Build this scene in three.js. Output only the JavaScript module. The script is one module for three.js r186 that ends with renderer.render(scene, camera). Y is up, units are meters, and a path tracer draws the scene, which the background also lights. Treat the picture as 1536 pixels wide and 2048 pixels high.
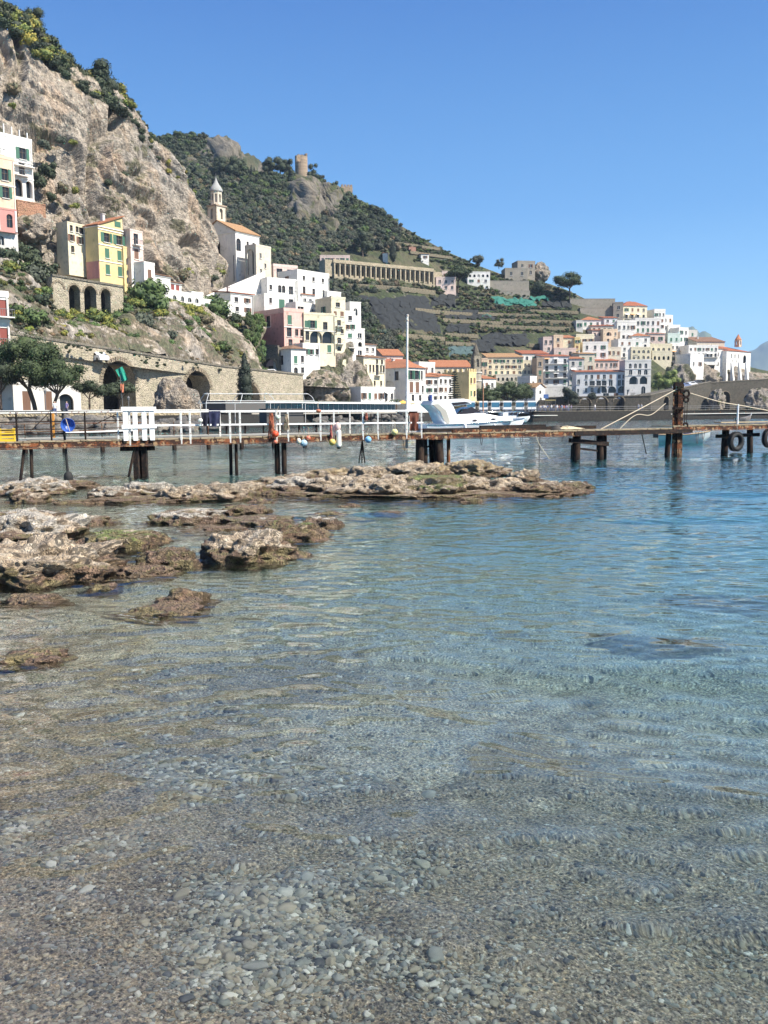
import * as THREE from 'three';
import { mergeGeometries, mergeVertices } from 'three/addons/utils/BufferGeometryUtils.js';
import { MarchingCubes } from 'three/addons/objects/MarchingCubes.js';
import { createNoise2D, createNoise3D, createNoise4D } from 'simplex-noise';

// ---------------------------------------------------------------- camera, sky, sun, exposure
const scene = new THREE.Scene();
const camera = new THREE.PerspectiveCamera(58.0, 0.75, 0.1, 30000);
camera.rotation.order = 'YXZ';
camera.position.set(0, 2.0, 0);                       // eye two metres above the water
camera.rotation.set(-0.1073, 0, -0.0087);
camera.updateMatrixWorld(true);
const renderer = new THREE.WebGLRenderer({ antialias: true });
renderer.toneMapping = THREE.LinearToneMapping;
renderer.toneMappingExposure = 2.0;
renderer.shadowMap.enabled = true;

const SUN = new THREE.Vector3(0.80, 0.98, 0.40).normalize();
{
  const W = 1024, H = 512, data = new Float32Array(W * H * 4);
  const stops = [[0, .225, .41, .545], [.05, .18, .37, .53], [.12, .122, .30, .50], [.2, .073, .22, .445], [.39, .034, .124, .338], [.6, .025, .095, .285], [1.01, .023, .085, .255]];
  for (let r = 0; r < H; r++) {
    const up = ((r + .5) / H - .5) * Math.PI, y = Math.sin(up), yy = Math.max(0, y);
    let k = 0; while (yy > stops[k + 1][0]) k++;
    const t = (yy - stops[k][0]) / (stops[k + 1][0] - stops[k][0]);
    const base = [1, 2, 3].map((c) => stops[k][c] * (1 - t) + stops[k + 1][c] * t);
    for (let c = 0; c < W; c++) {
      const a = ((c + .5) / W - .5) * 2 * Math.PI, x = Math.cos(a) * Math.cos(up), z = Math.sin(a) * Math.cos(up);
      const cs = x * SUN.x + y * SUN.y + z * SUN.z, g = Math.pow(Math.max(0, cs * .5 + .5), 3), h = Math.pow(Math.max(0, cs), 40);
      const o = (r * W + c) * 4;
      data[o] = base[0] * (.88 + .45 * g) + h * .35; data[o + 1] = base[1] * (.92 + .28 * g) + h * .33; data[o + 2] = base[2] * (.96 + .13 * g) + h * .3; data[o + 3] = 1;
    }
  }
  const sky = new THREE.DataTexture(data, W, H, THREE.RGBAFormat, THREE.FloatType);
  sky.mapping = THREE.EquirectangularReflectionMapping; sky.magFilter = THREE.LinearFilter; sky.needsUpdate = true;
  scene.background = sky; scene.environment = sky;
}
const sun = new THREE.DirectionalLight(new THREE.Color(1, .94, .83), 5);
sun.position.copy(SUN).multiplyScalar(900); sun.castShadow = true; sun.shadow.radius = 1;
Object.assign(sun.shadow.camera, { left: -500, right: 500, top: 500, bottom: -300, near: 1, far: 2500 });
sun.shadow.mapSize.set(4096, 4096);
scene.add(sun);
scene.fog = new THREE.FogExp2(new THREE.Color(.62, .76, 1), .00010);

// ---------------------------------------------------------------- helpers
let seed = 12345;
const rnd = () => { seed = (seed + 0x6d2b79f5) | 0; let t = Math.imul(seed ^ (seed >>> 15), 1 | seed); t = (t + Math.imul(t ^ (t >>> 7), 61 | t)) ^ t; return ((t ^ (t >>> 14)) >>> 0) / 4294967296; };
const rr = (a, b) => a + (b - a) * rnd();
const pick = (a) => a[Math.floor(rnd() * a.length) % a.length];
const n2 = createNoise2D(rnd), n3 = createNoise3D(rnd), n4 = createNoise4D(rnd);
const fbm2 = (x, y, o = 4) => { let s = 0, a = .5; for (let i = 0; i < o; i++) { s += a * n2(x, y); x *= 2.03; y *= 2.03; a *= .5; } return s; };
const fbm3 = (x, y, z, o = 4) => { let s = 0, a = .5; for (let i = 0; i < o; i++) { s += a * n3(x, y, z); x *= 2.03; y *= 2.03; z *= 2.03; a *= .5; } return s; };
const ridge3 = (x, y, z, o = 4) => { let s = 0, a = .5; for (let i = 0; i < o; i++) { s += a * (1 - 2 * Math.abs(n3(x, y, z))); x *= 2.1; y *= 2.1; z *= 2.1; a *= .5; } return s; };
const sstep = THREE.MathUtils.smoothstep, lerp = THREE.MathUtils.lerp, clamp = THREE.MathUtils.clamp;
const V = (x, y, z) => new THREE.Vector3(x, y, z);
const EYE = camera.position.clone(), F = 1024 / Math.tan(29 * Math.PI / 180);
// layout: a direction measured in the photograph and a distance ahead in metres give a place
const at = (px, py, d) => { const v = V((px - 768) / F, (1024 - py) / F, -1).applyQuaternion(camera.quaternion); return v.multiplyScalar(d / -v.z).add(EYE); };
// the place on a level surface of height y seen in that direction
const onLevel = (px, py, y = 0) => { const v = V((px - 768) / F, (1024 - py) / F, -1).applyQuaternion(camera.quaternion); return v.multiplyScalar((y - EYE.y) / v.y).add(EYE); };
const taken = {};
const numbered = (n) => { taken[n] = (taken[n] ?? -1) + 1; return taken[n] ? n + '_' + String(taken[n]).padStart(3, '0') : n; };
const col = (r, g, b) => new THREE.Color().setRGB(r, g, b);
function shadows(o) { o.castShadow = true; o.receiveShadow = true; return o; }
function tag(o, label, category, group, kind) { if (label) o.userData.label = label; if (category) o.userData.category = category; if (group) o.userData.group = group; if (kind) o.userData.kind = kind; return o; }
function thing(name, label, category, pos, turn = 0, group) {
  const o = new THREE.Group(); o.name = numbered(name); if (pos) o.position.copy(pos); o.rotation.y = turn; tag(o, label, category, group); scene.add(o); return o;
}
function mesh(name, geo, mat, parent = scene) {
  if (Array.isArray(geo)) geo = geo.length > 1 ? merge(geo) : geo[0];
  const o = shadows(new THREE.Mesh(geo, mat)); o.name = parent === scene ? numbered(name) : name; parent.add(o); return o;
}
function merge(list) {
  const any = list.some((g) => g.attributes.color);
  return mergeGeometries(list.map((g) => {
    g = g.index ? g.toNonIndexed() : g.clone();
    for (const k of Object.keys(g.attributes)) if (!['position', 'normal', 'uv', ...(any ? ['color'] : [])].includes(k)) g.deleteAttribute(k);
    const n = g.attributes.position.count;
    if (!g.attributes.normal) g.computeVertexNormals();
    if (!g.attributes.uv) g.setAttribute('uv', new THREE.BufferAttribute(new Float32Array(n * 2), 2));
    if (any && !g.attributes.color) g.setAttribute('color', new THREE.BufferAttribute(new Float32Array(n * 3).fill(1), 3));
    return g;
  }));
}
// uv in metres from position, by the way each face points
function boxUV(g, s = 1) {
  const p = g.attributes.position, n = g.attributes.normal, uv = new Float32Array(p.count * 2);
  for (let i = 0; i < p.count; i++) {
    const ax = Math.abs(n.getX(i)), ay = Math.abs(n.getY(i)), az = Math.abs(n.getZ(i));
    const [u, v] = ay > ax && ay > az ? [p.getX(i), p.getZ(i)] : ax > az ? [p.getZ(i), p.getY(i)] : [p.getX(i), p.getY(i)];
    uv[i * 2] = u * s; uv[i * 2 + 1] = v * s;
  }
  g.setAttribute('uv', new THREE.BufferAttribute(uv, 2)); return g;
}
const boxG = (w, h, d, x = 0, y = 0, z = 0) => { const g = new THREE.BoxGeometry(w, h, d); g.translate(x, y, z); return boxUV(g); };
// box with its bottom at y
const boxB = (w, h, d, x = 0, y = 0, z = 0) => boxG(w, h, d, x, y + h / 2, z);
const cylG = (r0, r1, h, n = 10, x = 0, y = 0, z = 0) => { const g = new THREE.CylinderGeometry(r1, r0, h, n); g.translate(x, y + h / 2, z); return g; };
function beam(a, b, w, h = w) {
  const d = b.clone().sub(a), g = new THREE.BoxGeometry(w, h, d.length());
  boxUV(g); const m = new THREE.Matrix4().lookAt(a, b, Math.abs(d.y) > .95 * d.length() ? V(1, 0, 0) : V(0, 1, 0)); m.setPosition(a.clone().add(b).multiplyScalar(.5)); g.applyMatrix4(m); return g;
}
function rod(a, b, r0, r1 = r0, n = 8) {
  const d = b.clone().sub(a), L = d.length(), g = new THREE.CylinderGeometry(r1, r0, L, n); g.translate(0, L / 2, 0);
  g.applyQuaternion(new THREE.Quaternion().setFromUnitVectors(V(0, 1, 0), d.normalize())); g.translate(a.x, a.y, a.z); return g;
}
const tube = (pts, r, n = 24, k = 6) => new THREE.TubeGeometry(new THREE.CatmullRomCurve3(pts), n, r, k);
function dataTex(size, fn, srgb = true, rep = 1) {
  const d = new Uint8Array(size * size * 4);
  for (let y = 0; y < size; y++) for (let x = 0; x < size; x++) {
    const c = fn(x / size, y / size, x, y), o = (y * size + x) * 4;
    d[o] = clamp(c[0], 0, 1) * 255; d[o + 1] = clamp(c[1], 0, 1) * 255; d[o + 2] = clamp(c[2], 0, 1) * 255; d[o + 3] = 255;
  }
  const t = new THREE.DataTexture(d, size, size); t.wrapS = t.wrapT = THREE.RepeatWrapping; t.magFilter = THREE.LinearFilter; t.minFilter = THREE.LinearMipmapLinearFilter; t.generateMipmaps = true;
  if (srgb) t.colorSpace = THREE.SRGBColorSpace; t.repeat.set(rep, rep); t.needsUpdate = true; return t;
}
// noise that tiles over the unit square
const tn = (u, v, f, z = 0) => { const a = u * 2 * Math.PI, b = v * 2 * Math.PI, r = f / (2 * Math.PI); return n4(Math.cos(a) * r + z * 3.1, Math.sin(a) * r + z, Math.cos(b) * r + 9 - z, Math.sin(b) * r + z * 2); };
const std = (c, rough = .9, extra = {}) => new THREE.MeshStandardMaterial({ color: c, roughness: rough, ...extra });
// ---------------------------------------------------------------- sea bed and sea
const bedDepth = (x, z) => {
  let s = -z * .056 + x * .08 + .03 + .05 * fbm2(x * .25, z * .25, 3);
  s = s < .14 ? .14 * Math.exp((s - .14) / .25) : s;
  return Math.min(2.7 + .4 * fbm2(x * .04, z * .04, 2), s + .0012 * Math.max(0, -z - 12) * Math.max(0, x + 6));
};
function lines(fine0, fine1, step, lo, hi, grow) {
  const a = []; for (let x = fine0; x <= fine1; x += step) a.push(x);
  let s = step, x = a[a.length - 1]; while (x < hi) { s *= grow; x += s; a.push(x); }
  s = step; x = fine0; const b = []; while (x > lo) { s *= grow; x -= s; b.push(x); }
  return [...b.reverse(), ...a];
}
function grid(xs, zs, yf) {
  const P = new Float32Array(xs.length * zs.length * 3), U = new Float32Array(xs.length * zs.length * 2), I = [];
  zs.forEach((z, j) => xs.forEach((x, i) => {
    const k = j * xs.length + i, dx = Math.max((xs[i + 1] ?? x) - x, x - (xs[i - 1] ?? x)), dz = Math.max((zs[j + 1] ?? z) - z, z - (zs[j - 1] ?? z));
    P.set([x, yf(x, z, dx, dz), z], k * 3); U.set([x, z], k * 2);
    if (i && j) { const a = k - xs.length - 1, b = k - xs.length, c = k - 1; I.push(a, c, b, b, c, k); }
  }));
  const g = new THREE.BufferGeometry(); g.setAttribute('position', new THREE.BufferAttribute(P, 3)); g.setAttribute('uv', new THREE.BufferAttribute(U, 2)); g.setIndex(I); g.computeVertexNormals(); return g;
}
const gravelTex = dataTex(1024, (u, v) => {
  const a = tn(u, v, 90), b = tn(u, v, 220, 3), c = tn(u, v, 12, 5), w = .56 + .26 * a + .24 * b + .07 * c, q = tn(u, v, 60, 8);
  return [w * (1.02 + .07 * q), w * (.945 + .02 * q), w * (.85 - .05 * q)];
});
gravelTex.repeat.set(1 / 2.3, 1 / 2.3);
const gravelBump = dataTex(1024, (u, v) => { const h = .5 + .3 * tn(u, v, 90) + .25 * tn(u, v, 220, 3); return [h, h, h]; }, false);
gravelBump.repeat.set(1 / 2.3, 1 / 2.3);
const bedMat = new THREE.MeshStandardMaterial({ vertexColors: true, map: gravelTex, bumpMap: gravelBump, bumpScale: .02, roughness: .95 });
const bedG = grid(lines(-8, 8, .12, -500, 700, 1.07), lines(-26, 3, .12, -1200, 20, 1.07), (x, z) => -bedDepth(x, z) + .012 * fbm2(x * 2.2, z * 2.2, 3));
{ const p = bedG.attributes.position, C = new Float32Array(p.count * 3); for (let i = 0; i < p.count; i++) { const x = p.getX(i), z = p.getZ(i), n = fbm2(x * .5 + 7, z * .5, 4) + .3 * n2(x * 3, z * 3), sand = -z - 6.5 + x * .6 + n * 5 > 0; C.set(sand ? [1.2, 1.19, 1.13] : n > .12 ? [.66, .61, .53] : [.82, .77, .68], i * 3); } bedG.setAttribute('color', new THREE.BufferAttribute(C, 3)); }
const seabed = mesh('seabed', bedG, bedMat); tag(seabed, 'gravel sea bed seen through the clear shallow water', 'sea bed', null, 'structure');

// pebbles: rounded, flattened stones; the largest are parts of the sea bed, the mass of small ones one part of it
function pebbleG(k) {
  const g = mergeVertices(new THREE.IcosahedronGeometry(1, 2).deleteAttribute('normal').deleteAttribute('uv')), p = g.attributes.position;
  for (let i = 0; i < p.count; i++) {
    const v = V().fromBufferAttribute(p, i), s = 1 + .28 * n3(v.x * .9 + k * 7, v.y * .9, v.z * .9) + .1 * n3(v.x * 2.2 + k * 3, v.y * 2.2, v.z * 2.2);
    p.setXYZ(i, v.x * s, v.y * s * .5, v.z * s * (.62 + .06 * (k % 4)));
  }
  g.computeVertexNormals(); return g;
}
const pebbleShapes = [0, 1, 2, 3, 4, 5].map(pebbleG);
const pebbleTones = [[.32, .30, .255], [.22, .215, .19], [.40, .365, .295], [.62, .57, .48], [.34, .285, .20], [.11, .105, .095], [.44, .365, .255], [.42, .375, .29], [.26, .255, .21], [.36, .305, .225]];
pebbleTones.forEach((c) => { for (let i = 0; i < 3; i++) c[i] *= .78; });
const pebbleMats = pebbleTones.map((c) => std(col(...c), .7));
const pebblePatch = (x, z) => .16 + 1.1 * fbm2(x * .55 + 3, z * .75 + 1, 3) - .5 * Math.max(0, x + .7) + .05 * Math.min(0, z + 5);
{
  const M = new THREE.Matrix4(), Q = new THREE.Quaternion(), E = new THREE.Euler();
  // the 300 that show largest: nearest the eye
  let made = 0;
  for (let k = 0; made < 300 && k < 9000; k++) {
    const z = -2.5 - 4.4 * Math.pow(rnd(), 1.25), x = rr(-.46, .46) * (-z + .4), d = pebblePatch(x, z);
    if (rnd() > d * .95 + .035) continue;
    const r = .017 + .032 * Math.pow(rnd(), 2.6);
    const o = shadows(new THREE.Mesh(pick(pebbleShapes), pick(pebbleMats))); o.name = made ? 'pebble_' + String(made).padStart(3, '0') : 'pebble';
    o.position.set(x, -bedDepth(x, z) + r * .32, z); o.rotation.set(rr(-.3, .3), rr(0, 6.28), rr(-.3, .3)); o.scale.setScalar(r); seabed.add(o); made++;
  }
  const N = 90000, per = Math.ceil(N / 3), pm = new THREE.MeshStandardMaterial({ color: 0xffffff, roughness: .75 });
  const mass = new THREE.Group(); mass.name = 'pebbles'; mass.userData.kind = 'stuff'; seabed.add(mass);
  for (let s = 0; s < 3; s++) {
    const im = new THREE.InstancedMesh(pebbleShapes[s * 2], pm, per); let c = 0;
    for (let k = 0; c < per && k < per * 12; k++) {
      const z = -2.2 - 11 * Math.pow(rnd(), 1.7), x = rr(-.5, .5) * (-z + .6), d = pebblePatch(x, z);
      if (rnd() > Math.max(.07, d)) continue;
      const r = (.0045 + .019 * Math.pow(rnd(), 3.8)) * (.75 + .5 * clamp(d, 0, 1));
      E.set(rr(-.5, .5), rr(0, 6.28), rr(-.5, .5)); Q.setFromEuler(E);
      M.compose(V(x, -bedDepth(x, z) + r * .25, z), Q, V(r, r, r)); im.setMatrixAt(c, M);
      const t = pick(pebbleTones), f = rr(.8, 1.2); im.setColorAt(c, col(t[0] * f, t[1] * f, t[2] * f)); c++;
    }
    im.count = c; im.name = 'shingle'; im.userData.kind = 'stuff'; shadows(im); mass.add(im);
  }
}
// the water: small swell running towards the shore, finer ripples on it
const waveSet = [];
for (let i = 0; i < 46; i++) {
  const L = .16 * Math.pow(1.11, i * .72) * rr(.92, 1.08), a = Math.PI / 2 + .28 + rr(-.85, .85) * (L < .6 ? 1.15 : .7);
  waveSet.push({ L, k: 2 * Math.PI / L, cx: Math.cos(a), cz: Math.sin(a), A: .0032 * Math.pow(L, 1.3) * rr(.5, 1.2), p: rr(0, 6.28) });
}
function waveH(x, z, dx, dz) {
  const wx = x + .25 * n2(x * .5, z * .5), wz = z + .3 * n2(x * .35 + 9, z * .5 + 4), g = .75 + .5 * n2(x * .12 + 2, z * .12), calm = sstep(-bedDepth(x, z), -.02, -.25); let h = 0;
  for (const w of waveSet) {
    const cell = Math.abs(w.cx) * dx + Math.abs(w.cz) * dz, f = 1 - sstep(cell / w.L, .18, .36);
    if (f > 0) { const s = Math.sin(w.k * (w.cx * wx + w.cz * wz) + w.p); h += f * w.A * (s + .25 * Math.cos(2 * (w.k * (w.cx * wx + w.cz * wz) + w.p))); }
  }
  return h * g * (.55 + .45 * calm);
}
const rip = []; for (let i = 0; i < 60; i++) { const kx = Math.round(rr(-16, 16)), kz = Math.round(rr(4, 34)); rip.push([kx, kz, rr(0, 6.28), 1 / Math.hypot(kx, kz)]); }
const ripTex = dataTex(1024, (u, v) => { const wu = u + .006 * tn(u, v, 6), wv = v + .006 * tn(u, v, 6, 4); let h = 0; for (const [a, b, p, w] of rip) h += w * Math.sin(2 * Math.PI * (a * wu + b * wv) + p); h = .5 + h * .42; return [h, h, h]; }, false);
ripTex.repeat.set(1 / 6.5, 1 / 6.5);
const seaMat = new THREE.MeshPhysicalMaterial({ color: 0xffffff, roughness: .02, transmission: 1, ior: 1.333, thickness: 1, attenuationColor: col(.33, .72, .86), attenuationDistance: 2.9, bumpMap: ripTex, bumpScale: .027 });
const seaG = grid(lines(-2.4, 3.6, .05, -600, 800, 1.034), lines(-13, 2, .044, -1500, 30, 1.022), waveH);
const sea = mesh('sea', seaG, seaMat); tag(sea, 'clear blue green sea with small ripples', 'sea', null, 'structure');
// ---------------------------------------------------------------- plants
function leavesG(lobes, count, size, tones, core = .72, sharp = .45) {
  const P = [], C = [], N = [], tot = lobes.reduce((s, l) => s + l.r * l.r, 0), nrm = V(), a = V(), b = V();
  const push = (v, c, n) => { P.push(v.x, v.y, v.z); C.push(...c); N.push(n.x, n.y, n.z); };
  for (const l of lobes) {
    const n = Math.round(count * l.r * l.r / tot);
    for (let i = 0; i < n; i++) {
      const d = V(rr(-1, 1), rr(-1, 1), rr(-1, 1)); if (d.lengthSq() > 1 || d.lengthSq() < .01) { i--; continue; } d.normalize();
      const rad = l.r * (core * .95 + (1.12 - core * .95) * rnd()), c = V(d.x * rad, d.y * rad * (l.f ?? 1), d.z * rad).add(l.c);
      nrm.set(d.x + rr(-1, 1) * sharp * 2, d.y + .3 + rr(-1, 1) * sharp * 2, d.z + rr(-1, 1) * sharp * 2).normalize();
      a.set(rr(-1, 1), rr(-1, 1), rr(-1, 1)).cross(nrm).normalize(); b.crossVectors(nrm, a);
      const s = size * rr(.6, 1.3), t = pick(tones), f = rr(.72, 1.28), cc = [t[0] * f, t[1] * f, t[2] * f];
      const p0 = c.clone().addScaledVector(a, -s), p1 = c.clone().addScaledVector(b, -s * .5), p2 = c.clone().addScaledVector(a, s), p3 = c.clone().addScaledVector(b, s * .5);
      for (const q of [p0, p1, p2, p0, p2, p3]) push(q, cc, nrm);
    }
    if (core > 0) {
      const g = new THREE.IcosahedronGeometry(1, 1), p = g.attributes.position, t = pick(tones), v = V(), ns = [];
      for (let i = 0; i < p.count; i++) { v.fromBufferAttribute(p, i); const k = core * l.r * (1 + .25 * n3(v.x * 2 + l.c.x, v.y * 2 + l.c.y, v.z * 2 + l.c.z)); push(V(v.x * k, v.y * k * (l.f ?? 1), v.z * k).add(l.c), [t[0], t[1], t[2]], v.clone().normalize()); }
    }
  }
  const g = new THREE.BufferGeometry();
  g.setAttribute('position', new THREE.Float32BufferAttribute(P, 3)); g.setAttribute('normal', new THREE.Float32BufferAttribute(N, 3)); g.setAttribute('color', new THREE.Float32BufferAttribute(C, 3)); g.setAttribute('uv', new THREE.Float32BufferAttribute(new Float32Array(P.length / 3 * 2), 2));
  return g;
}
const leafMat = new THREE.MeshStandardMaterial({ vertexColors: true, roughness: .75, side: THREE.DoubleSide });
const barkMat = std(col(.13, .095, .07), .95);
const blob = (n, spread, r, flat = .8) => { const L = [{ c: V(0, r * .6, 0), r, f: flat }]; for (let i = 1; i < n; i++) { const a = rr(0, 6.28), q = spread * rr(.4, 1); L.push({ c: V(Math.cos(a) * q, rr(.1, 1.1) * r, Math.sin(a) * q), r: r * rr(.5, .8), f: flat }); } return L; };
const GREEN = { oak: [[.045, .065, .028], [.055, .075, .032], [.038, .055, .026]], olive: [[.085, .10, .065], [.10, .115, .075], [.07, .085, .055]], broom: [[.16, .17, .03], [.20, .19, .03], [.11, .14, .03]], fresh: [[.08, .13, .03], [.10, .15, .035], [.06, .10, .028]], pine: [[.055, .085, .026], [.07, .10, .03], [.045, .07, .024]], dark: [[.02, .032, .018], [.026, .04, .02], [.017, .026, .015]], dry: [[.16, .12, .07], [.12, .10, .055], [.09, .09, .045]], willow: [[.16, .20, .05], [.13, .18, .045], [.19, .22, .06]] };
for (const k of ['oak', 'olive', 'fresh', 'pine', 'dark']) GREEN[k] = GREEN[k].map((c) => c.map((v) => v * .72));
const bushShapes = {};
for (const k of Object.keys(GREEN)) bushShapes[k] = [0, 1, 2].map(() => leavesG(blob(6, .75, .72), 520, .12, GREEN[k], .74));
const oneBush = (kind, P, s, flat = 1) => { const M = new THREE.Matrix4(); return M.compose(P, new THREE.Quaternion().setFromEuler(new THREE.Euler(rr(-.2, .2), rr(0, 6.28), rr(-.2, .2))), V(s * rr(.85, 1.15), s * flat * rr(.8, 1.2), s * rr(.85, 1.15))); };
// a mass of growth nobody could count: one object of many clumps
function growth(name, label, category, kind, mats, mats2) {
  const lists = [[], [], []]; mats.forEach((m, i) => lists[i % 3].push(m));
  const root = new THREE.Group(); root.name = numbered(name); tag(root, label, category, null, 'stuff'); scene.add(root);
  lists.forEach((l, s) => { if (!l.length) return; const im = new THREE.InstancedMesh(bushShapes[kind][s], leafMat, l.length); l.forEach((m, i) => { im.setMatrixAt(i, m); const f = rr(.55, 1.5), w = rr(.88, 1.2); im.setColorAt(i, col(f * w, f, f * rr(.85, 1.1))); }); im.name = 'foliage'; im.userData.kind = 'stuff'; shadows(im); root.add(im); });
  return root;
}
// a single shrub one can point at
function shrub(kind, P, s, label, group, flat = 1) {
  const o = shadows(new THREE.Mesh(pick(bushShapes[kind]), leafMat)); o.name = numbered('shrub'); o.position.copy(P); o.rotation.y = rr(0, 6.28); o.scale.set(s * rr(.9, 1.1), s * flat, s * rr(.9, 1.1)); tag(o, label, 'shrub', group); scene.add(o); return o;
}
// umbrella pine: bent trunk, forking limbs, flat crown of needle clumps
function pineTree(P, h, w, label, group, opt = {}) {
  const t = thing('pine_tree', label, 'tree', P, 0, group), lean = (opt.lean ?? 0) * h, th = h * (opt.bare ?? .5), G = [], lobes = [];
  const top = V(lean, th, 0); G.push(tube([V(0, -.3, 0), V(lean * .2, th * .4, .1), top], h * .028, 12, 7));
  const nl = opt.limbs ?? 7, fl = opt.flat ?? .5;
  for (let i = 0; i < nl; i++) {
    const a = i / nl * 6.28 + rr(-.3, .3), q = w * .5 * rr(.35, .78), e = V(top.x + Math.cos(a) * q, th + (h - th) * rr(.3, .7), Math.sin(a) * q);
    G.push(tube([top.clone().add(V(0, -th * .08, 0)), top.clone().lerp(e, .5).add(V(0, -.03 * h, 0)), e], h * .012, 8, 5));
    lobes.push({ c: e, r: w * rr(.17, .25), f: fl });
    for (let k = 0; k < 2; k++) lobes.push({ c: e.clone().add(V(rr(-1, 1) * w * .14, rr(-.06, .12) * h, rr(-1, 1) * w * .14)), r: w * rr(.1, .17), f: fl });
  }
  lobes.push({ c: V(top.x, h - w * .18 * fl, 0), r: w * .26, f: fl });
  mesh('trunk', G, barkMat, t);
  for (let k = lobes.length; k < 44; k++) { const b = pick(lobes); lobes.push({ c: b.c.clone().add(V(rr(-1, 1) * w * .13, rr(-.5, 1) * w * .09 * (fl + .3), rr(-1, 1) * w * .13)), r: w * rr(.045, .085), f: fl + .2 }); }
  mesh('crown', leavesG(lobes, (opt.leaves ?? 4200) * 1.35, (opt.leaf ?? w * .022) * 1.05, GREEN[opt.kind ?? 'pine'], .62, .6), leafMat, t);
  return t;
}
function roundTree(P, h, w, kind, label, group, name = 'tree') {
  const t = thing(name, label, 'tree', P, rr(0, 6.28), group), lobes = [];
  for (let i = 0; i < 11; i++) { const a = rr(0, 6.28), q = w * .5 * rr(.1, .68); lobes.push({ c: V(Math.cos(a) * q, h * rr(.22, .84), Math.sin(a) * q), r: w * rr(.16, .27), f: .9 }); }
  mesh('trunk', [tube([V(0, -.5, 0), V(.05 * w, h * .3, 0), V(0, h * .62, 0)], h * .03, 8, 6), ...[0, 1, 2].map((k) => rod(V(0, h * .3, 0), lobes[k].c, h * .014, h * .006, 5))], barkMat, t);
  mesh('crown', leavesG(lobes, 2200, w * .03, GREEN[kind], .72), leafMat, t);
  return t;
}
function cypress(P, h, w, label, group) {
  const t = thing('cypress_tree', label, 'tree', P, 0, group), lobes = [];
  for (let i = 0; i < 26; i++) { const k = i / 25, r = w * .5 * Math.pow(Math.sin(Math.PI * Math.min(.97, .14 + .83 * k)), .8) * (1 - .35 * k); lobes.push({ c: V(rr(-.22, .22) * r, h * (.07 + .9 * k), rr(-.22, .22) * r), r: r * rr(.75, 1) + .05 * w, f: 1.3 }); }
  mesh('trunk', [rod(V(0, -.4, 0), V(0, h * .2, 0), w * .09, w * .06)], barkMat, t);
  mesh('crown', leavesG(lobes, 3000, w * .05, GREEN.dark, .75), leafMat, t);
  return t;
}
// ---------------------------------------------------------------- land
function spline(pts, closed) { return (x) => { if (x <= pts[0][0]) return pts[0][1]; for (let i = 1; i < pts.length; i++) if (x <= pts[i][0]) { const t = (x - pts[i - 1][0]) / (pts[i][0] - pts[i - 1][0]); return lerp(pts[i - 1][1], pts[i][1], t); } return pts[pts.length - 1][1]; }; }
function sheet(nu, nv, fn, disp, color, su = 1) {
  const P = new Float32Array((nu + 1) * (nv + 1) * 3), U = new Float32Array((nu + 1) * (nv + 1) * 2), I = [];
  for (let j = 0; j <= nv; j++) for (let i = 0; i <= nu; i++) {
    const k = j * (nu + 1) + i, p = fn(i / nu, j / nv); P.set([p.x, p.y, p.z], k * 3); U.set([p.x * .8 - p.z * .6, p.y + (p.z * .8 + p.x * .6) * .35], k * 2);
    if (i && j) { const a = k - nu - 2, b = k - nu - 1, c = k - 1; I.push(a, b, c, b, k, c); }
  }
  const g = new THREE.BufferGeometry(); g.setAttribute('position', new THREE.BufferAttribute(P, 3)); g.setAttribute('uv', new THREE.BufferAttribute(U, 2)); g.setIndex(I); g.computeVertexNormals();
  if (disp) { const n = g.attributes.normal; for (let k = 0; k < P.length / 3; k++) { const p = V(P[k * 3], P[k * 3 + 1], P[k * 3 + 2]), d = disp(p, (k % (nu + 1)) / nu, Math.floor(k / (nu + 1)) / nv); P[k * 3] += n.getX(k) * d; P[k * 3 + 1] += n.getY(k) * d; P[k * 3 + 2] += n.getZ(k) * d; } g.computeVertexNormals(); }
  if (color) { const C = new Float32Array(P.length), n = g.attributes.normal; for (let k = 0; k < P.length / 3; k++) C.set(color(V(P[k * 3], P[k * 3 + 1], P[k * 3 + 2]), V().fromBufferAttribute(n, k), (k % (nu + 1)) / nu, Math.floor(k / (nu + 1)) / nv), k * 3); g.setAttribute('color', new THREE.BufferAttribute(C, 3)); }
  return g;
}
const rockGrain = dataTex(1024, (u, v) => { const a = tn(u, v, 14), b = tn(u, v, 50, 2), c = tn(u, v, 140, 7), w = .80 + .16 * a + .14 * b + .14 * c; return [w, w * .985, w * .97]; });
const rockRough = dataTex(1024, (u, v) => { const h = .5 + .3 * (1 - 2 * Math.abs(tn(u, v, 12))) * .6 + .25 * tn(u, v, 40, 2) + .14 * tn(u, v, 120, 5); return [h, h, h]; }, false);
const mapped = (t, m) => { const c = t.clone(); c.repeat.set(1 / m, 1 / m); c.needsUpdate = true; return c; };
const cliffMat = new THREE.MeshStandardMaterial({ vertexColors: true, map: mapped(rockGrain, 14), bumpMap: mapped(rockRough, 14), bumpScale: .5, roughness: .95 });
const mixc = (a, b, t) => [lerp(a[0], b[0], t), lerp(a[1], b[1], t), lerp(a[2], b[2], t)];
const ROCK = { tan: [.50, .43, .345], ochre: [.50, .385, .275], grey: [.40, .37, .33], pale: [.60, .53, .45], dark: [.17, .155, .14], green: [.10, .12, .05], soil: [.24, .19, .13] };
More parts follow.
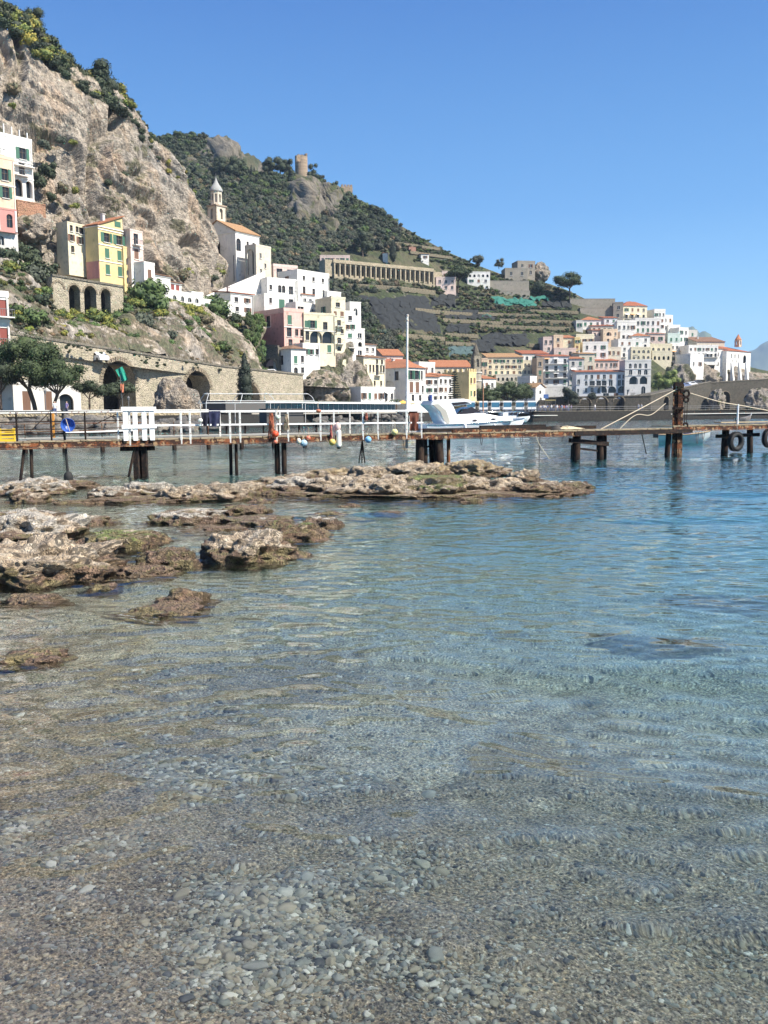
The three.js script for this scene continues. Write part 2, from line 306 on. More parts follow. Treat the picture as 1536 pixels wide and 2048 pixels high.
const rockColor = (p, s = 1, warm = 0) => {
  const a = fbm3(p.x * .03 * s, p.y * .02 * s, p.z * .03 * s, 3), b = fbm3(p.x * .12 * s + 7, p.y * .05 * s, p.z * .12 * s, 3), c = fbm3(p.x * .5 * s, p.y * .35 * s, p.z * .5 * s + 3, 3);
  let k = mixc(ROCK.tan, ROCK.grey, clamp(.5 + a * 1.6 - warm, 0, 1)); k = mixc(k, ROCK.ochre, clamp(b * 2 - .25 + warm * .5, 0, .8)); k = mixc(k, ROCK.pale, clamp(c * 2.2 - .2, 0, .6)); return mixc(k, ROCK.dark, clamp(-c * 2.4 - .55, 0, .65));
};
const craggy = (p, s = 1) => 4.2 * fbm3(p.x * .035 * s, p.y * .022 * s, p.z * .035 * s, 2) / s + 2.0 * ridge3((p.x + p.y * .55) * .07 * s, p.y * .022 * s, (p.z + p.y * .2) * .07 * s, 3) / s + .36 * ridge3(p.x * .35 * s, p.y * .2 * s, p.z * .35 * s, 3) / s + .12 * n3(p.x * 1.5 * s, p.y * 1.2 * s, p.z * 1.5 * s) / s;

// the tall limestone cliff on the left
const cliffTop = spline([[-260, -180], [-120, -90], [0, 28], [60, 62], [105, 108], [160, 162], [200, 190], [255, 205], [280, 248], [310, 292], [345, 322], [362, 338], [372, 378], [395, 415], [420, 446], [434, 490], [441, 530], [445, 585]]);
const cliffFoot = spline([[-260, 520], [0, 520], [100, 530], [200, 560], [300, 590], [380, 605], [445, 612]]);
const cliffD = (px, py) => spline([[-260, 150], [0, 166], [120, 174], [250, 186], [360, 200], [420, 211], [445, 222]])(px) + (cliffFoot(px) - py) * .07;
const cliffRelief = (p) => { const w = 2 * n3(p.x * .04, p.y * .04, p.z * .04 + 5), s = p.x * .55 - p.z * .35 + p.y * .62 + w * 3, g = Math.abs(n3(s * .055, p.y * .012 + 3, w * .3)), h = Math.abs(n3(s * .17 + 9, p.y * .05, p.z * .02)), v = Math.abs(n3((p.x - p.z) * .045 + w * .4, p.y * .012, 7)); return 3.4 * Math.min(1, v * 2.2) - 2.2 + 2.2 * Math.min(1, g * 2.6) - 1.4 + .9 * Math.min(1, h * 3) - .6 + 2.4 * fbm3(p.x * .04, p.y * .03, p.z * .04, 2) + .45 * ridge3(p.x * .3, p.y * .2, p.z * .3, 3) + .14 * n3(p.x * 1.3, p.y * 1.1, p.z * 1.3); };
const cliffG = sheet(480, 330, (u, v) => {
  const uu = u < .88 ? u / .88 : 1, px = lerp(-260, 445, uu), back = u > .88 ? (u - .88) / .12 : 0;
  if (v <= .85) { const py = lerp(cliffFoot(px) + 75, cliffTop(px), v / .85), p = at(px, py, cliffD(px, py)); p.x -= back * 20; p.z -= back * 70; return p; }
  const t = (v - .85) / .15, py = cliffTop(px), p = at(px, py, cliffD(px, py)); return V(p.x - t * 30 - back * 20, p.y + t * 10 * (1 - t) - t * t * 4, p.z - t * 55 - back * 70);
}, (p, u, v) => cliffRelief(p) * (v < .85 ? 1 : .5) * (.5 + .5 * sstep(.88 - u, -.05, .12)), (p, n) => {
  let k = rockColor(p, 1, .13 + .22 * n2(p.x * .02, p.y * .02)); const st = fbm3(p.x * .22, p.y * .025, p.z * .22 + 2, 3), so = fbm3(p.x * .10 + 4, p.y * .03, p.z * .10, 3), g = fbm3(p.x * .09, p.y * .12, p.z * .09, 3) + .4 * fbm3(p.x * .5, p.y * .5, p.z * .5, 2); k = mixc(k, [.20, .185, .17], clamp(st * 3 - .55, 0, .55)); k = mixc(k, [.60, .40, .25], clamp(so * 3 - .7, 0, .35)); return g > .36 || (n.y > .72 && g > -.15) ? mixc(k, [.13, .13, .06], .75) : k;
});
tag(mesh('cliff', cliffG, cliffMat), 'tall pale limestone cliff rising above the houses on the left', 'cliff', null, 'structure');

// the slope of rock and scrub between the coast road and the houses under the cliff
const wallD = spline([[-260, 118], [25, 130], [300, 152], [440, 170], [520, 184], [700, 205]]);
const wallTopPy = spline([[-260, 628], [25, 668], [100, 682], [200, 697], [300, 712], [440, 733], [520, 745], [700, 757]]);
const bankTop = spline([[-260, 470], [0, 500], [70, 545], [98, 556], [108, 638], [246, 640], [258, 594], [345, 606], [440, 622], [520, 640], [545, 660]]);
const bankFn = (px, v) => { const d0 = wallD(px) + 6.5, p0 = at(px, wallTopPy(px) + 2, d0), d1 = spline([[-260, 152], [0, 165], [98, 171], [108, 162], [246, 174], [258, 181], [345, 190], [440, 206], [545, 216]])(px), p1 = at(px, bankTop(px), d1); const p = p0.lerp(p1, v); p.y += 1.5 * Math.sin(v * Math.PI); return p; };
const bankG = sheet(260, 90, (u, v) => bankFn(lerp(-260, 523, u), v * 1.06 - .03), (p, u, v) => craggy(p, 1.4) * .8 * (v > .92 ? .3 : 1), (p, n) => { const k = rockColor(p, 1.3, -.12), g = fbm3(p.x * .12, p.y * .12, p.z * .12, 3) + .5 * fbm3(p.x * .6, p.y * .6, p.z * .6, 2); return g > -.06 ? mixc(k, g > .22 ? [.075, .095, .03] : [.15, .125, .075], .8) : k; });
tag(mesh('rocky_slope', bankG, cliffMat), 'rocky scrub covered slope between the coast road and the houses', 'slope', null, 'structure');

// the wooded hill behind the town
const hillTop = spline([[250, 330], [330, 268], [400, 272], [440, 285], [475, 296], [487, 335], [505, 350], [560, 350], [590, 345], [640, 358], [655, 382], [690, 385], [715, 400], [760, 425], [800, 448], [850, 482], [900, 506], [950, 528], [1000, 548], [1060, 560], [1100, 568], [1150, 588], [1200, 612], [1290, 640], [1340, 655], [1390, 680], [1440, 690], [1500, 735], [1560, 745], [1700, 770]]);
const hillFoot = spline([[250, 832], [1100, 828], [1300, 820], [1400, 800], [1700, 800]]);
const hillBase = spline([[250, 265], [600, 275], [720, 282], [800, 292], [900, 318], [1000, 334], [1150, 348], [1300, 364], [1400, 400], [1500, 440], [1700, 500]]);
const hillD = (px, py) => hillBase(px) + .46 * (800 - py);
const hillPt = (px, py, out = 0) => at(px, py, hillD(px, py) - out);
const crag = (px, py) => Math.max(0, 1 - Math.hypot((px - 606) / 52, (py - 405) / 58)) + Math.max(0, 1 - Math.hypot((px - 430) / 75, (py - 310) / 45)) + Math.max(0, 1 - Math.hypot((px - 660) / 30, (py - 420) / 60));
const hillRow = (u, v) => {
  const px = lerp(250, 1700, u), top = hillTop(px);
  if (v <= .8) { const py = lerp(hillFoot(px) + 6, top, v / .8); return { px, py, p: hillPt(px, py) }; }
  const t = (v - .8) / .2, p = hillPt(px, top); return { px, py: top, p: V(p.x + t * 30, p.y + 8 * t * (1 - t) - t * t * 60, p.z - t * 160) };
};
const hillG = sheet(360, 200, (u, v) => { const q = hillRow(u, v), c = v <= .8 ? crag(q.px, q.py) : 0; q.p.z += c * 8; q.p.x += c * 3; return q.p; },
  (p, u, v) => { const q = hillRow(u, v), c = crag(q.px, q.py), calm = sstep(q.px, 800, 900); return lerp(1.6, .5, calm) * fbm3(p.x * .03, p.y * .03, p.z * .03, 3) + clamp(c * 2.2, 0, 1) * craggy(p, 1.1) * 1.7; },
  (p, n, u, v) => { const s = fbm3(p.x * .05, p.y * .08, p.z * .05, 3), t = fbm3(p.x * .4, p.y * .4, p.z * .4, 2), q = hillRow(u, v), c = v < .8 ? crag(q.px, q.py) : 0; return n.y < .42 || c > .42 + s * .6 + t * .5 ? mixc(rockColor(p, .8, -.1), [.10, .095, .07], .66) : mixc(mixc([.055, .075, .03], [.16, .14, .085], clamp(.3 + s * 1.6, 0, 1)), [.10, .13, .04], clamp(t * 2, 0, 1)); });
tag(mesh('hill', hillG, cliffMat), 'steep green wooded hill behind the harbour town', 'hill', null, 'structure');
// distant headlands beyond the town
function farRidge(name, label, pts, d, depth, c, s) {
  const f = spline(pts), x0 = pts[0][0], x1 = pts[pts.length - 1][0];
  const g = sheet(140, 40, (u, v) => { const px = lerp(x0, x1, u), t = v < .6 ? v / .6 : 1, p = at(px, lerp(850, f(px), Math.pow(t, .9)), d + depth * t); if (v > .6) { p.z -= (v - .6) * depth * 2; p.y -= (v - .6) * 300; } return p; }, (p) => s * ridge3(p.x / s / 14, p.y / s / 20, p.z / s / 14, 4), (p) => mixc(c, [c[0] * 1.6, c[1] * 1.5, c[2] * 1.3], clamp(.4 + fbm3(p.x / s * .08, p.y / s * .08, p.z / s * .08, 3) * 1.8, 0, 1)));
  return tag(mesh(name, g, new THREE.MeshStandardMaterial({ vertexColors: true, roughness: 1 })), label, 'mountain', null, 'structure');
}
farRidge('headland', 'near blue grey wooded headland showing above the town roofs', [[1340, 800], [1366, 665], [1385, 655], [1398, 668], [1412, 662], [1424, 668], [1436, 690], [1500, 760]], 3600, 300, [.05, .07, .035], 20);
farRidge('mountain', 'far hazy blue mountain across the bay at the right', [[1440, 830], [1470, 725], [1505, 706], [1536, 692], [1600, 660], [1700, 640], [1850, 610]], 4200, 700, [.06, .08, .04], 40);
// ---------------------------------------------------------------- land at harbour level
const GY = 1.9;
{
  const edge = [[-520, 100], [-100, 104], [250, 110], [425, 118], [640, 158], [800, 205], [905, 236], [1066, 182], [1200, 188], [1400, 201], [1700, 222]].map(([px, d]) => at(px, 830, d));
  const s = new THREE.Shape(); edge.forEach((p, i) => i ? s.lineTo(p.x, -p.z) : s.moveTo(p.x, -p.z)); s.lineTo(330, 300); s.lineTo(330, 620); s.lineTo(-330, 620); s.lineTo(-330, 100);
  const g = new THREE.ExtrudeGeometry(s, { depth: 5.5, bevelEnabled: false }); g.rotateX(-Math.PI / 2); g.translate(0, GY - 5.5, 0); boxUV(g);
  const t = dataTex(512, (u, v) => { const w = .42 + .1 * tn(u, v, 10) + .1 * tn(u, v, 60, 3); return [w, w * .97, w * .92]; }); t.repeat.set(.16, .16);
  tag(mesh('harbour_ground', g, [new THREE.MeshStandardMaterial({ map: t, color: col(.75, .72, .68), roughness: .95 }), new THREE.MeshStandardMaterial({ map: t, color: col(.16, .15, .14), roughness: .9 })]), 'paved harbour front and quay', 'ground', null, 'structure');  // side faces get a darker colour that paints in the shade on the quay wall
}
// ---------------------------------------------------------------- houses
const stain = dataTex(1024, (u, v) => { const a = tn(u, v, 5), b = tn(u, v * .35, 26, 3), c = tn(u, v, 90, 6), d = tn(u, v, 14, 2), w = .93 + .05 * a + .05 * b + .035 * c - .16 * Math.max(0, d * 1.4 + b * .8 - .55); return [w, w * (.995 - .01 * a), w * (.985 - .02 * b)]; });
const stainM = mapped(stain, 17);
const tileTex = dataTex(512, (u, v) => { const s = .5 + .5 * Math.cos(u * 2 * Math.PI * 16), r = (v * 12) % 1, t = tn(u, v, 40), q = .80 + .14 * t + .06 * tn(u, v, 8, 3); return [q, q * (.93 + .08 * t), q * (.90 + .1 * t)]; });
const tileBump = dataTex(512, (u, v) => { const s = .5 + .5 * Math.cos(u * 2 * Math.PI * 16), r = (v * 12) % 1, h = .75 * s + .25 * (1 - r); return [h, h, h]; }, false);
const tileMat = (c) => new THREE.MeshStandardMaterial({ color: c, map: mapped(tileTex, 4), bumpMap: mapped(tileBump, 4), bumpScale: .12, roughness: .9 });
const ROOFS = { red: tileMat(col(.55, .215, .115)), orange: tileMat(col(.62, .29, .15)), tan: tileMat(col(.62, .42, .22)), brown: tileMat(col(.36, .24, .16)) };
const WALLC = { white: [.81, .79, .755], grey: [.62, .60, .57], cream: [.76, .685, .51], yellow: [.74, .585, .30], pink: [.58, .28, .25], rose: [.72, .565, .505], peach: [.74, .565, .415], ochre: [.66, .49, .26], stone: [.34, .305, .255], blue: [.74, .75, .76], beige: [.67, .60, .49], mint: [.58, .68, .64], brown: [.42, .33, .25], brick: [.50, .27, .20], blush: [.72, .46, .40] };
const wallMats = {}; const wallMat = (n) => wallMats[n] ??= new THREE.MeshStandardMaterial({ color: col(...WALLC[n]), map: stainM, roughness: .92 });
const glassMat = new THREE.MeshStandardMaterial({ color: col(.022, .025, .03), roughness: .12 });
const shutG = std(col(.045, .13, .085), .7), shutB = std(col(.16, .085, .055), .75), shutR = std(col(.21, .05, .038), .7), frameW = std(col(.74, .73, .70), .7), frameB = std(col(.12, .085, .06), .7), railM = std(col(.22, .22, .22), .5, { metalness: .5 }), trimM = std(col(.70, .67, .62), .9);
const U = { pane: new THREE.BoxGeometry(1, 1, .06), bar: new THREE.BoxGeometry(1, 1, 1) };
const unit = (name, w, h, d, x, y, z, m, parent) => { const o = shadows(new THREE.Mesh(U.bar, m)); o.name = name; o.position.set(x, y, z); o.scale.set(w, h, d); parent.add(o); return o; };
function archPath(s, x, y, w, h) { const r = w / 2; s.moveTo(x - r, y - h / 2); s.lineTo(x - r, y + h / 2 - r); s.absarc(x, y + h / 2 - r, r, Math.PI, 0, true); s.lineTo(x + r, y - h / 2); s.lineTo(x - r, y - h / 2); return s; }
const awnMs = [[.78, .76, .72], [.72, .66, .52], [.10, .22, .17], [.78, .76, .72], [.55, .30, .14]].map((c) => std(col(...c), .9));
const isArch = (t) => 'aAm'.includes(t);
// openings of one face, from a row list such as "3w 3g 2d" (top storey first)
function openings(spec, w, h, pad) {
  const out = []; if (!spec) return out;
  if (Array.isArray(spec)) return spec.map(([u, v, ww, wh, t]) => ({ x: (u - .5) * w, y: v * h, w: ww, h: wh, t }));
  const rows = spec.trim().split(/\s+/), sh = (h - pad) / rows.length;
  rows.forEach((r, i) => {
    const n = parseInt(r), t = r.replace(/[0-9]/g, ''), cy = h - pad * .6 - (i + .5) * sh;
    for (let k = 0; k < n; k++) {
      let tt = t[k % t.length]; if (tt === '-') continue; const dice = rnd(); if (tt === 'w') tt = dice < .16 ? 'g' : dice < .30 ? 'b' : dice < .38 ? 'c' : dice < .46 ? 'B' : 'w';
      const gap = w / (n + .15), big = tt === 'A', ww = big ? gap * .72 : Math.min(tt === 'd' ? 1.15 : 1.05, gap * .5), wh = big ? Math.min(sh * .8, ww * 1.1) : tt === 'd' ? Math.min(2.2, sh * .68) : Math.min(1.6, sh * .52);
      out.push({ x: (k - (n - 1) / 2) * gap + rr(-.05, .05) * gap, y: cy + (tt === 'd' ? -.08 * sh : 0) + rr(-.02, .02) * sh, w: ww * rr(.92, 1.08), h: wh * rr(.93, 1.07), t: tt, awn: rnd() < .3 });
    }
  });
  return out;
}
function faceG(w, h, holes, th, below) {
  const s = new THREE.Shape(); s.moveTo(-w / 2, -below); s.lineTo(w / 2, -below); s.lineTo(w / 2, h); s.lineTo(-w / 2, h); s.lineTo(-w / 2, -below);
  for (const o of holes) { const p = new THREE.Path(); if (isArch(o.t)) archPath(p, o.x, o.y, o.w, o.h); else { p.moveTo(o.x - o.w / 2, o.y - o.h / 2); p.lineTo(o.x - o.w / 2, o.y + o.h / 2); p.lineTo(o.x + o.w / 2, o.y + o.h / 2); p.lineTo(o.x + o.w / 2, o.y - o.h / 2); p.lineTo(o.x - o.w / 2, o.y - o.h / 2); } s.holes.push(p); }
  const g = new THREE.ExtrudeGeometry(s, { depth: th, bevelEnabled: false, curveSegments: 6 }); g.translate(0, 0, -th); return g;
}
function windowParts(o, parent, fine) {
  const root = new THREE.Group(); root.name = isArch(o.t) ? 'arched_opening' : o.t === 'd' ? 'balcony_door' : 'window'; root.position.set(o.x, o.y, 0); parent.add(root);
  const rec = isArch(o.t) && o.t !== 'm' ? -.7 : -.2;
  const shade = { g: shutG, c: shutG, r: shutR, R: shutR, b: shutB, B: shutB }[o.t];
  if ('cRB'.includes(o.t)) {
    if (fine) for (const s of [-1, 1]) unit('shutter', o.w * .49, o.h, .07, s * o.w * .25, 0, -.07, shade, root); else unit('shutter', o.w, o.h, .07, 0, 0, -.07, shade, root);
    unit('sill', o.w * 1.2, .1, .22, 0, -o.h / 2 - .06, .05, trimM, root); return root;
  }
  unit('pane', o.w + .1, o.h + .1, .05, 0, 0, rec - .05, glassMat, root);
  if (shade) for (const s of [-1, 1]) { const sh = unit('shutter', o.w * .5, o.h, .06, s * o.w * .76, 0, .05, shade, root); if (fine) sh.rotation.y = s * .25; }
  if (!isArch(o.t) || o.t === 'm') { const f = unit('frame', .07, o.h, .05, 0, 0, rec + .02, o.t === 'd' || fine ? frameB : frameW, root); if (fine) unit('frame', o.w, .07, .05, 0, o.h * .12, rec + .02, frameB, root); }
  if (o.t === 'w' || shade) unit('sill', o.w * 1.2, .1, .24, 0, -o.h / 2 - .06, .06, trimM, root);
  if (o.t === 'd' && o.awn) { const w = o.w * 1.7, a = unit('awning', w, .05, 1.15, 0, o.h / 2 + .12, .55, pick(awnMs), root); a.rotation.x = .42; }
  return root;
}
function balcony(parent, x, y, w) {
  const b = mesh('balcony', [boxG(w, .14, .95, 0, 0, .47)], trimM, parent); b.position.set(x, y, 0);
  mesh('railing', [boxG(w, .06, .05, 0, .95, .92), boxG(.05, .06, .9, -w / 2 + .03, .95, .47), boxG(.05, .06, .9, w / 2 - .03, .95, .47), ...Array.from({ length: Math.ceil(w / .3) + 1 }, (_, i, n = Math.ceil(w / .3)) => boxG(.03, .9, .03, -w / 2 + .03 + (w - .06) * i / n, .5, .92))], railM, b);
  return b;
}
function roofGable(w, D, rise, over, along = 'x') {
  const W = (along === 'x' ? w : D) / 2 + over, X = (along === 'x' ? D : w) / 2 + over, t = .22, s = new THREE.Shape();
  s.moveTo(-X, 0); s.lineTo(0, rise); s.lineTo(X, 0); s.lineTo(X, t); s.lineTo(0, rise + t); s.lineTo(-X, t); s.lineTo(-X, 0);
  const g = new THREE.ExtrudeGeometry(s, { depth: W * 2, bevelEnabled: false }); g.translate(0, 0, -W); if (along === 'x') g.rotateY(Math.PI / 2); return roofUV(g);
}
function roofUV(g) { g.computeVertexNormals(); const p = g.attributes.position, n = g.attributes.normal, uv = new Float32Array(p.count * 2); for (let i = 0; i < p.count; i++) { const a = Math.abs(n.getX(i)) > Math.abs(n.getZ(i)); uv[i * 2] = a ? p.getZ(i) : p.getX(i); uv[i * 2 + 1] = a ? p.getX(i) * 1.1 : p.getZ(i) * 1.1; } g.setAttribute('uv', new THREE.BufferAttribute(uv, 2)); return g; }
function roofHip(w, D, rise, over) {
  const a = w / 2 + over, b = D / 2 + over, r = Math.max(.01, a - b), q = Math.max(.01, b - a), P = [[-a, 0, b], [a, 0, b], [a, 0, -b], [-a, 0, -b], [-r, rise, q], [r, rise, q], [r, rise, -q], [-r, rise, -q]];
  const F = [[0, 1, 5, 4], [1, 2, 6, 5], [2, 3, 7, 6], [3, 0, 4, 7], [4, 5, 6, 7], [3, 2, 1, 0]], out = [];
  for (const f of F) for (const k of [0, 1, 2, 0, 2, 3]) out.push(...P[f[k]]);
  const g = new THREE.BufferGeometry(); g.setAttribute('position', new THREE.Float32BufferAttribute(out, 3)); return roofUV(g);
}
function roofShed(w, D, rise, over) {   // falls to the front
  const s = new THREE.Shape(), a = D / 2 + over; s.moveTo(-a, rise); s.lineTo(a, 0); s.lineTo(a, .2); s.lineTo(-a, rise + .2); s.lineTo(-a, rise);
  const g = new THREE.ExtrudeGeometry(s, { depth: w + over * 2, bevelEnabled: false }); g.translate(0, 0, -w / 2 - over); g.rotateY(-Math.PI / 2); return roofUV(g);
}
// x0..x1: where the front face starts and ends, yt/yb: its top and foot, d: distance ahead, yaw: degrees the front turns to the right
function house(x0, x1, yt, yb, d, yaw, D, o) {
  const a = yaw * Math.PI / 180, cx = (x0 + x1) / 2, C = at(cx, yb, d), tx = Math.cos(a), tz = -Math.sin(a);
  const hit = (px) => { const p = at(px, yb, d), rx = p.x, rz = p.z; return (C.z * rx - C.x * rz) / (tx * rz - tz * rx); };   // along the face to that bearing
  const s0 = hit(x0), s1 = hit(x1), w = Math.abs(s1 - s0), mid = (s0 + s1) / 2, h = at(cx, yt, d).y - C.y, sink = o.sink ?? 3;
  const pos = V(C.x + tx * mid, C.y, C.z + tz * mid), t = thing(o.name ?? 'house', o.label, o.cat ?? 'house', pos, a, o.group ?? 'houses of the harbour town');
  const M = o.mat ?? wallMat(o.wall ?? 'white'), th = .45, pad = o.pad ?? .5;
  const fo = openings(o.F, w, h, pad), ro = openings(o.R, D, h, pad), lo = openings(o.L, D, h, pad), G = [];
  const f = faceG(w, h, fo, th, sink); G.push(f);
  const r = faceG(D - th, h, ro.map((q) => ({ ...q, x: q.x })), th, sink); r.rotateY(Math.PI / 2); r.translate(w / 2, 0, -(D - th) / 2 - th); G.push(r);
  const l = faceG(D - th, h, lo, th, sink); l.rotateY(-Math.PI / 2); l.translate(-w / 2, 0, -(D - th) / 2 - th); G.push(l);
  G.push(boxB(w - th * 2 - .01, h + sink - .02, D - th * 2 - 1.4, 0, -sink, -D / 2 - .5));
  G.push(boxB(w - th * 2 - .012, .3, D - .6, 0, h - .32, -D / 2));
  if (w - th * 2 > 2.9) G.push(boxB(.6, h + sink - .05, 1.3, 0, -sink, -th - .66));
  { const g = boxUV(merge(G)), q = g.attributes.uv, du = rr(0, 17), dv = rr(0, 17); for (let i = 0; i < q.count; i++) q.setXY(i, q.getX(i) + du, q.getY(i) + dv); mesh('wall', g, M, t); }
  const fine = o.fine; if (fine && w > 4) mesh('drainpipe', rod(V(w / 2 - .25, -.5, .08), V(w / 2 - .25, h - .1, .08), .07), rnd() < .5 ? railM : trimM, t);
  const face = (ops, turn, px, pz, bal) => { if (!ops.length) return; const g = new THREE.Group(); g.rotation.y = turn; g.position.set(px, 0, pz); g.updateMatrix(); for (const q of ops) { const p = windowParts(q, t, fine); p.position.applyMatrix4(g.matrix); p.rotation.y = turn; }
    const rows = {}; for (const q of ops) if (q.t === 'd') (rows[Math.round((q.y - q.h / 2) * 1.2)] ??= []).push(q);
    for (const k in rows) { const qs = rows[k], x1_ = Math.min(...qs.map((q) => q.x)), x2_ = Math.max(...qs.map((q) => q.x)), b = balcony(t, 0, 0, x2_ - x1_ + 2); b.position.set((x1_ + x2_) / 2, qs[0].y - qs[0].h / 2 - .1, 0).applyMatrix4(g.matrix); b.rotation.y = turn; } };
  face(fo, 0, 0, 0); face(ro, Math.PI / 2, w / 2, -(D - th) / 2 - th); face(lo, -Math.PI / 2, -w / 2, -(D - th) / 2 - th);
  const [rk, rc = 'red', rise = 1.6] = o.roof ?? ['flat'];
  if (rk === 'flat') { const q = .28, hh = rc === 'red' ? .55 : +rc; mesh('parapet', [boxB(w + .1, hh, q, 0, h, -q / 2 + .05), boxB(w + .1, hh, q, 0, h, -D + q / 2), boxB(q, hh, D - q * 2 + .05, -w / 2 + q / 2 - .05, h, -D / 2), boxB(q, hh, D - q * 2 + .05, w / 2 - q / 2 + .05, h, -D / 2)], M, t); }
  else {
    const g = rk === 'hip' ? roofHip(w, D, rise, .35) : rk === 'shed' ? roofShed(w, D, rise, .3) : rk === 'shedx' ? roofShed(D, w, rise, .3).rotateY(-Math.PI / 2) : roofGable(w, D, rise, .3, rk === 'gablez' ? 'z' : 'x'); g.translate(0, h + .02, -D / 2); const rf = mesh('roof', g, ROOFS[rc], t);
    if (rk === 'gable' || rk === 'gablez') { const s = new THREE.Shape(), X = (rk === 'gable' ? D : w) / 2; s.moveTo(-X, 0); s.lineTo(X, 0); s.lineTo(0, rise); const e = new THREE.ExtrudeGeometry(s, { depth: (rk === 'gable' ? w : D) - .02, bevelEnabled: false }); e.translate(0, 0, -((rk === 'gable' ? w : D) - .02) / 2); if (rk === 'gable') e.rotateY(Math.PI / 2); e.translate(0, h - .01, -D / 2); mesh('gable', boxUV(e), M, t); }
    if (rk === 'shedx') { const s = new THREE.Shape(); s.moveTo(-w / 2, 0); s.lineTo(w / 2, 0); s.lineTo(w / 2, rise); const e = new THREE.ExtrudeGeometry(s, { depth: D - .02, bevelEnabled: false }); e.translate(0, h - .01, -D + .01); mesh('gable', boxUV(e), M, t); unit('attic_window', 1.5, 1.0, .06, w * .3, h + rise * .38, .02, shutG, t); }
    if (rk === 'shed') { const s = new THREE.Shape(); s.moveTo(-D / 2, 0); s.lineTo(D / 2, 0); s.lineTo(-D / 2, rise); const e = new THREE.ExtrudeGeometry(s, { depth: w - .02, bevelEnabled: false }); e.translate(0, 0, -w / 2 + .01); e.rotateY(-Math.PI / 2); e.translate(0, h - .01, -D / 2); mesh('gable', boxUV(e), M, t); }
    mesh('cornice', [boxB(w + .3, .18, D + .3, 0, h - .2, -D / 2)], trimM, t);
    if (w > 6 && rnd() < .6) mesh('chimney', [boxB(.6, 1.3, .6, 0, 0, 0), boxB(.8, .12, .8, 0, 1.3, 0)], wallMat('grey'), t).position.set(rr(-.3, .3) * w, h + rise * .55, -D * .6);
  }
  for (const v of o.band ?? []) mesh('string_course', boxB(w + .12, .16, .1, 0, v * h, .05), trimM, t);
  return Object.assign(t, { dims: { w, h, D } });
}
const stoneTex = dataTex(1024, (u, v) => { const a = tn(u, v, 40), b = tn(u, v, 9, 2), c = tn(u, v, 110, 4), d = tn(u * 1, v, 20, 9), w = .80 + .13 * a + .08 * b + .10 * c - (d > .5 ? .14 : 0); return [w, w * (.97 - .02 * b), w * (.90 - .03 * a)]; });
const stoneBump = dataTex(1024, (u, v) => { const h = .5 + .3 * tn(u, v, 40) + .2 * tn(u, v, 110, 4); return [h, h, h]; }, false);
const masonry = (c) => new THREE.MeshStandardMaterial({ color: c, map: mapped(stoneTex, 13), bumpMap: mapped(stoneBump, 13), bumpScale: .25, roughness: .96 });
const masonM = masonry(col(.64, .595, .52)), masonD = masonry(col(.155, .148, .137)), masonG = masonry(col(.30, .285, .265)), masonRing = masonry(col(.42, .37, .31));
// ---------------------------------------------------------------- left: houses under the cliff
const GL = 'houses under the cliff';
{
  const h = house(-75, 69, 268, 404, 168, 50, 9, { wall: 'white', fine: 1, group: GL, F: [[.18, .80, 1.3, 2.1, 'd'], [.50, .80, 1.3, 2.1, 'd'], [.86, .80, 1.3, 2.0, 'g'], [.84, .56, 1.2, 2.3, 'd'], [.45, .56, 1.2, 2.2, 'd'], [.78, .27, 1.5, 3.0, 'a'], [.93, .27, 1.1, 3.0, 'a']], name: 'hotel', cat: 'hotel', label: 'white terraced hotel with balconies hanging under the cliff at the upper left', band: [.66, .42], sink: 6 });
  const { w, h: H } = h.dims;
  for (let k = 0; k < 4; k++) mesh('roof_post', [boxB(.16, 2.2 - k * .2, .16)], frameW, h).position.set(w * (.12 + k * .11), H, -.3);
  const b = balcony(h, w * .25, H * .60, w * .48);
  // washing on the top balcony
  const lc = [[.6, .1, .12], [.75, .75, .75], [.2, .25, .5], [.75, .75, .75]]; lc.forEach((c, i) => { const g = thing('laundry', ['red', 'white', 'blue', 'long white'][i] + ' washing hung from the hotel balcony rail', 'laundry', h.localToWorld(V(w * (-.22 + i * .045), H * .71, 1.05)), h.rotation.y, 'washing on the balcony'); mesh('cloth', clothG(.7, 1.0 + .3 * (i % 2), .06), std(col(...c), .95), g); });
}
function clothG(w, h, amp, sag = 0) { const g = new THREE.PlaneGeometry(w, h, 8, 10), p = g.attributes.position; for (let i = 0; i < p.count; i++) { const x = p.getX(i), y = p.getY(i), t = (h / 2 - y) / h; p.setXYZ(i, x * (1 - .15 * t), y - h / 2 - sag * x * x, amp * (Math.sin(x / w * 9 + t * 2) * (.3 + t) + .5 * n2(x * 3, y * 3))); } const b = g.clone(); b.translate(0, 0, -.012); b.scale(1, 1, 1); g.computeVertexNormals(); b.computeVertexNormals(); const ix = b.index.array; for (let i = 0; i < ix.length; i += 3) [ix[i], ix[i + 1]] = [ix[i + 1], ix[i]]; return merge([g, b]); }
house(-60, 33, 312, 425, 164, 50, 6, { wall: 'peach', fine: 1, group: GL, F: [[.78, .72, 1.2, 2.0, 'g'], [.78, .40, 1.2, 1.9, 'g'], [.4, .72, 1.2, 2.0, 'g'], [.4, .4, 1.2, 1.9, 'g']], label: 'peach and cream house standing in front of the white hotel', band: [.52], sink: 6 });
{ const t = house(-4, 35, 420, 462, 159, 45, 3.2, { wall: 'pink', fine: 1, group: GL, F: [[.62, .5, 1.0, 2.2, 'm']], L: [[.5, .5, 1, 2.2, 'm']], roof: ['flat', .3], name: 'chapel_turret', cat: 'turret', label: 'small pink and white turret with pointed window below the peach house', sink: .2 }); for (const k of [-1, 1]) mesh('corner_strip', [boxB(.3, t.dims.h, .1, k * (t.dims.w / 2 - .2), 0, .06)], frameW, t); }
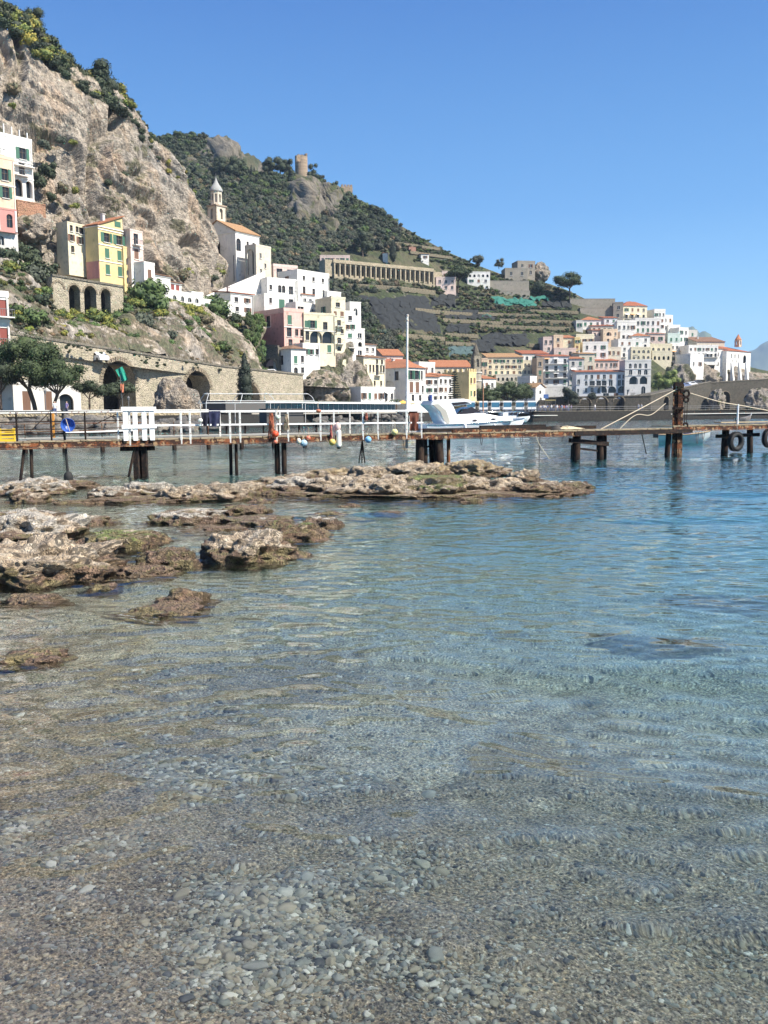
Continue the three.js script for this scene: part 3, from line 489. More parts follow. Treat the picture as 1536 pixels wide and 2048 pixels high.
house(-30, 37, 465, 500, 159, 45, 5, { wall: 'grey', group: GL, F: [[.5, .55, .9, 1.5, 'm']], label: 'stained plaster base with arched opening under the pink turret', name: 'turret_base', cat: 'building', sink: 7, roof: ['flat', .15] });
house(36, 92, 406, 436, 171, 50, 5, { mat: masonry(col(.58, .34, .25)), group: GL, label: 'broken red brick retaining wall under the hotel terrace', name: 'retaining_wall', cat: 'wall', sink: .4, roof: ['flat', .2] });
house(137, 172, 449, 508, 175, 60, 3.0, { wall: 'cream', fine: 1, group: GL, roof: ['flat', .25], F: [[.22, .84, .7, 1.1, 'w'], [.55, .84, .7, 1.1, 'w'], [.8, .82, 1.2, 1.2, 'w'], [.2, .52, .8, 1.2, 'b'], [.68, .48, .8, 1.3, 'b'], [.25, .14, .8, 1.2, 'w']], label: 'small cream house with flat roof left of the yellow house', sink: 4 });
{
  const h = house(200, 249, 456, 560, 177, 60, 3.4, { wall: 'yellow', fine: 1, group: GL, roof: ['shedx', 'orange', 2.6], F: [[.33, .80, 1.5, 1.7, 'g'], [.83, .80, 1.5, 1.7, 'g'], [.33, .50, 1.1, 1.8, 'c'], [.83, .50, 1.1, 1.8, 'c'], [.33, .19, 1.1, 1.8, 'c'], [.83, .19, 1.1, 1.8, 'c']], band: [.64, .33, .93], label: 'tall yellow house with green shutters and orange tiled roof', sink: 1 });
  const { w, D } = h.dims; mesh('painted_base', [boxB(.06, h.dims.h * .33, D - .2, -w / 2 - .035, 0, -D / 2)], wallMat('pink'), h);
}
house(249, 264, 497, 566, 180, 60, 4, { wall: 'yellow', group: GL, F: [[.5, .62, .7, 1.3, 'm'], [.5, .3, .7, 1.0, 'm'], [.5, .07, .8, 1.2, 'm']], label: 'narrow lower yellow wing with arched windows beside the tall yellow house', sink: 4, roof: ['flat', .3] });
{ const h = house(264, 289, 463, 576, 181, 60, 3.4, { wall: 'rose', fine: 1, group: GL, roof: ['flat', .3], F: [[.45, .86, 1.2, 2.1, 'd'], [.45, .60, 1.1, 1.9, 'B'], [.5, .24, 1.2, 1.9, 'c'], [.5, .05, 1.2, 1.2, 'w']], band: [.7, .42], label: 'slim pink house with a white balcony right of the yellow house', sink: 4 }); mesh('whitewash', [boxB(h.dims.w + .08, h.dims.h * .42, .1, 0, 0, .04)], wallMat('white'), h); }
house(290, 311, 530, 590, 180, 60, 5, { wall: 'white', group: GL, F: [[.5, .68, 1.0, 1.9, 'B'], [.5, .2, .8, 1.0, 'w']], label: 'plain white house with one tall shutter next to the slim pink house', sink: 5 });
house(311, 342, 552, 598, 184, 60, 5, { wall: 'white', group: GL, F: [[.25, .75, .9, 1.0, 'w'], [.7, .4, .8, 1.0, 'w'], [.3, .25, .8, 1.0, 'w']], roof: ['shed', 'brown', 1.0], label: 'low white house with a sloping roof above the scrub slope', sink: 5 });
{ const h = house(338, 363, 566, 584, 188, 60, 4, { wall: 'white', group: GL, F: [[.3, .5, 1, 1.1, 'R'], [.7, .5, 1, 1.1, 'R']], roof: ['shed', 'brown', .5], label: 'little white terrace hut with two red windows and dark roof', sink: 5 }); }
house(341, 402, 586, 610, 190, 58, 4, { wall: 'white', group: GL, F: '4m', label: 'long low white terrace wall with small arched niches', name: 'terrace_wall', cat: 'wall', sink: 3, roof: ['flat', .2] });
house(384, 407, 589, 612, 197, 55, 5, { wall: 'white', group: GL, F: '2m', label: 'tiny white house with two arched openings over the slope', sink: 3 });
house(402, 464, 602, 622, 200, 52, 4, { wall: 'white', group: GL, F: '3w', label: 'long whitewashed wall with three small windows beneath the stairway', name: 'terrace_wall', cat: 'wall', sink: 3, roof: ['flat', .2] });
house(462, 507, 588, 630, 208, 48, 6, { wall: 'white', fine: 1, group: GL, F: '2w 2wb', roof: ['shed', 'red', .8], label: 'white two storey house with four windows below the church', sink: 4 });
// far left harbour houses
{ const h = house(-60, 22, 588, 705, 112, 50, 6, { wall: 'white', fine: 1, group: GL, F: [[.30, .78, 1.2, 2.0, 'd'], [.85, .78, 1.1, 2.0, 'd'], [.30, .28, 1.2, 2.2, 'd'], [.85, .28, 1.1, 2.2, 'd']], band: [.55, .97], label: 'white house with dark red balcony doors at the left edge', sink: 9 }); for (const p of [.78, .28]) unit('shutter', 1.1, 2.1, .06, h.dims.w * .35, h.dims.h * p, -.1, shutR, h); mesh('flagpole', [boxB(.12, 3, .12)], shutB, h).position.set(h.dims.w * .3, h.dims.h, -.5); }
house(-120, 118, 768, 830, 121, 34, 9, { wall: 'white', fine: 1, group: GL, F: [[.05, .45, 1.0, 2.6, 'B'], [.22, .45, 1.0, 2.6, 'B'], [.40, .45, 1.0, 2.6, 'B'], [.55, .45, 1.0, 2.6, 'B'], [.72, .45, 1.0, 2.6, 'B'], [.91, .45, 1.0, 2.6, 'B']], roof: ['flat', .5], label: 'long white harbour building with brown shutters behind the pines', name: 'harbour_building', cat: 'building' });
house(116, 163, 776, 830, 130, 34, 7, { wall: 'white', group: GL, F: [[.35, .38, 2.2, 3.0, 'a']], roof: ['flat', .3], label: 'white annex with one dark arched doorway at the end of the harbour building', name: 'harbour_annex', cat: 'building' });

// ---------------------------------------------------------------- masonry walls with arches
function archWall(name, label, cat, A, B, yb, th, arches, mat, opt = {}) {   // A, B: ends of the top edge; arches: [u0, u1, crown y, foot y]
  const d = V(B.x - A.x, 0, B.z - A.z), L = d.length(), t = thing(name, label, cat, V(A.x, yb, A.z), Math.atan2(-d.z, d.x), opt.group), s = new THREE.Shape(), hA = A.y - yb, hB = B.y - yb;
  s.moveTo(0, -2); s.lineTo(L, -2); s.lineTo(L, hB); s.lineTo(0, hA); s.lineTo(0, -2);
  for (const [u0, u1, yc, yf] of arches) { const p = new THREE.Path(); archPath(p, (u0 + u1) / 2 * L, (yc + yf) / 2 - yb, (u1 - u0) * L, yc - yf); s.holes.push(p); }
  const g = new THREE.ExtrudeGeometry(s, { depth: th, bevelEnabled: false, curveSegments: 18 }); g.translate(0, 0, -th); mesh('wall', boxUV(g), mat, t);
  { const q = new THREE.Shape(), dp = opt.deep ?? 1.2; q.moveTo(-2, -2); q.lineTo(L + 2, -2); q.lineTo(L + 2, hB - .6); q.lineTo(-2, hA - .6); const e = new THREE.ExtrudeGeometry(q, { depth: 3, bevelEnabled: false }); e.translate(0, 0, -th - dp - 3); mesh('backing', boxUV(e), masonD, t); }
  if (opt.deck) mesh('walkway', [beam(V(0, hA - .5, -th - opt.deck / 2), V(L, hB - .5, -th - opt.deck / 2), opt.deck, .5)], masonG, t);
  for (const [u0, u1, yc, yf] of arches) {   // ring of stones round each arch
    const r = (u1 - u0) * L / 2, cx = (u0 + u1) / 2 * L, cy = yc - yb - r, n = opt.stones ?? 17, ring = new THREE.Group(); ring.name = 'arch'; t.add(ring);
    for (let k = 0; k < n; k++) { const a0 = Math.PI * k / n + .012, a1 = Math.PI * (k + 1) / n - .012, rw = opt.ring ?? .7, q = new THREE.Shape(); q.moveTo(Math.cos(a0) * r, Math.sin(a0) * r); q.lineTo(Math.cos(a0) * (r + rw), Math.sin(a0) * (r + rw)); q.lineTo(Math.cos(a1) * (r + rw), Math.sin(a1) * (r + rw)); q.lineTo(Math.cos(a1) * r, Math.sin(a1) * r); const e = new THREE.ExtrudeGeometry(q, { depth: .14 + .05 * (k % 2), bevelEnabled: false }); e.translate(cx, cy, -.06); mesh(k ? 'stone_' + String(k).padStart(3, '0') : 'stone', boxUV(e), masonRing, ring); }
  }
  const cap = new THREE.Shape(); cap.moveTo(0, hA); cap.lineTo(L, hB); cap.lineTo(L, hB + .35); cap.lineTo(0, hA + .35); const e = new THREE.ExtrudeGeometry(cap, { depth: .6, bevelEnabled: false }); e.translate(0, .003, -.45); mesh('coping', boxUV(e), masonG, t);
  return t;
}
const wallEnd = (px) => at(px, wallTopPy(px), wallD(px));
const span = (A, B, px) => { const p = at(px, 800, 100), rx = p.x, rz = p.z, dx = B.x - A.x, dz = B.z - A.z; return (A.z * rx - A.x * rz) / (dx * rz - dz * rx); };
{
  const A = wallEnd(-60), B = wallEnd(445), y = (px, py) => { const u = span(A, B, px), z = A.z + (B.z - A.z) * u; return at(px, py, -z).y; };
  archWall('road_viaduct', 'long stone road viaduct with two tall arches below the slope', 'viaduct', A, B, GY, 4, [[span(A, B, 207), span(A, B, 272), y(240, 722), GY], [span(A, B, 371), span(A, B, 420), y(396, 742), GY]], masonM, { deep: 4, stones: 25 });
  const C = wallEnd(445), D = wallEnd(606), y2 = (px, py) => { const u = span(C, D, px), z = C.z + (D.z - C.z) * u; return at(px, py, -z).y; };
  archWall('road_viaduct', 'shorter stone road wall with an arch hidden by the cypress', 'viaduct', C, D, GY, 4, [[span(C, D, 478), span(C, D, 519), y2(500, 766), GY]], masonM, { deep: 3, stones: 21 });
}
{
  const A = at(104, 552, 160.5), B = at(246, 575, 173), y = (px, py) => { const u = span(A, B, px), z = A.z + (B.z - A.z) * u; return at(px, py, -z).y; }, yb = y(180, 645);
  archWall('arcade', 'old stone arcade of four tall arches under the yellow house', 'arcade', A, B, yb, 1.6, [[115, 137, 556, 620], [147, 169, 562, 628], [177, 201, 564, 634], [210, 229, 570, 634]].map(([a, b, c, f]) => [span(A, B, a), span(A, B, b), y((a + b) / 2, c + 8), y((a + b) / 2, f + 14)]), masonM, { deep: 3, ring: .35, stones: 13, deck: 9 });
}
{ // road on top of the viaduct
  const g = sheet(60, 2, (u, v) => { const px = lerp(-260, 700, u), p = at(px, wallTopPy(px) + 2.5, wallD(px) + 1 + v * 8); p.y = at(px, wallTopPy(px) + 2.5, wallD(px) + 1).y - 1.9; return p; });
  tag(mesh('coast_road', g, std(col(.10, .10, .10), .95)), 'coast road running along the top of the viaduct', 'road', null, 'structure');
}
// ---------------------------------------------------------------- church under the cliff
{
  const d = 232, t = house(474, 521, 468, 592, d, 55, 12, { wall: 'white', fine: 1, group: 'church', name: 'church', cat: 'church', F: [[.12, .8, 1.6, 3.0, 'm'], [.12, .42, 2.2, 6, 'a'], [.5, .84, .8, 1.2, 'w'], [.75, .84, .8, 1.2, 'w'], [.52, .18, 2.6, 4.2, 'a']], L: [[.5, .78, 2, 3.6, 'm'], [.5, .9, .9, 1.2, 'w']], roof: ['gable', 'tan', 3.2], label: 'tall white church with pitched roof beside the cliff', sink: 8 });
  const P = at(434, 444, 240), b = thing('bell_tower', 'slim church bell tower with a grey onion dome', 'bell tower', V(P.x, P.y - 8, P.z), .9);
  const arch = (w, h, hy, ah, aw) => { const f = faceG(w, h, [{ x: 0, y: hy, w: aw, h: ah, t: 'a' }], .35, 0); const out = []; for (let k = 0; k < 4; k++) { const q = f.clone(); q.translate(0, 0, w / 2); q.rotateY(k * Math.PI / 2); out.push(q); } return out; };
  mesh('shaft', boxUV(merge([...arch(3.3, 11.6, 9.8, 2.6, 1.0), boxB(2.2, 11, 2.2)])), wallMat('beige'), b);
  mesh('cornice', [boxB(3.7, .35, 3.7, 0, 11.6, 0)], wallMat('brown'), b);
  const oct = []; for (let k = 0; k < 8; k++) { const f = faceG(1.12, 3.4, [{ x: 0, y: 1.7, w: .55, h: 2.1, t: 'a' }], .2, 0); f.translate(0, 0, 1.35); f.rotateY(k * Math.PI / 4); oct.push(f); } oct.push(cylG(.95, .95, 3.3, 8, 0, 0, 0));
  mesh('lantern', boxUV(merge(oct)), wallMat('beige'), b).position.y = 11.95;
  mesh('dome', new THREE.LatheGeometry([[1.62, 0], [1.66, .25], [1.55, .7], [1.2, 1.3], [.75, 1.9], [.4, 2.6], [.14, 3.3], [.03, 3.7], [0, 3.7]].map(([x, y]) => new THREE.Vector2(x, y)), 14), std(col(.30, .30, .29), .85), b).position.y = 15.35;
  mesh('finial', [rod(V(0, 0, 0), V(0, .9, 0), .05)], railM, b).position.y = 19;
  house(513, 543, 494, 556, 228, 55, 3.6, { wall: 'beige', group: 'church', F: [[.3, .7, .7, 1.2, 'w'], [.6, .4, .7, 1.1, 'w'], [.3, .2, .7, 1.1, 'w']], L: [[.5, .5, 2.6, 6, 'a']], roof: ['flat', .4], name: 'church_apse', cat: 'building', label: 'weathered buff block with a tall niche attached to the church', sink: 8 });
  // stairway ramp rising to the church
  const A = at(402, 606, 205), B = at(530, 552, 224), s = new THREE.Shape(), L = Math.hypot(B.x - A.x, B.z - A.z); s.moveTo(0, -6); s.lineTo(L, -6); s.lineTo(L, B.y - A.y); s.lineTo(0, 0);
  const st = thing('stairway', 'white stairway wall climbing to the church', 'stairway', A, Math.atan2(-(B.z - A.z), B.x - A.x)); const e = new THREE.ExtrudeGeometry(s, { depth: 3, bevelEnabled: false }); e.translate(0, 0, -3); mesh('ramp', boxUV(e), wallMat('white'), st);
  for (let k = 0; k < 24; k++) mesh(k ? 'step_' + String(k).padStart(3, '0') : 'step', boxB(L / 24, .25, 2.6, L / 24 * (k + .5), (B.y - A.y) * (k + .5) / 24, -1.5), trimM, st);
  mesh('parapet', [beam(V(0, .6, -.15), V(L, B.y - A.y + .6, -.15), .25, .9)], wallMat('white'), st);
}
// ---------------------------------------------------------------- white houses stacked below the church
const GW = 'houses stacked below the church';
house(548, 596, 535, 596, 232, 32, 9, { wall: 'rose', fine: 1, group: GW, F: [[.25, .8, 1.6, 2.2, 'w'], [.7, .78, 1.7, 2.4, 'd'], [.72, .3, 1.6, 2.2, 'd']], roof: ['flat', .7], label: 'pale pink house with dark windows topmost right of the church', sink: 6 });
house(596, 659, 552, 617, 228, 48, 7, { wall: 'white', fine: 1, group: GW, F: [[.2, .5, .9, 2.2, 'w'], [.5, .5, .9, 1.7, 'w'], [.82, .5, .8, 1.6, 'w'], [.2, .9, .8, 1, 'w'], [.5, .9, .8, 1, 'w'], [.8, .9, .8, 1, 'w']], L: [[.5, .88, 1.4, 1.4, 'B'], [.5, .5, 1.6, 2.6, 'd'], [.5, .1, 1.6, 2.4, 'd']], roof: ['flat', 1.1], label: 'large white house with a small orange tiled corner roof', sink: 8 });
house(535, 594, 560, 600, 222, 35, 6, { wall: 'white', fine: 1, group: GW, F: [[.12, .6, .7, 1.1, 'w'], [.42, .55, .9, 1.7, 'm'], [.55, .55, .9, 1.7, 'm'], [.8, .5, 1.2, 2.0, 'd']], roof: ['flat', .4], label: 'white house with twin arched windows and a terrace', sink: 5 });
house(529, 592, 592, 626, 217, 35, 6, { wall: 'white', fine: 1, group: GW, F: [[.2, .7, .7, 1.2, 'w'], [.55, .5, 1.5, 2.4, 'c'], [.85, .6, 1.2, 2.0, 'w']], roof: ['flat', .4], label: 'white terrace storey with a green door above the pink house', sink: 5 });
house(592, 640, 610, 640, 218, 45, 6, { wall: 'white', group: GW, F: [[.2, .5, 1.8, 2.4, 'w'], [.7, .6, .7, 1, 'w']], roof: ['flat', .5], label: 'white terrace block between the pink house and the large white house', sink: 5 });
{ const h = house(569, 609, 624, 694, 208, 42, 13, { wall: 'blush', fine: 1, group: GW, F: [[.28, .77, 1.2, 2.0, 'c'], [.25, .42, 1.3, 2.0, 'w'], [.62, .42, .9, 1.5, 'w'], [.88, .42, .9, 1.5, 'w'], [.3, .1, 1.1, 1.8, 'd'], [.85, .12, .9, 1.4, 'w']], L: [[.12, .74, 1.0, 1.6, 'w'], [.55, .77, 1.6, 2.4, 'w'], [.12, .42, .8, 1.2, 'w'], [.12, .15, .6, 1.4, 'R']], roof: ['flat', .8], band: [.55], label: 'square pink house with a deep pink side wall and white trim', sink: 4 });
  const { w, h: H, D } = h.dims; mesh('painted_side', [boxB(.05, H * .26, D - .3, -w / 2 - .03, H * .55 + .2, -D / 2)].slice(0, 0).concat(facadePaint(w, H, D)), wallMat('pink'), h); }
function facadePaint(w, H, D) { const s = new THREE.Shape(); s.moveTo(-D / 2, -2); s.lineTo(D / 2, -2); s.lineTo(D / 2, H - .3); s.lineTo(-D / 2, H - .3); for (const [u, v, a, b] of [[.12, .74, 1.2, 1.8], [.55, .77, 1.8, 2.6], [.12, .42, 1, 1.4], [.12, .15, .8, 1.6]]) { const x = (u - .5) * (D - .45) + .2, y = v * H, p = new THREE.Path(); p.moveTo(x - a / 2, y - b / 2); p.lineTo(x - a / 2, y + b / 2); p.lineTo(x + a / 2, y + b / 2); p.lineTo(x + a / 2, y - b / 2); s.holes.push(p); } const g = new THREE.ExtrudeGeometry(s, { depth: .04, bevelEnabled: false }); g.rotateY(-Math.PI / 2); g.translate(-w / 2 - .005, 0, -D / 2); return [boxUV(g)]; }
house(609, 671, 630, 706, 211, 28, 9, { wall: 'cream', fine: 1, group: GW, F: [[.08, .75, .9, 1.5, 'c'], [.27, .75, 1.1, 1.7, 'g'], [.68, .72, 1.1, 1.7, 'w'], [.1, .45, .9, 2.0, 'w'], [.38, .42, 3.0, 2.7, 'a'], [.77, .42, 3.0, 2.7, 'a'], [.4, .12, 1.0, 1.6, 'c'], [.8, .12, 1.0, 1.6, 'c']], band: [.57], roof: ['flat', .5], label: 'cream house with two wide arched loggias above the big rock', sink: 3 });
house(628, 664, 606, 634, 223, 42, 7, { wall: 'white', fine: 1, group: GW, F: '3w 2d', roof: ['flat', .4], label: 'white terrace house squeezed above the loggia house', sink: 5 });
house(604, 628, 590, 616, 226, 40, 6, { wall: 'white', group: GW, F: '2w', roof: ['shed', 'orange', .8], label: 'little white house with an orange lean to roof in the stack', sink: 5 });
house(655, 682, 586, 606, 231, 42, 6, { wall: 'white', group: GW, F: '2w', roof: ['flat', .4], label: 'small white house behind the tall narrow cream house', sink: 6 });
house(676, 700, 632, 664, 222, 30, 6, { wall: 'cream', group: GW, F: '2w 1d', roof: ['flat', .4], label: 'small cream house wedged between the tall cream and narrow white houses', sink: 8 });
house(606, 640, 690, 716, 205, 35, 5, { wall: 'white', fine: 1, group: GW, F: '3w', roof: ['flat', .4], label: 'low white house at the foot of the pink house', sink: 4 });
house(728, 752, 690, 722, 226, 40, 6, { wall: 'white', group: GW, F: '2w 2w', roof: ['shed', 'brown', .8], label: 'white house above the tall cream beach house', sink: 6 });
house(664, 692, 598, 708, 214, 35, 7, { wall: 'cream', fine: 1, group: GW, F: '1w 2w 1d 2w 1d 1m', L: '1w 1w 1w', roof: ['flat', .5], label: 'tall narrow cream house right of the loggia house', sink: 3 });
house(690, 712, 625, 716, 217, 30, 7, { wall: 'white', fine: 1, group: GW, F: '1w 2w 1c 1d 1w', roof: ['flat', .4], label: 'narrow white house with emerald shutters at the end of the stack', sink: 4 });
house(700, 722, 606, 640, 224, 30, 6, { wall: 'white', group: GW, F: '1m', roof: ['flat', .3], label: 'white roof room with one arched window above the emerald shutters', sink: 8 });
house(711, 730, 660, 716, 221, 32, 6, { wall: 'white', group: GW, F: '1w 1a 1w', roof: ['flat', .4], label: 'stepped white house with an arched porch at the cliff edge', sink: 4 });
house(583, 613, 698, 754, 202, 40, 7, { wall: 'white', fine: 1, group: GW, F: [[.3, .62, .9, 1.6, 'c'], [.75, .65, .8, 1.4, 'w'], [.3, .2, 1, 1.7, 'm'], [.75, .25, .8, 1.2, 'w']], L: [[.5, .62, 1.3, 2.0, 'w'], [.3, .15, 1.3, 2.2, 'm']], roof: ['hip', 'brown', .9], label: 'grey stone and white house beside the road tunnel', sink: 4 });
{ // road tunnel mouth
  const A = at(516, 690, 206), B = at(556, 694, 203), y = (py) => at(536, py, 205).y;
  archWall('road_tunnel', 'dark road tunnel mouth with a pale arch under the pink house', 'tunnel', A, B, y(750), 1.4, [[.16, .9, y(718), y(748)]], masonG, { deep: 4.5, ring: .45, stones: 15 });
}
// yellow and white houses at the foot of the big rock
const GM = 'houses on the beach front';
house(728, 771, 716, 800, 222, 50, 5, { wall: 'cream', fine: 1, group: GM, F: [[.1, .75, .9, 1.8, 'm'], [.3, .75, .7, 1.7, 'w'], [.45, .75, .7, 1.7, 'w'], [.62, .72, 1.1, 2.4, 'd'], [.8, .75, .7, 1.7, 'w'], [.93, .75, .7, 1.7, 'w'], [.62, .92, .8, 1.2, 'w'], [.85, .92, .8, 1.2, 'w'], [.2, .42, .9, 2.0, 'c'], [.5, .4, .7, 1.2, 'w'], [.8, .4, .7, 1.2, 'w'], [.2, .2, .7, 1.1, 'w']], L: [[.5, .75, 1.2, 2.4, 'm'], [.5, .35, 1, 1.8, 'c']], roof: ['shed', 'brown', 1.0], label: 'tall cream house with many windows at the foot of the big rock' });
house(722, 790, 778, 806, 212, 45, 5, { wall: 'white', fine: 1, group: GM, F: '6wcBwdw', roof: ['flat', .5], label: 'low white beach house in front of the tall cream house' });
{ const h = house(815, 851, 736, 806, 228, 48, 13, { wall: 'white', fine: 1, group: GM, F: [[.2, .80, 1.5, 2.2, 'g'], [.5, .80, 1.5, 2.2, 'g'], [.8, .80, .7, 2.2, 'w'], [.22, .45, 1.4, 2.6, 'B'], [.55, .45, 1.4, 2.6, 'B'], [.85, .4, .7, 1.7, 'w'], [.3, .12, 1, 2, 'w'], [.7, .12, .9, 1.8, 'w']], L: [[.75, .78, 1.3, 2.2, 'w'], [.2, .76, .7, 1.4, 'w'], [.55, .48, 4.6, 2.9, 'a'], [.3, .2, .8, 1.4, 'w']], roof: ['hip', 'orange', 2.0], band: [.64], label: 'white hip roofed villa with green shutters and a large arched window' }); }
house(766, 806, 712, 735, 262, 20, 9, { wall: 'rose', group: GM, roof: ['gable', 'orange', 2.0], label: 'pink gabled building with orange roof behind the white villa', sink: 14 });
house(778, 832, 733, 760, 250, 30, 9, { wall: 'white', group: GM, F: '3w', roof: ['gable', 'red', 2.0], label: 'white house with red gable roof directly behind the villa', sink: 10 });
house(838, 870, 728, 752, 262, 45, 8, { wall: 'white', group: GM, F: '3wBw', roof: ['flat', .6], label: 'white flat roofed house between the villa and the long church roof', sink: 12 });
house(851, 878, 754, 806, 246, 25, 10, { wall: 'white', fine: 1, group: GM, F: '2w 2w 2w', roof: ['shed', 'orange', 1.4], label: 'white three storey house right of the villa' });
house(876, 906, 752, 806, 252, 45, 9, { wall: 'white', fine: 1, group: GM, F: '3w 3wB 3w', roof: ['shed', 'orange', 1.2], label: 'bright white house partly behind the tiered conifer' });
house(868, 943, 735, 760, 292, 12, 12, { wall: 'beige', group: GM, F: '4m', roof: ['gable', 'orange', 2.4], name: 'church', cat: 'church', label: 'long beige church nave with an orange roof next to the stone bell tower', sink: 8 });
{ const h = house(938, 953, 746, 802, 270, 55, 9, { wall: 'yellow', fine: 1, group: GM, F: '2w 2w', L: '1w 1- 1w', roof: ['flat', .3], label: 'square yellow tower house with a battlement top', sink: 3 }); const { w, h: H, D } = h.dims; for (let k = 0; k < 5; k++) mesh('merlon', boxB(w * .11, .9, .4), wallMat('yellow'), h).position.set(w * (-.42 + .21 * k), H + .3, -.2); for (let k = 0; k < 5; k++) mesh('merlon', boxB(.4, .9, D * .1), wallMat('yellow'), h).position.set(-w / 2 + .2, H + .3, -D * (.12 + .19 * k)); }
{ const P = at(952, 790, 282), b = thing('stone_bell_tower', 'round grey stone bell tower with a pointed spire', 'bell tower', V(P.x, GY, P.z), .3), sh = masonry(col(.50, .47, .43)), top = at(952, 712, 282).y - GY;
  mesh('shaft', [cylG(1.75, 1.6, top - 4, 16), boxB(2.6, top - 5, 2.6, -1.1, 0, -.6)], sh, b); const f = []; for (let k = 0; k < 4; k++) { const q = faceG(2.5, 4.6, [{ x: 0, y: 2.5, w: .9, h: 2.4, t: 'a' }], .3, 0); q.translate(0, 0, 1.25); q.rotateY(k * Math.PI / 2); f.push(q); } f.push(boxB(1.6, 4.5, 1.6)); mesh('belfry', boxUV(merge(f)), sh, b).position.y = top - 4.6;
  mesh('spire', cylG(1.35, .04, 3.9, 8), masonD, b).position.y = top; mesh('cross', [boxB(.08, 1, .08), boxB(.5, .08, .08, 0, .6, 0)], railM, b).position.y = top + 3.8; for (const y of [.35, .55, .7]) mesh('ring_moulding', [cylG(1.85, 1.85, .2, 16)], trimM, b).position.y = top * y; }
// ---------------------------------------------------------------- the town on the right, climbing the hill
const GT = 'houses of the town on the hill';
const hx = (x0, x1, yt, yb, yaw, o) => house(x0, x1, yt, yb, hillD((x0 + x1) / 2, yb) - (o.out ?? 3), yaw, o.D ?? 9, { group: GT, ...o });
// harbour front row
hx(959, 975, 719, 752, 5, { wall: 'peach', F: '2w 2w', label: 'small peach house left of the long yellow block', sink: 6 });
hx(974, 1046, 715, 752, 3, { wall: 'cream', F: '6w 6w 6w', roof: ['shed', 'tan', 2.2], D: 12, label: 'long cream block with a pale tan roof above the pines', sink: 6 });
hx(966, 992, 758, 782, 30, { wall: 'white', F: '2w', roof: ['shed', 'orange', 1.6], label: 'low white house with an orange roof behind the round pine', sink: 4 });
hx(992, 1072, 750, 766, 3, { wall: 'beige', F: '9a', roof: ['flat', .3], label: 'ruined beige arcade building above the pines', name: 'arcade_building', cat: 'building', sink: 6 });
hx(1044, 1096, 708, 752, 8, { wall: 'white', F: '3w 3w 3w', roof: ['shed', 'red', 1.9], label: 'white house with a red roof and two dormers', D: 10, sink: 5 });
hx(1046, 1062, 722, 752, 5, { wall: 'cream', F: '2m 2m', label: 'cream stair tower with small paired arches', out: 6, D: 5, sink: 4, roof: ['flat', .3] });
hx(1073, 1086, 718, 772, 5, { wall: 'brown', F: '1w 1w 1w', label: 'narrow brown house left of the four storey white block', out: 7, D: 7, sink: 4 });
hx(1060, 1073, 755, 800, 40, { wall: 'white', F: '1w 1w', label: 'narrow white house behind the round pine crown', out: 10, D: 6 });
hx(1071, 1090, 776, 806, 35, { wall: 'white', F: '1m 1m', roof: ['gablez', 'tan', 1.6], name: 'chapel', cat: 'chapel', label: 'small white gabled chapel beside the plastered retaining wall', out: 14, D: 7 });
hx(1084, 1139, 713, 772, 4, { wall: 'blue', fine: 0, F: '3d 3d 3d 3w', L: '1w 1w 1w', roof: ['shed', 'red', 1.2], D: 11, label: 'four storey white block with long balconies and red roof edge', sink: 10, out: 7 });
hx(1084, 1152, 774, 800, 4, { wall: 'grey', label: 'bare grey plastered retaining wall under the four storey block', name: 'retaining_wall', cat: 'wall', out: 14, D: 8, roof: ['flat', .2] });
hx(1138, 1167, 718, 782, 4, { wall: 'grey', F: '2w 2d 2w 2w', roof: ['shed', 'orange', 1.2], label: 'grey house with orange roof right of the four storey block', sink: 5, out: 6 });
hx(1158, 1189, 708, 745, 6, { wall: 'beige', F: '2c 2w', roof: ['shed', 'tan', 1.0], label: 'beige house with a tan roof over the big white hotel', sink: 5 });
hx(1189, 1236, 722, 738, 4, { wall: 'rose', F: '5w', roof: ['shed', 'red', 1.2], label: 'low pink house with a red roof in the middle of the hotel roofs', sink: 5 });
hx(1236, 1252, 722, 742, 4, { wall: 'rose', F: '1w', label: 'small dusky pink house wedged against the right hotel wing', sink: 5 });
house(1152, 1252, 744, 797, 330, -4, 12, { wall: 'blue', group: GT, F: [[.05, .64, .9, 1.6, 'w'], [.2, .82, .9, 1.4, 'w'], [.31, .82, .9, 1.4, 'w'], [.44, .82, 1, 1.5, 'B'], [.56, .82, 1, 1.5, 'w'], [.69, .82, 1, 1.5, 'B'], [.86, .82, .9, 1.4, 'w'], [.95, .82, .9, 1.4, 'w'], [.2, .58, .9, 1.6, 'm'], [.32, .58, 1.8, 1.6, 'd'], [.45, .58, 1.6, 1.7, 'd'], [.56, .58, 1.6, 1.7, 'd'], [.69, .58, 1.3, 2.0, 'w'], [.86, .58, 1.1, 2.0, 'w'], [.95, .58, 1.3, 2.0, 'w'], [.04, .3, .7, 1.3, 'w'], [.2, .32, .8, 1.6, 'm'], [.32, .32, 1, 1.6, 'w'], [.52, .34, 3.4, 2.4, 'a'], [.72, .33, 2.8, 2.3, 'a'], [.92, .33, 3, 2.4, 'a'], [.3, .1, 1.4, 1.8, 'w'], [.6, .1, 2, 1.8, 'w'], [.8, .1, 1.6, 1.8, 'B']], roof: ['shed', 'red', 1.0], name: 'hotel', cat: 'hotel', label: 'wide white hotel with loggia arches above the sea wall' });
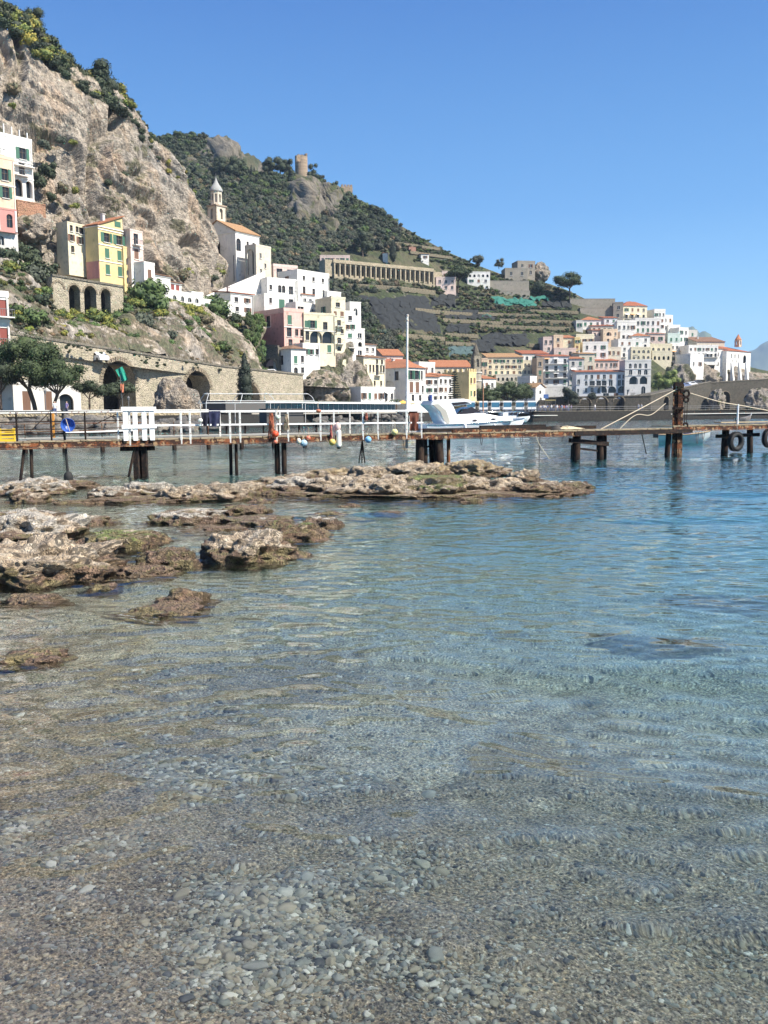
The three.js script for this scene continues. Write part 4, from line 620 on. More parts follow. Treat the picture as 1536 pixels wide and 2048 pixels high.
house(1249, 1301, 722, 792, 328, -4, 11, { wall: 'white', group: GT, F: [[.2, .86, .9, 1.7, 'm'], [.4, .86, .9, 1.7, 'm'], [.58, .86, .9, 1.7, 'm'], [.8, .86, .9, 1.7, 'm'], [.22, .68, 1.1, 1.6, 'w'], [.56, .68, 1.1, 1.6, 'w'], [.8, .68, 1.2, 1.8, 'm'], [.34, .45, 3.0, 2.7, 'a'], [.72, .45, 2.6, 2.7, 'a'], [.32, .2, 2.2, 2.5, 'a'], [.72, .16, 1.4, 2.8, 'm'], [.15, .1, 1, 2, 'w']], R: '3m 3w 3a 3w', band: [.58, .77], roof: ['flat', .5], name: 'hotel', cat: 'hotel', label: 'tall white hotel wing with arched windows at the corner of the sea wall' });
// the tiers behind
const tier = [
  [1086, 1107, 676, 706, 5, 'rose', '2w 1w', ['flat', .5], 'grey pink house with a white chimney at the left end of the upper town'],
  [1107, 1126, 672, 710, 6, 'peach', '1w 1w 1w', ['flat', .5], 'peach house with a roof terrace in the upper left town'],
  [1126, 1149, 676, 706, 6, 'cream', '1B 1w', ['shed', 'orange', 1.6], 'cream house with a small orange roof in the upper left town'],
  [1108, 1152, 698, 716, 4, 'rose', '2w', ['flat', .5], 'low rose terrace house above the red roof edge'],
  [1149, 1160, 676, 712, 5, 'yellow', '1w 1w 1w', ['flat', .4], 'slim yellow house between cream and grey houses'],
  [1152, 1188, 671, 692, 4, 'cream', '3w', ['flat', .6], 'cream house with three windows and a planted roof terrace'],
  [1165, 1216, 686, 718, 3, 'white', '3wwg 3w', ['flat', .6], 'wide white house with two rows of tall windows'],
  [1212, 1242, 696, 716, 4, 'beige', '3w', ['flat', .5], 'beige house with a row of three windows right of the wide white house'],
  [1163, 1202, 640, 656, 5, 'white', '3cww', ['hip', 'orange', 1.8], 'white house with a hipped orange roof at the green slope'],
  [1152, 1166, 642, 658, 5, 'grey', '1w', ['flat', .4], 'tiny grey house at the edge of the green terraces'],
  [1182, 1226, 652, 666, 3, 'beige', '4w', ['shed', 'red', 1.2], 'low beige house under a long red roof'],
  [1184, 1206, 661, 676, 4, 'rose', '2m', ['shed', 'red', 1.0], 'small rose house with two arched windows and red roof'],
  [1206, 1235, 660, 688, 6, 'peach', [[.4, .72, 2.2, 1.6, 'a'], [.85, .72, .8, 1.3, 'w'], [.35, .25, 1, 1.4, 'w'], [.8, .3, .8, 1.2, 'w']], ['flat', .5], 'peach house with one wide arched window'],
  [1208, 1234, 636, 656, 5, 'blue', '2w 2w', ['shed', 'red', 1.3], 'pale blue house hung with blue awning cloth'],
  [1234, 1271, 645, 664, 6, 'white', '4w', ['flat', 1.0], 'white house with four windows and a roof garden'],
  [1240, 1268, 664, 684, 6, 'white', '2d', ['flat', .4], 'white house with two balcony doors under the roof garden house'],
  [1236, 1282, 680, 716, 8, 'white', '3w 2wB 2d', ['flat', .5], 'stepped white house in the thick of the town'],
  [1270, 1321, 638, 668, 3, 'white', '5w 5c', ['flat', .5], 'big pale mansion with two rows of five windows'],
  [1264, 1300, 672, 700, 6, 'white', '2w 2d', ['hip', 'orange', 1.6], 'white house with an orange pyramid roof below the mansion'],
  [1262, 1302, 696, 722, 5, 'cream', '4m 4m', ['flat', .5], 'cream house with arched balconies above the tall hotel wing'],
  [1297, 1330, 668, 686, 5, 'rose', '2w', ['shed', 'red', 1.0], 'pink house with a white awning below the mansion'],
  [1300, 1344, 690, 708, 3, 'cream', '4m', ['flat', .6], 'yellowish house with a row of arched terrace windows'],
  [1304, 1342, 704, 728, 3, 'cream', '4a', ['flat', .6], 'cream house with four arched loggias near the rock face'],
  [1335, 1360, 668, 690, 8, 'mint', '2w', ['flat', .5], 'pale mint green house with two windows'],
  [1340, 1368, 688, 724, 10, 'white', '3w 2d 2w', ['flat', .5], 'white house with balconies at the right of the four loggias'],
  [1308, 1330, 622, 660, 12, 'white', '3w 2w 2w', ['flat', .9], 'tall white house with a vine terrace on its roof'],
  [1326, 1345, 632, 664, 20, 'white', '2w 2w', ['flat', .5], 'white house stepping down right of the vine terrace'],
  [1336, 1360, 652, 674, 14, 'white', '2w 1w', ['flat', .6], 'white house with a flat pergola roof on the ridge'],
  [1357, 1376, 657, 700, 22, 'white', '2w 2w 2m', ['flat', .5], 'tall bright white house at the right shoulder of the hill'],
  [1374, 1394, 662, 698, 16, 'grey', '1w 1w 1w', ['flat', .5], 'grey white house right of the tall bright house'],
  [1226, 1246, 606, 640, -10, 'stone', '1w 1w', ['flat', .5], 'stone side wing of the big house on the hilltop'],
  [1246, 1294, 612, 640, 14, 'cream', '4w 4d', ['hip', 'red', 2.4], 'big cream house with a red roof on the hilltop'],
];
for (const [x0, x1, yt, yb, yaw, wall, F, roof, label] of tier) hx(x0, x1, yt, yb, yaw, { wall, F, roof, label, D: 8, sink: 5, R: '1w 1w' });
// terrace hotel, block and convent at the right end
house(1377, 1436, 692, 716, 408, 8, 12, { wall: 'white', group: GT, F: '7w 7d', roof: ['flat', .5], name: 'hotel', cat: 'hotel', label: 'long white terrace hotel above the bare rock', sink: 3 });
house(1393, 1449, 684, 696, 424, 8, 12, { wall: 'beige', group: GT, roof: ['shed', 'brown', 3.0], label: 'large house with a broad weathered brown roof behind the terrace hotel', sink: 8 });
house(1380, 1407, 710, 745, 400, 32, 8, { wall: 'white', group: GT, F: '2w', roof: ['flat', .4], label: 'white square buttress block standing on the rock', sink: 3 });
house(1428, 1453, 698, 738, 412, 20, 9, { wall: 'white', group: GT, F: '2m 2m', roof: ['shed', 'orange', 1.2], label: 'white house with arched windows left of the convent', sink: 4 });
house(1452, 1500, 703, 752, 418, 42, 16, { wall: 'white', group: GT, F: [[.2, .8, .9, 2.0, 'm'], [.34, .8, .9, 2.0, 'm'], [.48, .8, .9, 2.0, 'm'], [.75, .7, 3.0, 3.6, 'a'], [.25, .6, .6, .8, 'w'], [.4, .6, .6, .8, 'w']], L: '3w 3w 1-', roof: ['hip', 'red', 2.6], name: 'convent', cat: 'convent', label: 'white convent with buttresses at the end of the headland', sink: 4 });
{ const P = at(1476, 694, 424), b = thing('convent_belfry', 'small pointed belfry on the convent roof', 'belfry', P, .6), f = []; for (let k = 0; k < 4; k++) { const q = faceG(2.2, 3.2, [{ x: 0, y: 1.8, w: .9, h: 1.8, t: 'a' }], .3, 0); q.translate(0, 0, 1.1); q.rotateY(k * Math.PI / 2); f.push(q); } mesh('belfry_wall', boxUV(merge(f)), wallMat('peach'), b); mesh('spire', cylG(1.5, .05, 2.6, 8), ROOFS.orange, b).position.y = 3.2; }
for (const [px, w] of [[1463, 1.3], [1478, 1.3], [1492, 1.4]]) { const P = at(px, 757, 408), b = thing('buttress', ['left', 'middle', 'outer'][[1463, 1478, 1492].indexOf(px)] + ' sloping white buttress of the convent', 'buttress', P, .73, 'convent buttresses'), s = new THREE.Shape(); s.moveTo(0, -2); s.lineTo(1.7, -2); s.lineTo(.35, 7); s.lineTo(0, 7); const e = new THREE.ExtrudeGeometry(s, { depth: w, bevelEnabled: false }); e.rotateY(-Math.PI / 2); mesh('masonry', boxUV(e), wallMat('white'), b); }
// rock faces under the right end of the town
function crag3(name, label, px, py, d, w, h, dep, seedv, opt = {}) {
  const g = mergeVertices(new THREE.IcosahedronGeometry(1, opt.detail ?? 25).deleteAttribute('normal').deleteAttribute('uv')), p = g.attributes.position, C = new Float32Array(p.count * 3), base = at(px, py, d), v = V(), q = V();
  for (let i = 0; i < p.count; i++) { v.fromBufferAttribute(p, i); q.set(v.x * w, v.y * h, v.z * dep); const sz = Math.min(w, h), k = 1 + .34 * fbm3(v.x * 1.2 + seedv, v.y * 1.2, v.z * 1.2, 2) + .05 * ridge3(v.x * 3 + seedv, v.y * 2.2, v.z * 3, 3); q.multiplyScalar(k); p.setXYZ(i, q.x, q.y, q.z); q.add(base); const c = rockColor(q, opt.cs ?? 2, opt.warm ?? -.1), gr = fbm3(q.x * .25, q.y * .25, q.z * .25, 3); C.set(gr > (opt.green ?? .22) ? mixc(c, [.09, .11, .04], .8) : c, i * 3); }
  g.setAttribute('color', new THREE.BufferAttribute(C, 3)); g.computeVertexNormals(); boxUV(g);
  const o = mesh(name, g, cliffMat); o.position.copy(base); o.rotation.y = opt.turn ?? 0; return tag(o, label, 'rock', opt.group);
}
crag3('rock_outcrop', 'bare rock face below the loggia houses', 1360, 776, 390, 7, 9, 8, 3, { green: .02 });
crag3('rock_outcrop', 'green flecked rock under the square white buttress block', 1396, 762, 412, 9, 8, 9, 8);
crag3('rock_outcrop', 'rough rock spur under the brick retaining wall', 66, 462, 171, 3.6, 2.8, 3, 61, { warm: .2, green: .3 });
crag3('rock_outcrop', 'brown rock shelf under the convent', 1452, 760, 420, 11, 6, 9, 12);
crag3('rock_outcrop', 'dark shore rock below the convent wall', 1500, 768, 424, 12, 5, 9, 17);
crag3('rock_outcrop', 'large bare crag under the cream loggia house', 662, 768, 221, 8.2, 10.5, 9, 23, { warm: .15, green: .12 });
crag3('rock_outcrop', 'lower flank of the large crag above the beach', 628, 790, 208, 7, 5.5, 6, 27, { warm: .15, green: .15 });
crag3('rock_outcrop', 'right flank of the large crag beside the cream beach house', 704, 786, 218, 4.6, 7, 6, 31, { warm: .15, green: .2 });
crag3('rock_outcrop', 'round craggy boulder as tall as the viaduct arches', 352, 818, 124, 3.0, 3.7, 2.8, 37, { detail: 30, green: .5, cs: 4, warm: .1 });
// sea wall with dark arches below the town, then the ramp and road wall to the right
{
  const A = at(1092, 796, 316), B = at(1302, 792, 312), h = (y) => y;
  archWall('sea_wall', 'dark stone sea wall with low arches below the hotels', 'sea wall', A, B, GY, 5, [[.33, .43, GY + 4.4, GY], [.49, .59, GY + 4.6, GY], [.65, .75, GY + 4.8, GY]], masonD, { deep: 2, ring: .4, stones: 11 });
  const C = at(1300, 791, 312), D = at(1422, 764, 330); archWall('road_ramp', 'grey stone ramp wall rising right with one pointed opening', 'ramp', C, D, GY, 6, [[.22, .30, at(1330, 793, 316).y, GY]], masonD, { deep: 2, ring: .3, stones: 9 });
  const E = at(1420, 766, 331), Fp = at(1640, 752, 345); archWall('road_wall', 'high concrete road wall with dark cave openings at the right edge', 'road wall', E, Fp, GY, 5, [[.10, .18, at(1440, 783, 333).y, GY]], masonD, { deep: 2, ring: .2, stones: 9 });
  crag3('rock_outcrop', 'jagged rock leaning on the high road wall', 1434, 806, 326, 2.6, 4.6, 2.4, 41);
  crag3('rock_outcrop', 'pale rocks at the foot of the road wall by the right edge', 1516, 806, 330, 4.6, 5.2, 3, 43);
}
// ---------------------------------------------------------------- cemetery arcade, tower and ruins on the hill
{
  const A = at(668, 528, 385), B = at(866, 532, 412), d = V(B.x - A.x, 0, B.z - A.z), L = d.length(), base = at(668, 553, 385).y, t = thing('cemetery_arcade', 'long stone colonnade of the hillside cemetery', 'colonnade', V(A.x, base, A.z), Math.atan2(-d.z, d.x)), H = 6.6, n = 20, bay = L / n, st = masonry(col(.64, .58, .48));
  const s = new THREE.Shape(); s.moveTo(0, 0); s.lineTo(L, 0); s.lineTo(L, H - 1.2); s.lineTo(0, H - 1.2); for (let k = 0; k < n; k++) { const p = new THREE.Path(); archPath(p, (k + .5) * bay, 2.9, bay * .52, 3.8); s.holes.push(p); }
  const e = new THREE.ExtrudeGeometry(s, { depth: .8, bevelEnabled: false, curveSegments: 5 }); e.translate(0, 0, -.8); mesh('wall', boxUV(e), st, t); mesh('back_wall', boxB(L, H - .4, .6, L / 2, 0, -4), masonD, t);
  for (let k = 0; k <= n; k++) mesh('column', [boxB(.62, H - 1.1, .7, k * bay, 0, .3)], st, t);
  mesh('cornice', [boxB(L + 1.4, .7, 6, L / 2, H - 1.2, -2.2)], st, t); mesh('roof_parapet', [boxB(L + .8, .8, 5.2, L / 2, H - .5, -2.4)], st, t); mesh('plinth', [boxB(L + 1, 1.2, 1.6, L / 2, -1.2, .2)], st, t); mesh('retaining_base', [boxB(L + .4, 6, 1, L / 2, -7.2, -.3)], masonry(col(.56, .52, .42)), t);
  mesh('end_block', [boxB(4, H, 5, -2, 0, -2.8)], st, t); mesh('end_block', [boxB(5, H - .5, 5, L + 2.6, -.4, -2.8)], st, t);
}
{ const P = at(603, 352, 492), b = thing('watchtower', 'ruined round watchtower with a broken top on the hill crest', 'tower', V(P.x, P.y - 3, P.z)), R = 3.2, n = 26, G = [], mt = masonry(col(.56, .45, .37));
  for (let k = 0; k < n; k++) { const am = (k + .5) / n * 6.283, h = 12.5 + (Math.cos(am - 2.6) > .3 ? 1.6 : 0) - (Math.abs(am - 6.0) < .35 ? 3.4 : 0) + .5 * n2(k * 1.3, 2), q = boxB(R * 6.283 / n * 1.04, h, .9, 0, 0, R - .45); q.rotateY(am); G.push(q); }
  mesh('wall', G, mt, b); mesh('floor', cylG(R - .6, R - .6, 9, 20), mt, b);
  const Q = at(693, 386, 488), r = thing('ruined_wall', 'low crenellated ruin on the ridge right of the watchtower', 'ruin', Q, .2); mesh('wall', [boxB(6, 3, 2.2), ...[-2.2, -.6, 1, 2.4].map((x) => boxB(.9, 1, 2, x, 3, 0))], mt, r); }
const hs = (x0, x1, yt, yb, yaw, o) => hx(x0, x1, yt, yb, yaw, { group: 'buildings on the hill', sink: 4, ...o });
hs(640, 700, 512, 526, 5, { wall: 'rose', F: '6w', roof: ['flat', .4], label: 'cemetery tomb building with rows of small niches', name: 'tomb_building', cat: 'building' });
hs(842, 858, 508, 520, 10, { wall: 'white', F: '1w', roof: ['shed', 'tan', .8], label: 'small white chapel house above the colonnade' });
hs(766, 776, 506, 516, 5, { wall: 'white', roof: ['shed', 'red', .8], label: 'tiny white hut beside the cypress over the colonnade' });
hs(818, 832, 495, 500, 5, { wall: 'brick', roof: ['flat', .3], label: 'small red hut higher up the terraces' });
hs(872, 912, 556, 582, 8, { wall: 'rose', F: '3w 3w', roof: ['flat', .5], label: 'old rose house left of the umbrella pine' });
hs(884, 900, 543, 558, 8, { wall: 'rose', F: '1w', roof: ['flat', .3], label: 'rooftop room of the old rose house', out: -2 });
hs(935, 980, 545, 568, 6, { wall: 'white', F: '5a 3w', roof: ['flat', .4], label: 'white villa with a colonnade right of the umbrella pine' });
hs(1010, 1055, 538, 556, 4, { wall: 'stone', F: '2w', roof: ['flat', .5], label: 'long low stone house on the ridge' });
hs(1035, 1070, 524, 552, 10, { wall: 'stone', F: '2w 2w', roof: ['flat', .6], label: 'square stone house on the rocky ridge', R: '1w 1w' });
crag3('rock_outcrop', 'dark rock knob beside the square stone house on the ridge', 1080, 548, 456, 4.5, 5, 4, 51);
for (const [x0, x1, y0, y1] of [[940, 1058, 562, 582], [1140, 1230, 598, 615], [1160, 1240, 616, 632], [985, 1060, 582, 590]]) hs(x0, x1, y0, y1, 3, { wall: 'stone', roof: ['flat', .2], D: 3, sink: 2, name: 'terrace_wall', cat: 'wall', label: `${{ 940: 'long pale', 1140: 'upper', 1160: 'lower', 985: 'short' }[x0]} stone terrace wall ${x0 > 1100 ? 'left of the hilltop house' : 'under the white villa and stone house'}`, out: 1 });
// ---------------------------------------------------------------- woods, terraces and nets on the hill
const inBox = (px, py, b) => px > b[0] && px < b[1] && py > b[2] && py < b[3];
const noWood = [[636, 884, 503, 566], [868, 985, 538, 574], [1030, 1095, 518, 562], [586, 622, 300, 380], [682, 704, 366, 392], [1140, 1240, 596, 634], [1148, 1560, 630, 830], [955, 1160, 665, 830], [1080, 1160, 668, 830]];
const nets = [
  [[711, 588], [857, 588], [888, 668], [777, 670], 0, 'large black net draped over the terraces below the colonnade'], [[864, 592], [917, 582], [913, 617], [862, 613], 0, 'black net hung under the umbrella pine'],
  [[888, 619], [992, 620], [994, 641], [886, 640], 0, 'black net over the middle terrace'], [[891, 645], [943, 644], [945, 668], [893, 667], 0, 'small square black net beside the terrace path'],
  [[955, 668], [1055, 665], [1056, 693], [960, 690], 0, 'wide black net low on the slope above the town'], [[1080, 602], [1145, 602], [1146, 618], [1080, 617], 0, 'black net under the right umbrella pine'],
  [[940, 676], [985, 676], [990, 706], [943, 706], 0, 'dark net behind the stone bell tower'], [[981, 592], [1068, 597], [1076, 615], [988, 610], 1, 'long green net stretched below the stone terrace wall'],
  [[1057, 590], [1100, 592], [1102, 601], [1060, 601], 1, 'short green net beside the long green one'], [[960, 628], [990, 627], [990, 632], [960, 633], 1, 'small green net strip on the middle terrace'], [[893, 692], [948, 690], [948, 712], [895, 712], 2, 'teal grey net at the foot of the slope']];
const inQuad = (px, py, q) => { let s = 0; for (let i = 0; i < 4; i++) { const [ax, ay] = q[i], [bx, by] = q[(i + 1) % 4]; s += Math.sign((bx - ax) * (py - ay) - (by - ay) * (px - ax)); } return Math.abs(s) === 4; };
const netMats = [std(col(.016, .018, .018), .95), std(col(.02, .13, .10), .9), std(col(.05, .085, .085), .9)];
for (const q of nets) {
  const g = sheet(60, 36, (u, v) => { const em = clamp(Math.min(u, 1 - u, (1 - v) * .6, v * .6) * 9, 0, 1); const x0 = lerp(q[0][0], q[1][0], u), y0 = lerp(q[0][1], q[1][1], u), x1 = lerp(q[3][0], q[2][0], u), y1 = lerp(q[3][1], q[2][1], u), px = lerp(x0, x1, v), py = lerp(y0, y1, v); return hillPt(px + 5 * n2(px * .05, py * .08), py + 4 * n2(px * .06 + 4, py * .05), -.6 + em * (2.6 + .9 * n2(px * .07, py * .09) + .6 * Math.abs(n2(px * .22, py * .16)) + .12 * n2(px * .7, py * .5))); });
  const o = mesh('crop_net', g, netMats[q[4]]); o.material.side = THREE.DoubleSide; tag(o, q[5], 'net', 'crop nets on the terraces');
}
{
  const kinds = { oak: [], olive: [], fresh: [], dry: [] };
  const put = (kind, px, py, s, flat = 1) => kinds[kind].push(oneBush(kind, hillPt(px, py, .6).add(V(0, s * .15, 0)), s, flat));
  for (let k = 0; k < 70000; k++) {
    const px = rr(300, 1250), top = hillTop(px), py = top + 2 + (rnd() * (730 - top)); if (py > 725) continue;
    if (noWood.some((b) => inBox(px, py, b)) || nets.some((q) => inQuad(px, py, q))) continue;
    const wood = px < 640 + (520 - py) * .9 || (px < 700 && py < 640) ? 1 : .42, n = fbm2(px * .02, py * .03, 3), c = crag(px, py);
    if (c > .5 && rnd() > .6) continue;
    if (rnd() > wood * (.55 + n * .6)) continue;
    const high = py < top + 45 && px < 780, r = rnd(), kind = high ? (r < .8 ? 'oak' : 'fresh') : px > 800 ? (r < .3 ? 'oak' : r < .62 ? 'fresh' : r < .82 ? 'olive' : 'dry') : r < .52 ? 'olive' : r < .84 ? 'oak' : r < .93 ? 'fresh' : 'dry';
    put(kind, px, py, (px > 800 ? .4 + 1.0 * Math.pow(rnd(), 2) : .6 + 1.7 * Math.pow(rnd(), 2.2)) * (high ? 1.15 : 1), px > 800 ? .8 : 1.1);
  }
  // hedge rows along the terraces
  for (const [a, b, py] of [[820, 900, 505], [830, 950, 522], [700, 800, 575], [880, 1010, 642], [940, 1150, 655], [960, 1160, 625], [890, 960, 672], [1060, 1160, 640], [1080, 1150, 690], [890, 950, 690], [760, 860, 482], [690, 800, 468]])
    for (let px = a; px < b; px += rr(1.5, 4)) put(rnd() < .7 ? 'fresh' : 'olive', px, py + rr(-2, 2) + 3 * n2(px * .05, py), rr(.5, 1.0), .7);
  growth('hill_woods', 'dark evergreen woods covering the hill', 'woods', 'oak', kinds.oak); growth('olive_grove', 'grey green olive groves on the hill', 'olive grove', 'olive', kinds.olive); growth('hill_scrub', 'bright green scrub and hedges on the terraces', 'scrub', 'fresh', kinds.fresh); growth('dry_scrub', 'dry brown scrub on the hill', 'scrub', 'dry', kinds.dry);
}
const twM = masonry(col(.33, .30, .24));
function contourWall(px0, px1, pyRef, h) {
  const Y = hillPt((px0 + px1) / 2, pyRef).y, pts = []; for (let px = px0; px <= px1; px += 6) { let a = 300, b = 830; for (let k = 0; k < 24; k++) { const m = (a + b) / 2; hillPt(px, m).y > Y ? a = m : b = m; } pts.push(hillPt(px, a, 1.4)); }
  const o = pts[0].clone(), t = thing('terrace_wall', 'dry stone terrace wall among the planted terraces', 'wall', o, 0, 'terrace walls on the hill'); mesh('masonry', pts.slice(1).map((p, i) => { const A = pts[i].clone().sub(o), B = p.clone().sub(o); A.y = B.y = h / 2 - .3; return beam(A, B.add(B.clone().sub(A).multiplyScalar(.02)), .6, h); }), twM, t);
}
for (const [a, b, y, h] of [[830, 945, 628, 1.6], [885, 1010, 646, 1.5], [890, 960, 674, 1.6], [955, 1075, 632, 1.4], [1000, 1150, 645, 1.5], [960, 1140, 658, 1.6], [1060, 1160, 626, 1.5], [890, 950, 690, 1.4], [1058, 1150, 694, 1.5], [820, 905, 512, 1.3], [700, 800, 478, 1.3], [790, 880, 494, 1.3], [690, 870, 580, 2.0], [775, 890, 676, 1.6]]) contourWall(a, b, y, h);
// trees one can point at on the hill
for (const [px, py, h, w, kind, label] of [[537, 352, 9, 8, 'oak', 'dark round tree left of the watchtower'], [560, 352, 10, 9, 'oak', 'broad dark tree just left of the watchtower'], [578, 350, 8, 7, 'oak', 'dark tree touching the watchtower on its left'], [627, 366, 11, 7, 'oak', 'pointed dark tree right of the watchtower'], [470, 352, 9, 11, 'oak', 'dark tree clump under the rocky knob'], [440, 350, 9, 11, 'oak', 'dark tree above the bell tower'], [668, 388, 6, 6, 'oak', 'small tree on the ridge left of the ruin'], [998, 536, 5, 5, 'olive', 'thin tree alone on the skyline left of the stone house'], [726, 512, 11, 9, 'oak', 'dark tree above the left half of the colonnade'], [955, 533, 5, 7, 'olive', 'loose tree on the skyline above the white villa'], [1080, 590, 8, 9, 'oak', 'dark tree left of the right umbrella pine']])
  roundTree(hillPt(px, py, 1), h, w, kind, label, 'trees on the hill');
cypress(hillPt(503, 358, 1), 7, 1.6, 'left of two thin cypresses on the hill crest', 'cypresses'); cypress(hillPt(509, 358, 1), 6, 1.5, 'right of two thin cypresses on the hill crest', 'cypresses'); cypress(hillPt(786, 522, 4), 9, 3.6, 'dark cypress standing above the colonnade', 'cypresses');
pineTree(hillPt(916, 584, 3), 11, 12.6, 'umbrella pine on the slope above the nets', 'umbrella pines on the hill', { bare: .45, kind: 'pine', flat: .42, limbs: 9 });
pineTree(hillPt(1139, 598, 3), 12, 13.5, 'umbrella pine on the right shoulder of the hill', 'umbrella pines on the hill', { bare: .42, kind: 'pine', flat: .48, limbs: 9 });
cypress(at(491, 800, 162).setY(GY), 10.6, 3.3, 'tall cypress in front of the viaduct arch', 'cypresses');
// promenade pines
pineTree(at(72, 822, 114).setY(GY), 9.8, 8.8, 'tall leaning pine on the left promenade', 'promenade pines', { lean: -.08, bare: .36, flat: .8, limbs: 10, leaves: 9000, leaf: .13 });
pineTree(at(106, 822, 113).setY(GY), 7.0, 7.0, 'pine with a forked trunk beside the tall leaning pine', 'promenade pines', { lean: .1, bare: .4, flat: .75, limbs: 9, leaves: 7500, leaf: .12 });
pineTree(at(2, 822, 112).setY(GY), 7.8, 6.0, 'dark pine cut by the left picture edge', 'promenade pines', { bare: .38, flat: .9, limbs: 7, leaves: 5000, leaf: .12, kind: 'oak' });
pineTree(at(180, 822, 118).setY(GY), 4.5, 4.4, 'small round headed pine left of the green flag', 'promenade pines', { bare: .5, flat: .7, limbs: 6, leaves: 3500, leaf: .09, kind: 'oak' });
pineTree(at(240, 822, 120).setY(GY), 4.3, 4.6, 'small round headed pine behind the green flag', 'promenade pines', { bare: .5, flat: .65, limbs: 6, leaves: 3500, leaf: .09, kind: 'oak' });
// harbour trees of the town
pineTree(at(966, 812, 282).setY(GY), 7.2, 11.5, 'low spreading pine behind the yacht bow', 'harbour pines', { bare: .34, flat: .5, limbs: 8, leaf: .17 });
pineTree(at(1018, 812, 290).setY(GY), 9.6, 12.8, 'big round topped pine above the coaches', 'harbour pines', { bare: .32, flat: .62, limbs: 10, leaf: .18, leaves: 5500 });
pineTree(at(1049, 812, 292).setY(GY), 7.6, 7.5, 'pine attached to the right of the big round topped pine', 'harbour pines', { bare: .35, flat: .65, limbs: 7, leaf: .16 });
roundTree(at(1139, 806, 312).setY(GY + 1), 7.4, 7, 'dark', 'dark bushy tree left of the wide white hotel', 'harbour trees'); roundTree(at(1184, 802, 312).setY(GY + 3.5), 3, 4, 'dark', 'low dark bush in front of the wide white hotel', 'harbour trees');
for (const [px, h, w, l] of [[1318, 8, 7, 'left'], [1336, 9, 8, 'middle'], [1352, 7, 6, 'right']]) roundTree(at(px, 782, 362), h, w, 'willow', `${l} of three pale green trees beside the ramp wall`, 'pale trees by the ramp');
{ // tiered conifer
  const P = at(909, 812, 246).setY(GY), t = thing('norfolk_pine', 'tall tiered conifer in front of the white beach houses', 'tree', P, 0), H = 11.4, lobes = []; mesh('trunk', rod(V(0, 0, 0), V(0, H, 0), .22, .04), barkMat, t);
  for (let k = 0; k < 17; k++) { const y = 1.2 + k * (H - 1.4) / 17, r = 1.95 * (1 - k / 18.5) + .15; for (let a = 0; a < 9; a++) for (let s = 1; s <= 3; s++) lobes.push({ c: V(Math.cos(a * .698 + k) * r * s / 3, y - .1 * s / 3 + .05 * s * s / 9, Math.sin(a * .698 + k) * r * s / 3), r: .22, f: .5 }); }
  mesh('crown', leavesG(lobes, 7000, .16, GREEN.dark.concat([[.04, .06, .028]]), .4), leafMat, t);
}
// palm by the beach house
{ const P = at(793, 818, 205).setY(GY), t = thing('palm_tree', 'small palm beside the low white beach house', 'tree', P, 0), G = []; mesh('trunk', rod(V(0, 0, 0), V(0, 2.6, 0), .2, .16), barkMat, t); for (let k = 0; k < 16; k++) { const a = k * .3927 * 1.02, e = V(Math.cos(a), 0, Math.sin(a)); for (let i = 0; i < 7; i++) { const p0 = e.clone().multiplyScalar(.25 * i).add(V(0, 2.6 + .5 * Math.sin(i / 7 * 2.2) - .012 * i * i, 0)), p1 = e.clone().multiplyScalar(.25 * (i + 1)).add(V(0, 2.6 + .5 * Math.sin((i + 1) / 7 * 2.2) - .012 * (i + 1) ** 2, 0)); G.push(beam(p0, p1, .34 * (1 - i / 9), .03)); } } mesh('fronds', G, std(col(.07, .10, .035), .7), t).userData.kind = 'stuff'; }
// shrubs on the slope and cliff
const onBank = (px, py, up = 0) => bankFn(px, clamp((wallTopPy(px) - py) / (wallTopPy(px) - bankTop(px)), .02, 1)).add(V(0, up, 0));
const SL = { broom: 'yellow green broom bush on the rocky slope', fresh: 'bright green bush on the rocky slope', oak: 'dark green bush on the rocky slope', dry: 'brown withered bush on the rocky slope', olive: 'grey green bush on the rocky slope' };
const slopeShrubs = [[30, 520, 2.6, 'oak'], [55, 535, 2.8, 'oak'], [15, 545, 2.2, 'oak'], [90, 545, 1.8, 'oak'], [20, 566, 1.4, 'broom'], [78, 585, 2.2, 'olive'], [120, 606, 1.2, 'broom'], [110, 622, 1.4, 'broom'], [60, 655, 1.8, 'fresh'], [80, 630, 1.3, 'oak'], [115, 652, .9, 'broom'], [155, 640, 1.2, 'broom'], [187, 640, 1.3, 'broom'], [203, 664, 1.7, 'broom'], [218, 680, 1.3, 'broom'], [161, 686, .9, 'broom'], [225, 628, 1.6, 'fresh'], [240, 640, 1.6, 'broom'], [256, 612, 1.2, 'dry'], [262, 585, 2.2, 'fresh'], [285, 610, 3.2, 'fresh'], [300, 635, 2.6, 'fresh'], [272, 632, 1.4, 'broom'], [313, 592, 1.2, 'broom'], [340, 624, 1.2, 'broom'], [360, 632, 1.4, 'broom'], [378, 640, 1.4, 'broom'], [398, 645, 1.5, 'broom'], [382, 655, 1.2, 'broom'], [412, 655, 1.3, 'broom'], [290, 670, 1.8, 'olive'], [320, 655, 1.2, 'broom'], [360, 676, 1.2, 'oak'], [425, 628, 2.8, 'fresh'], [440, 645, 2.8, 'fresh'], [412, 668, 1.6, 'dry'], [470, 660, 1.5, 'oak'], [425, 712, 1.2, 'broom'], [385, 700, 1.2, 'dry'], [340, 690, 1.1, 'olive']];
{ const iv = []; for (let k = 0; k < 70; k++) { const px = rr(488, 528), py = rr(632, 748); iv.push(oneBush('fresh', at(px, py, wallD(px) + 8.2 + (745 - py) * .1), rr(.6, 1.0), 1.6)); } growth('ivy', 'curtain of ivy hanging down the rock beside the cypress', 'ivy', 'fresh', iv); }
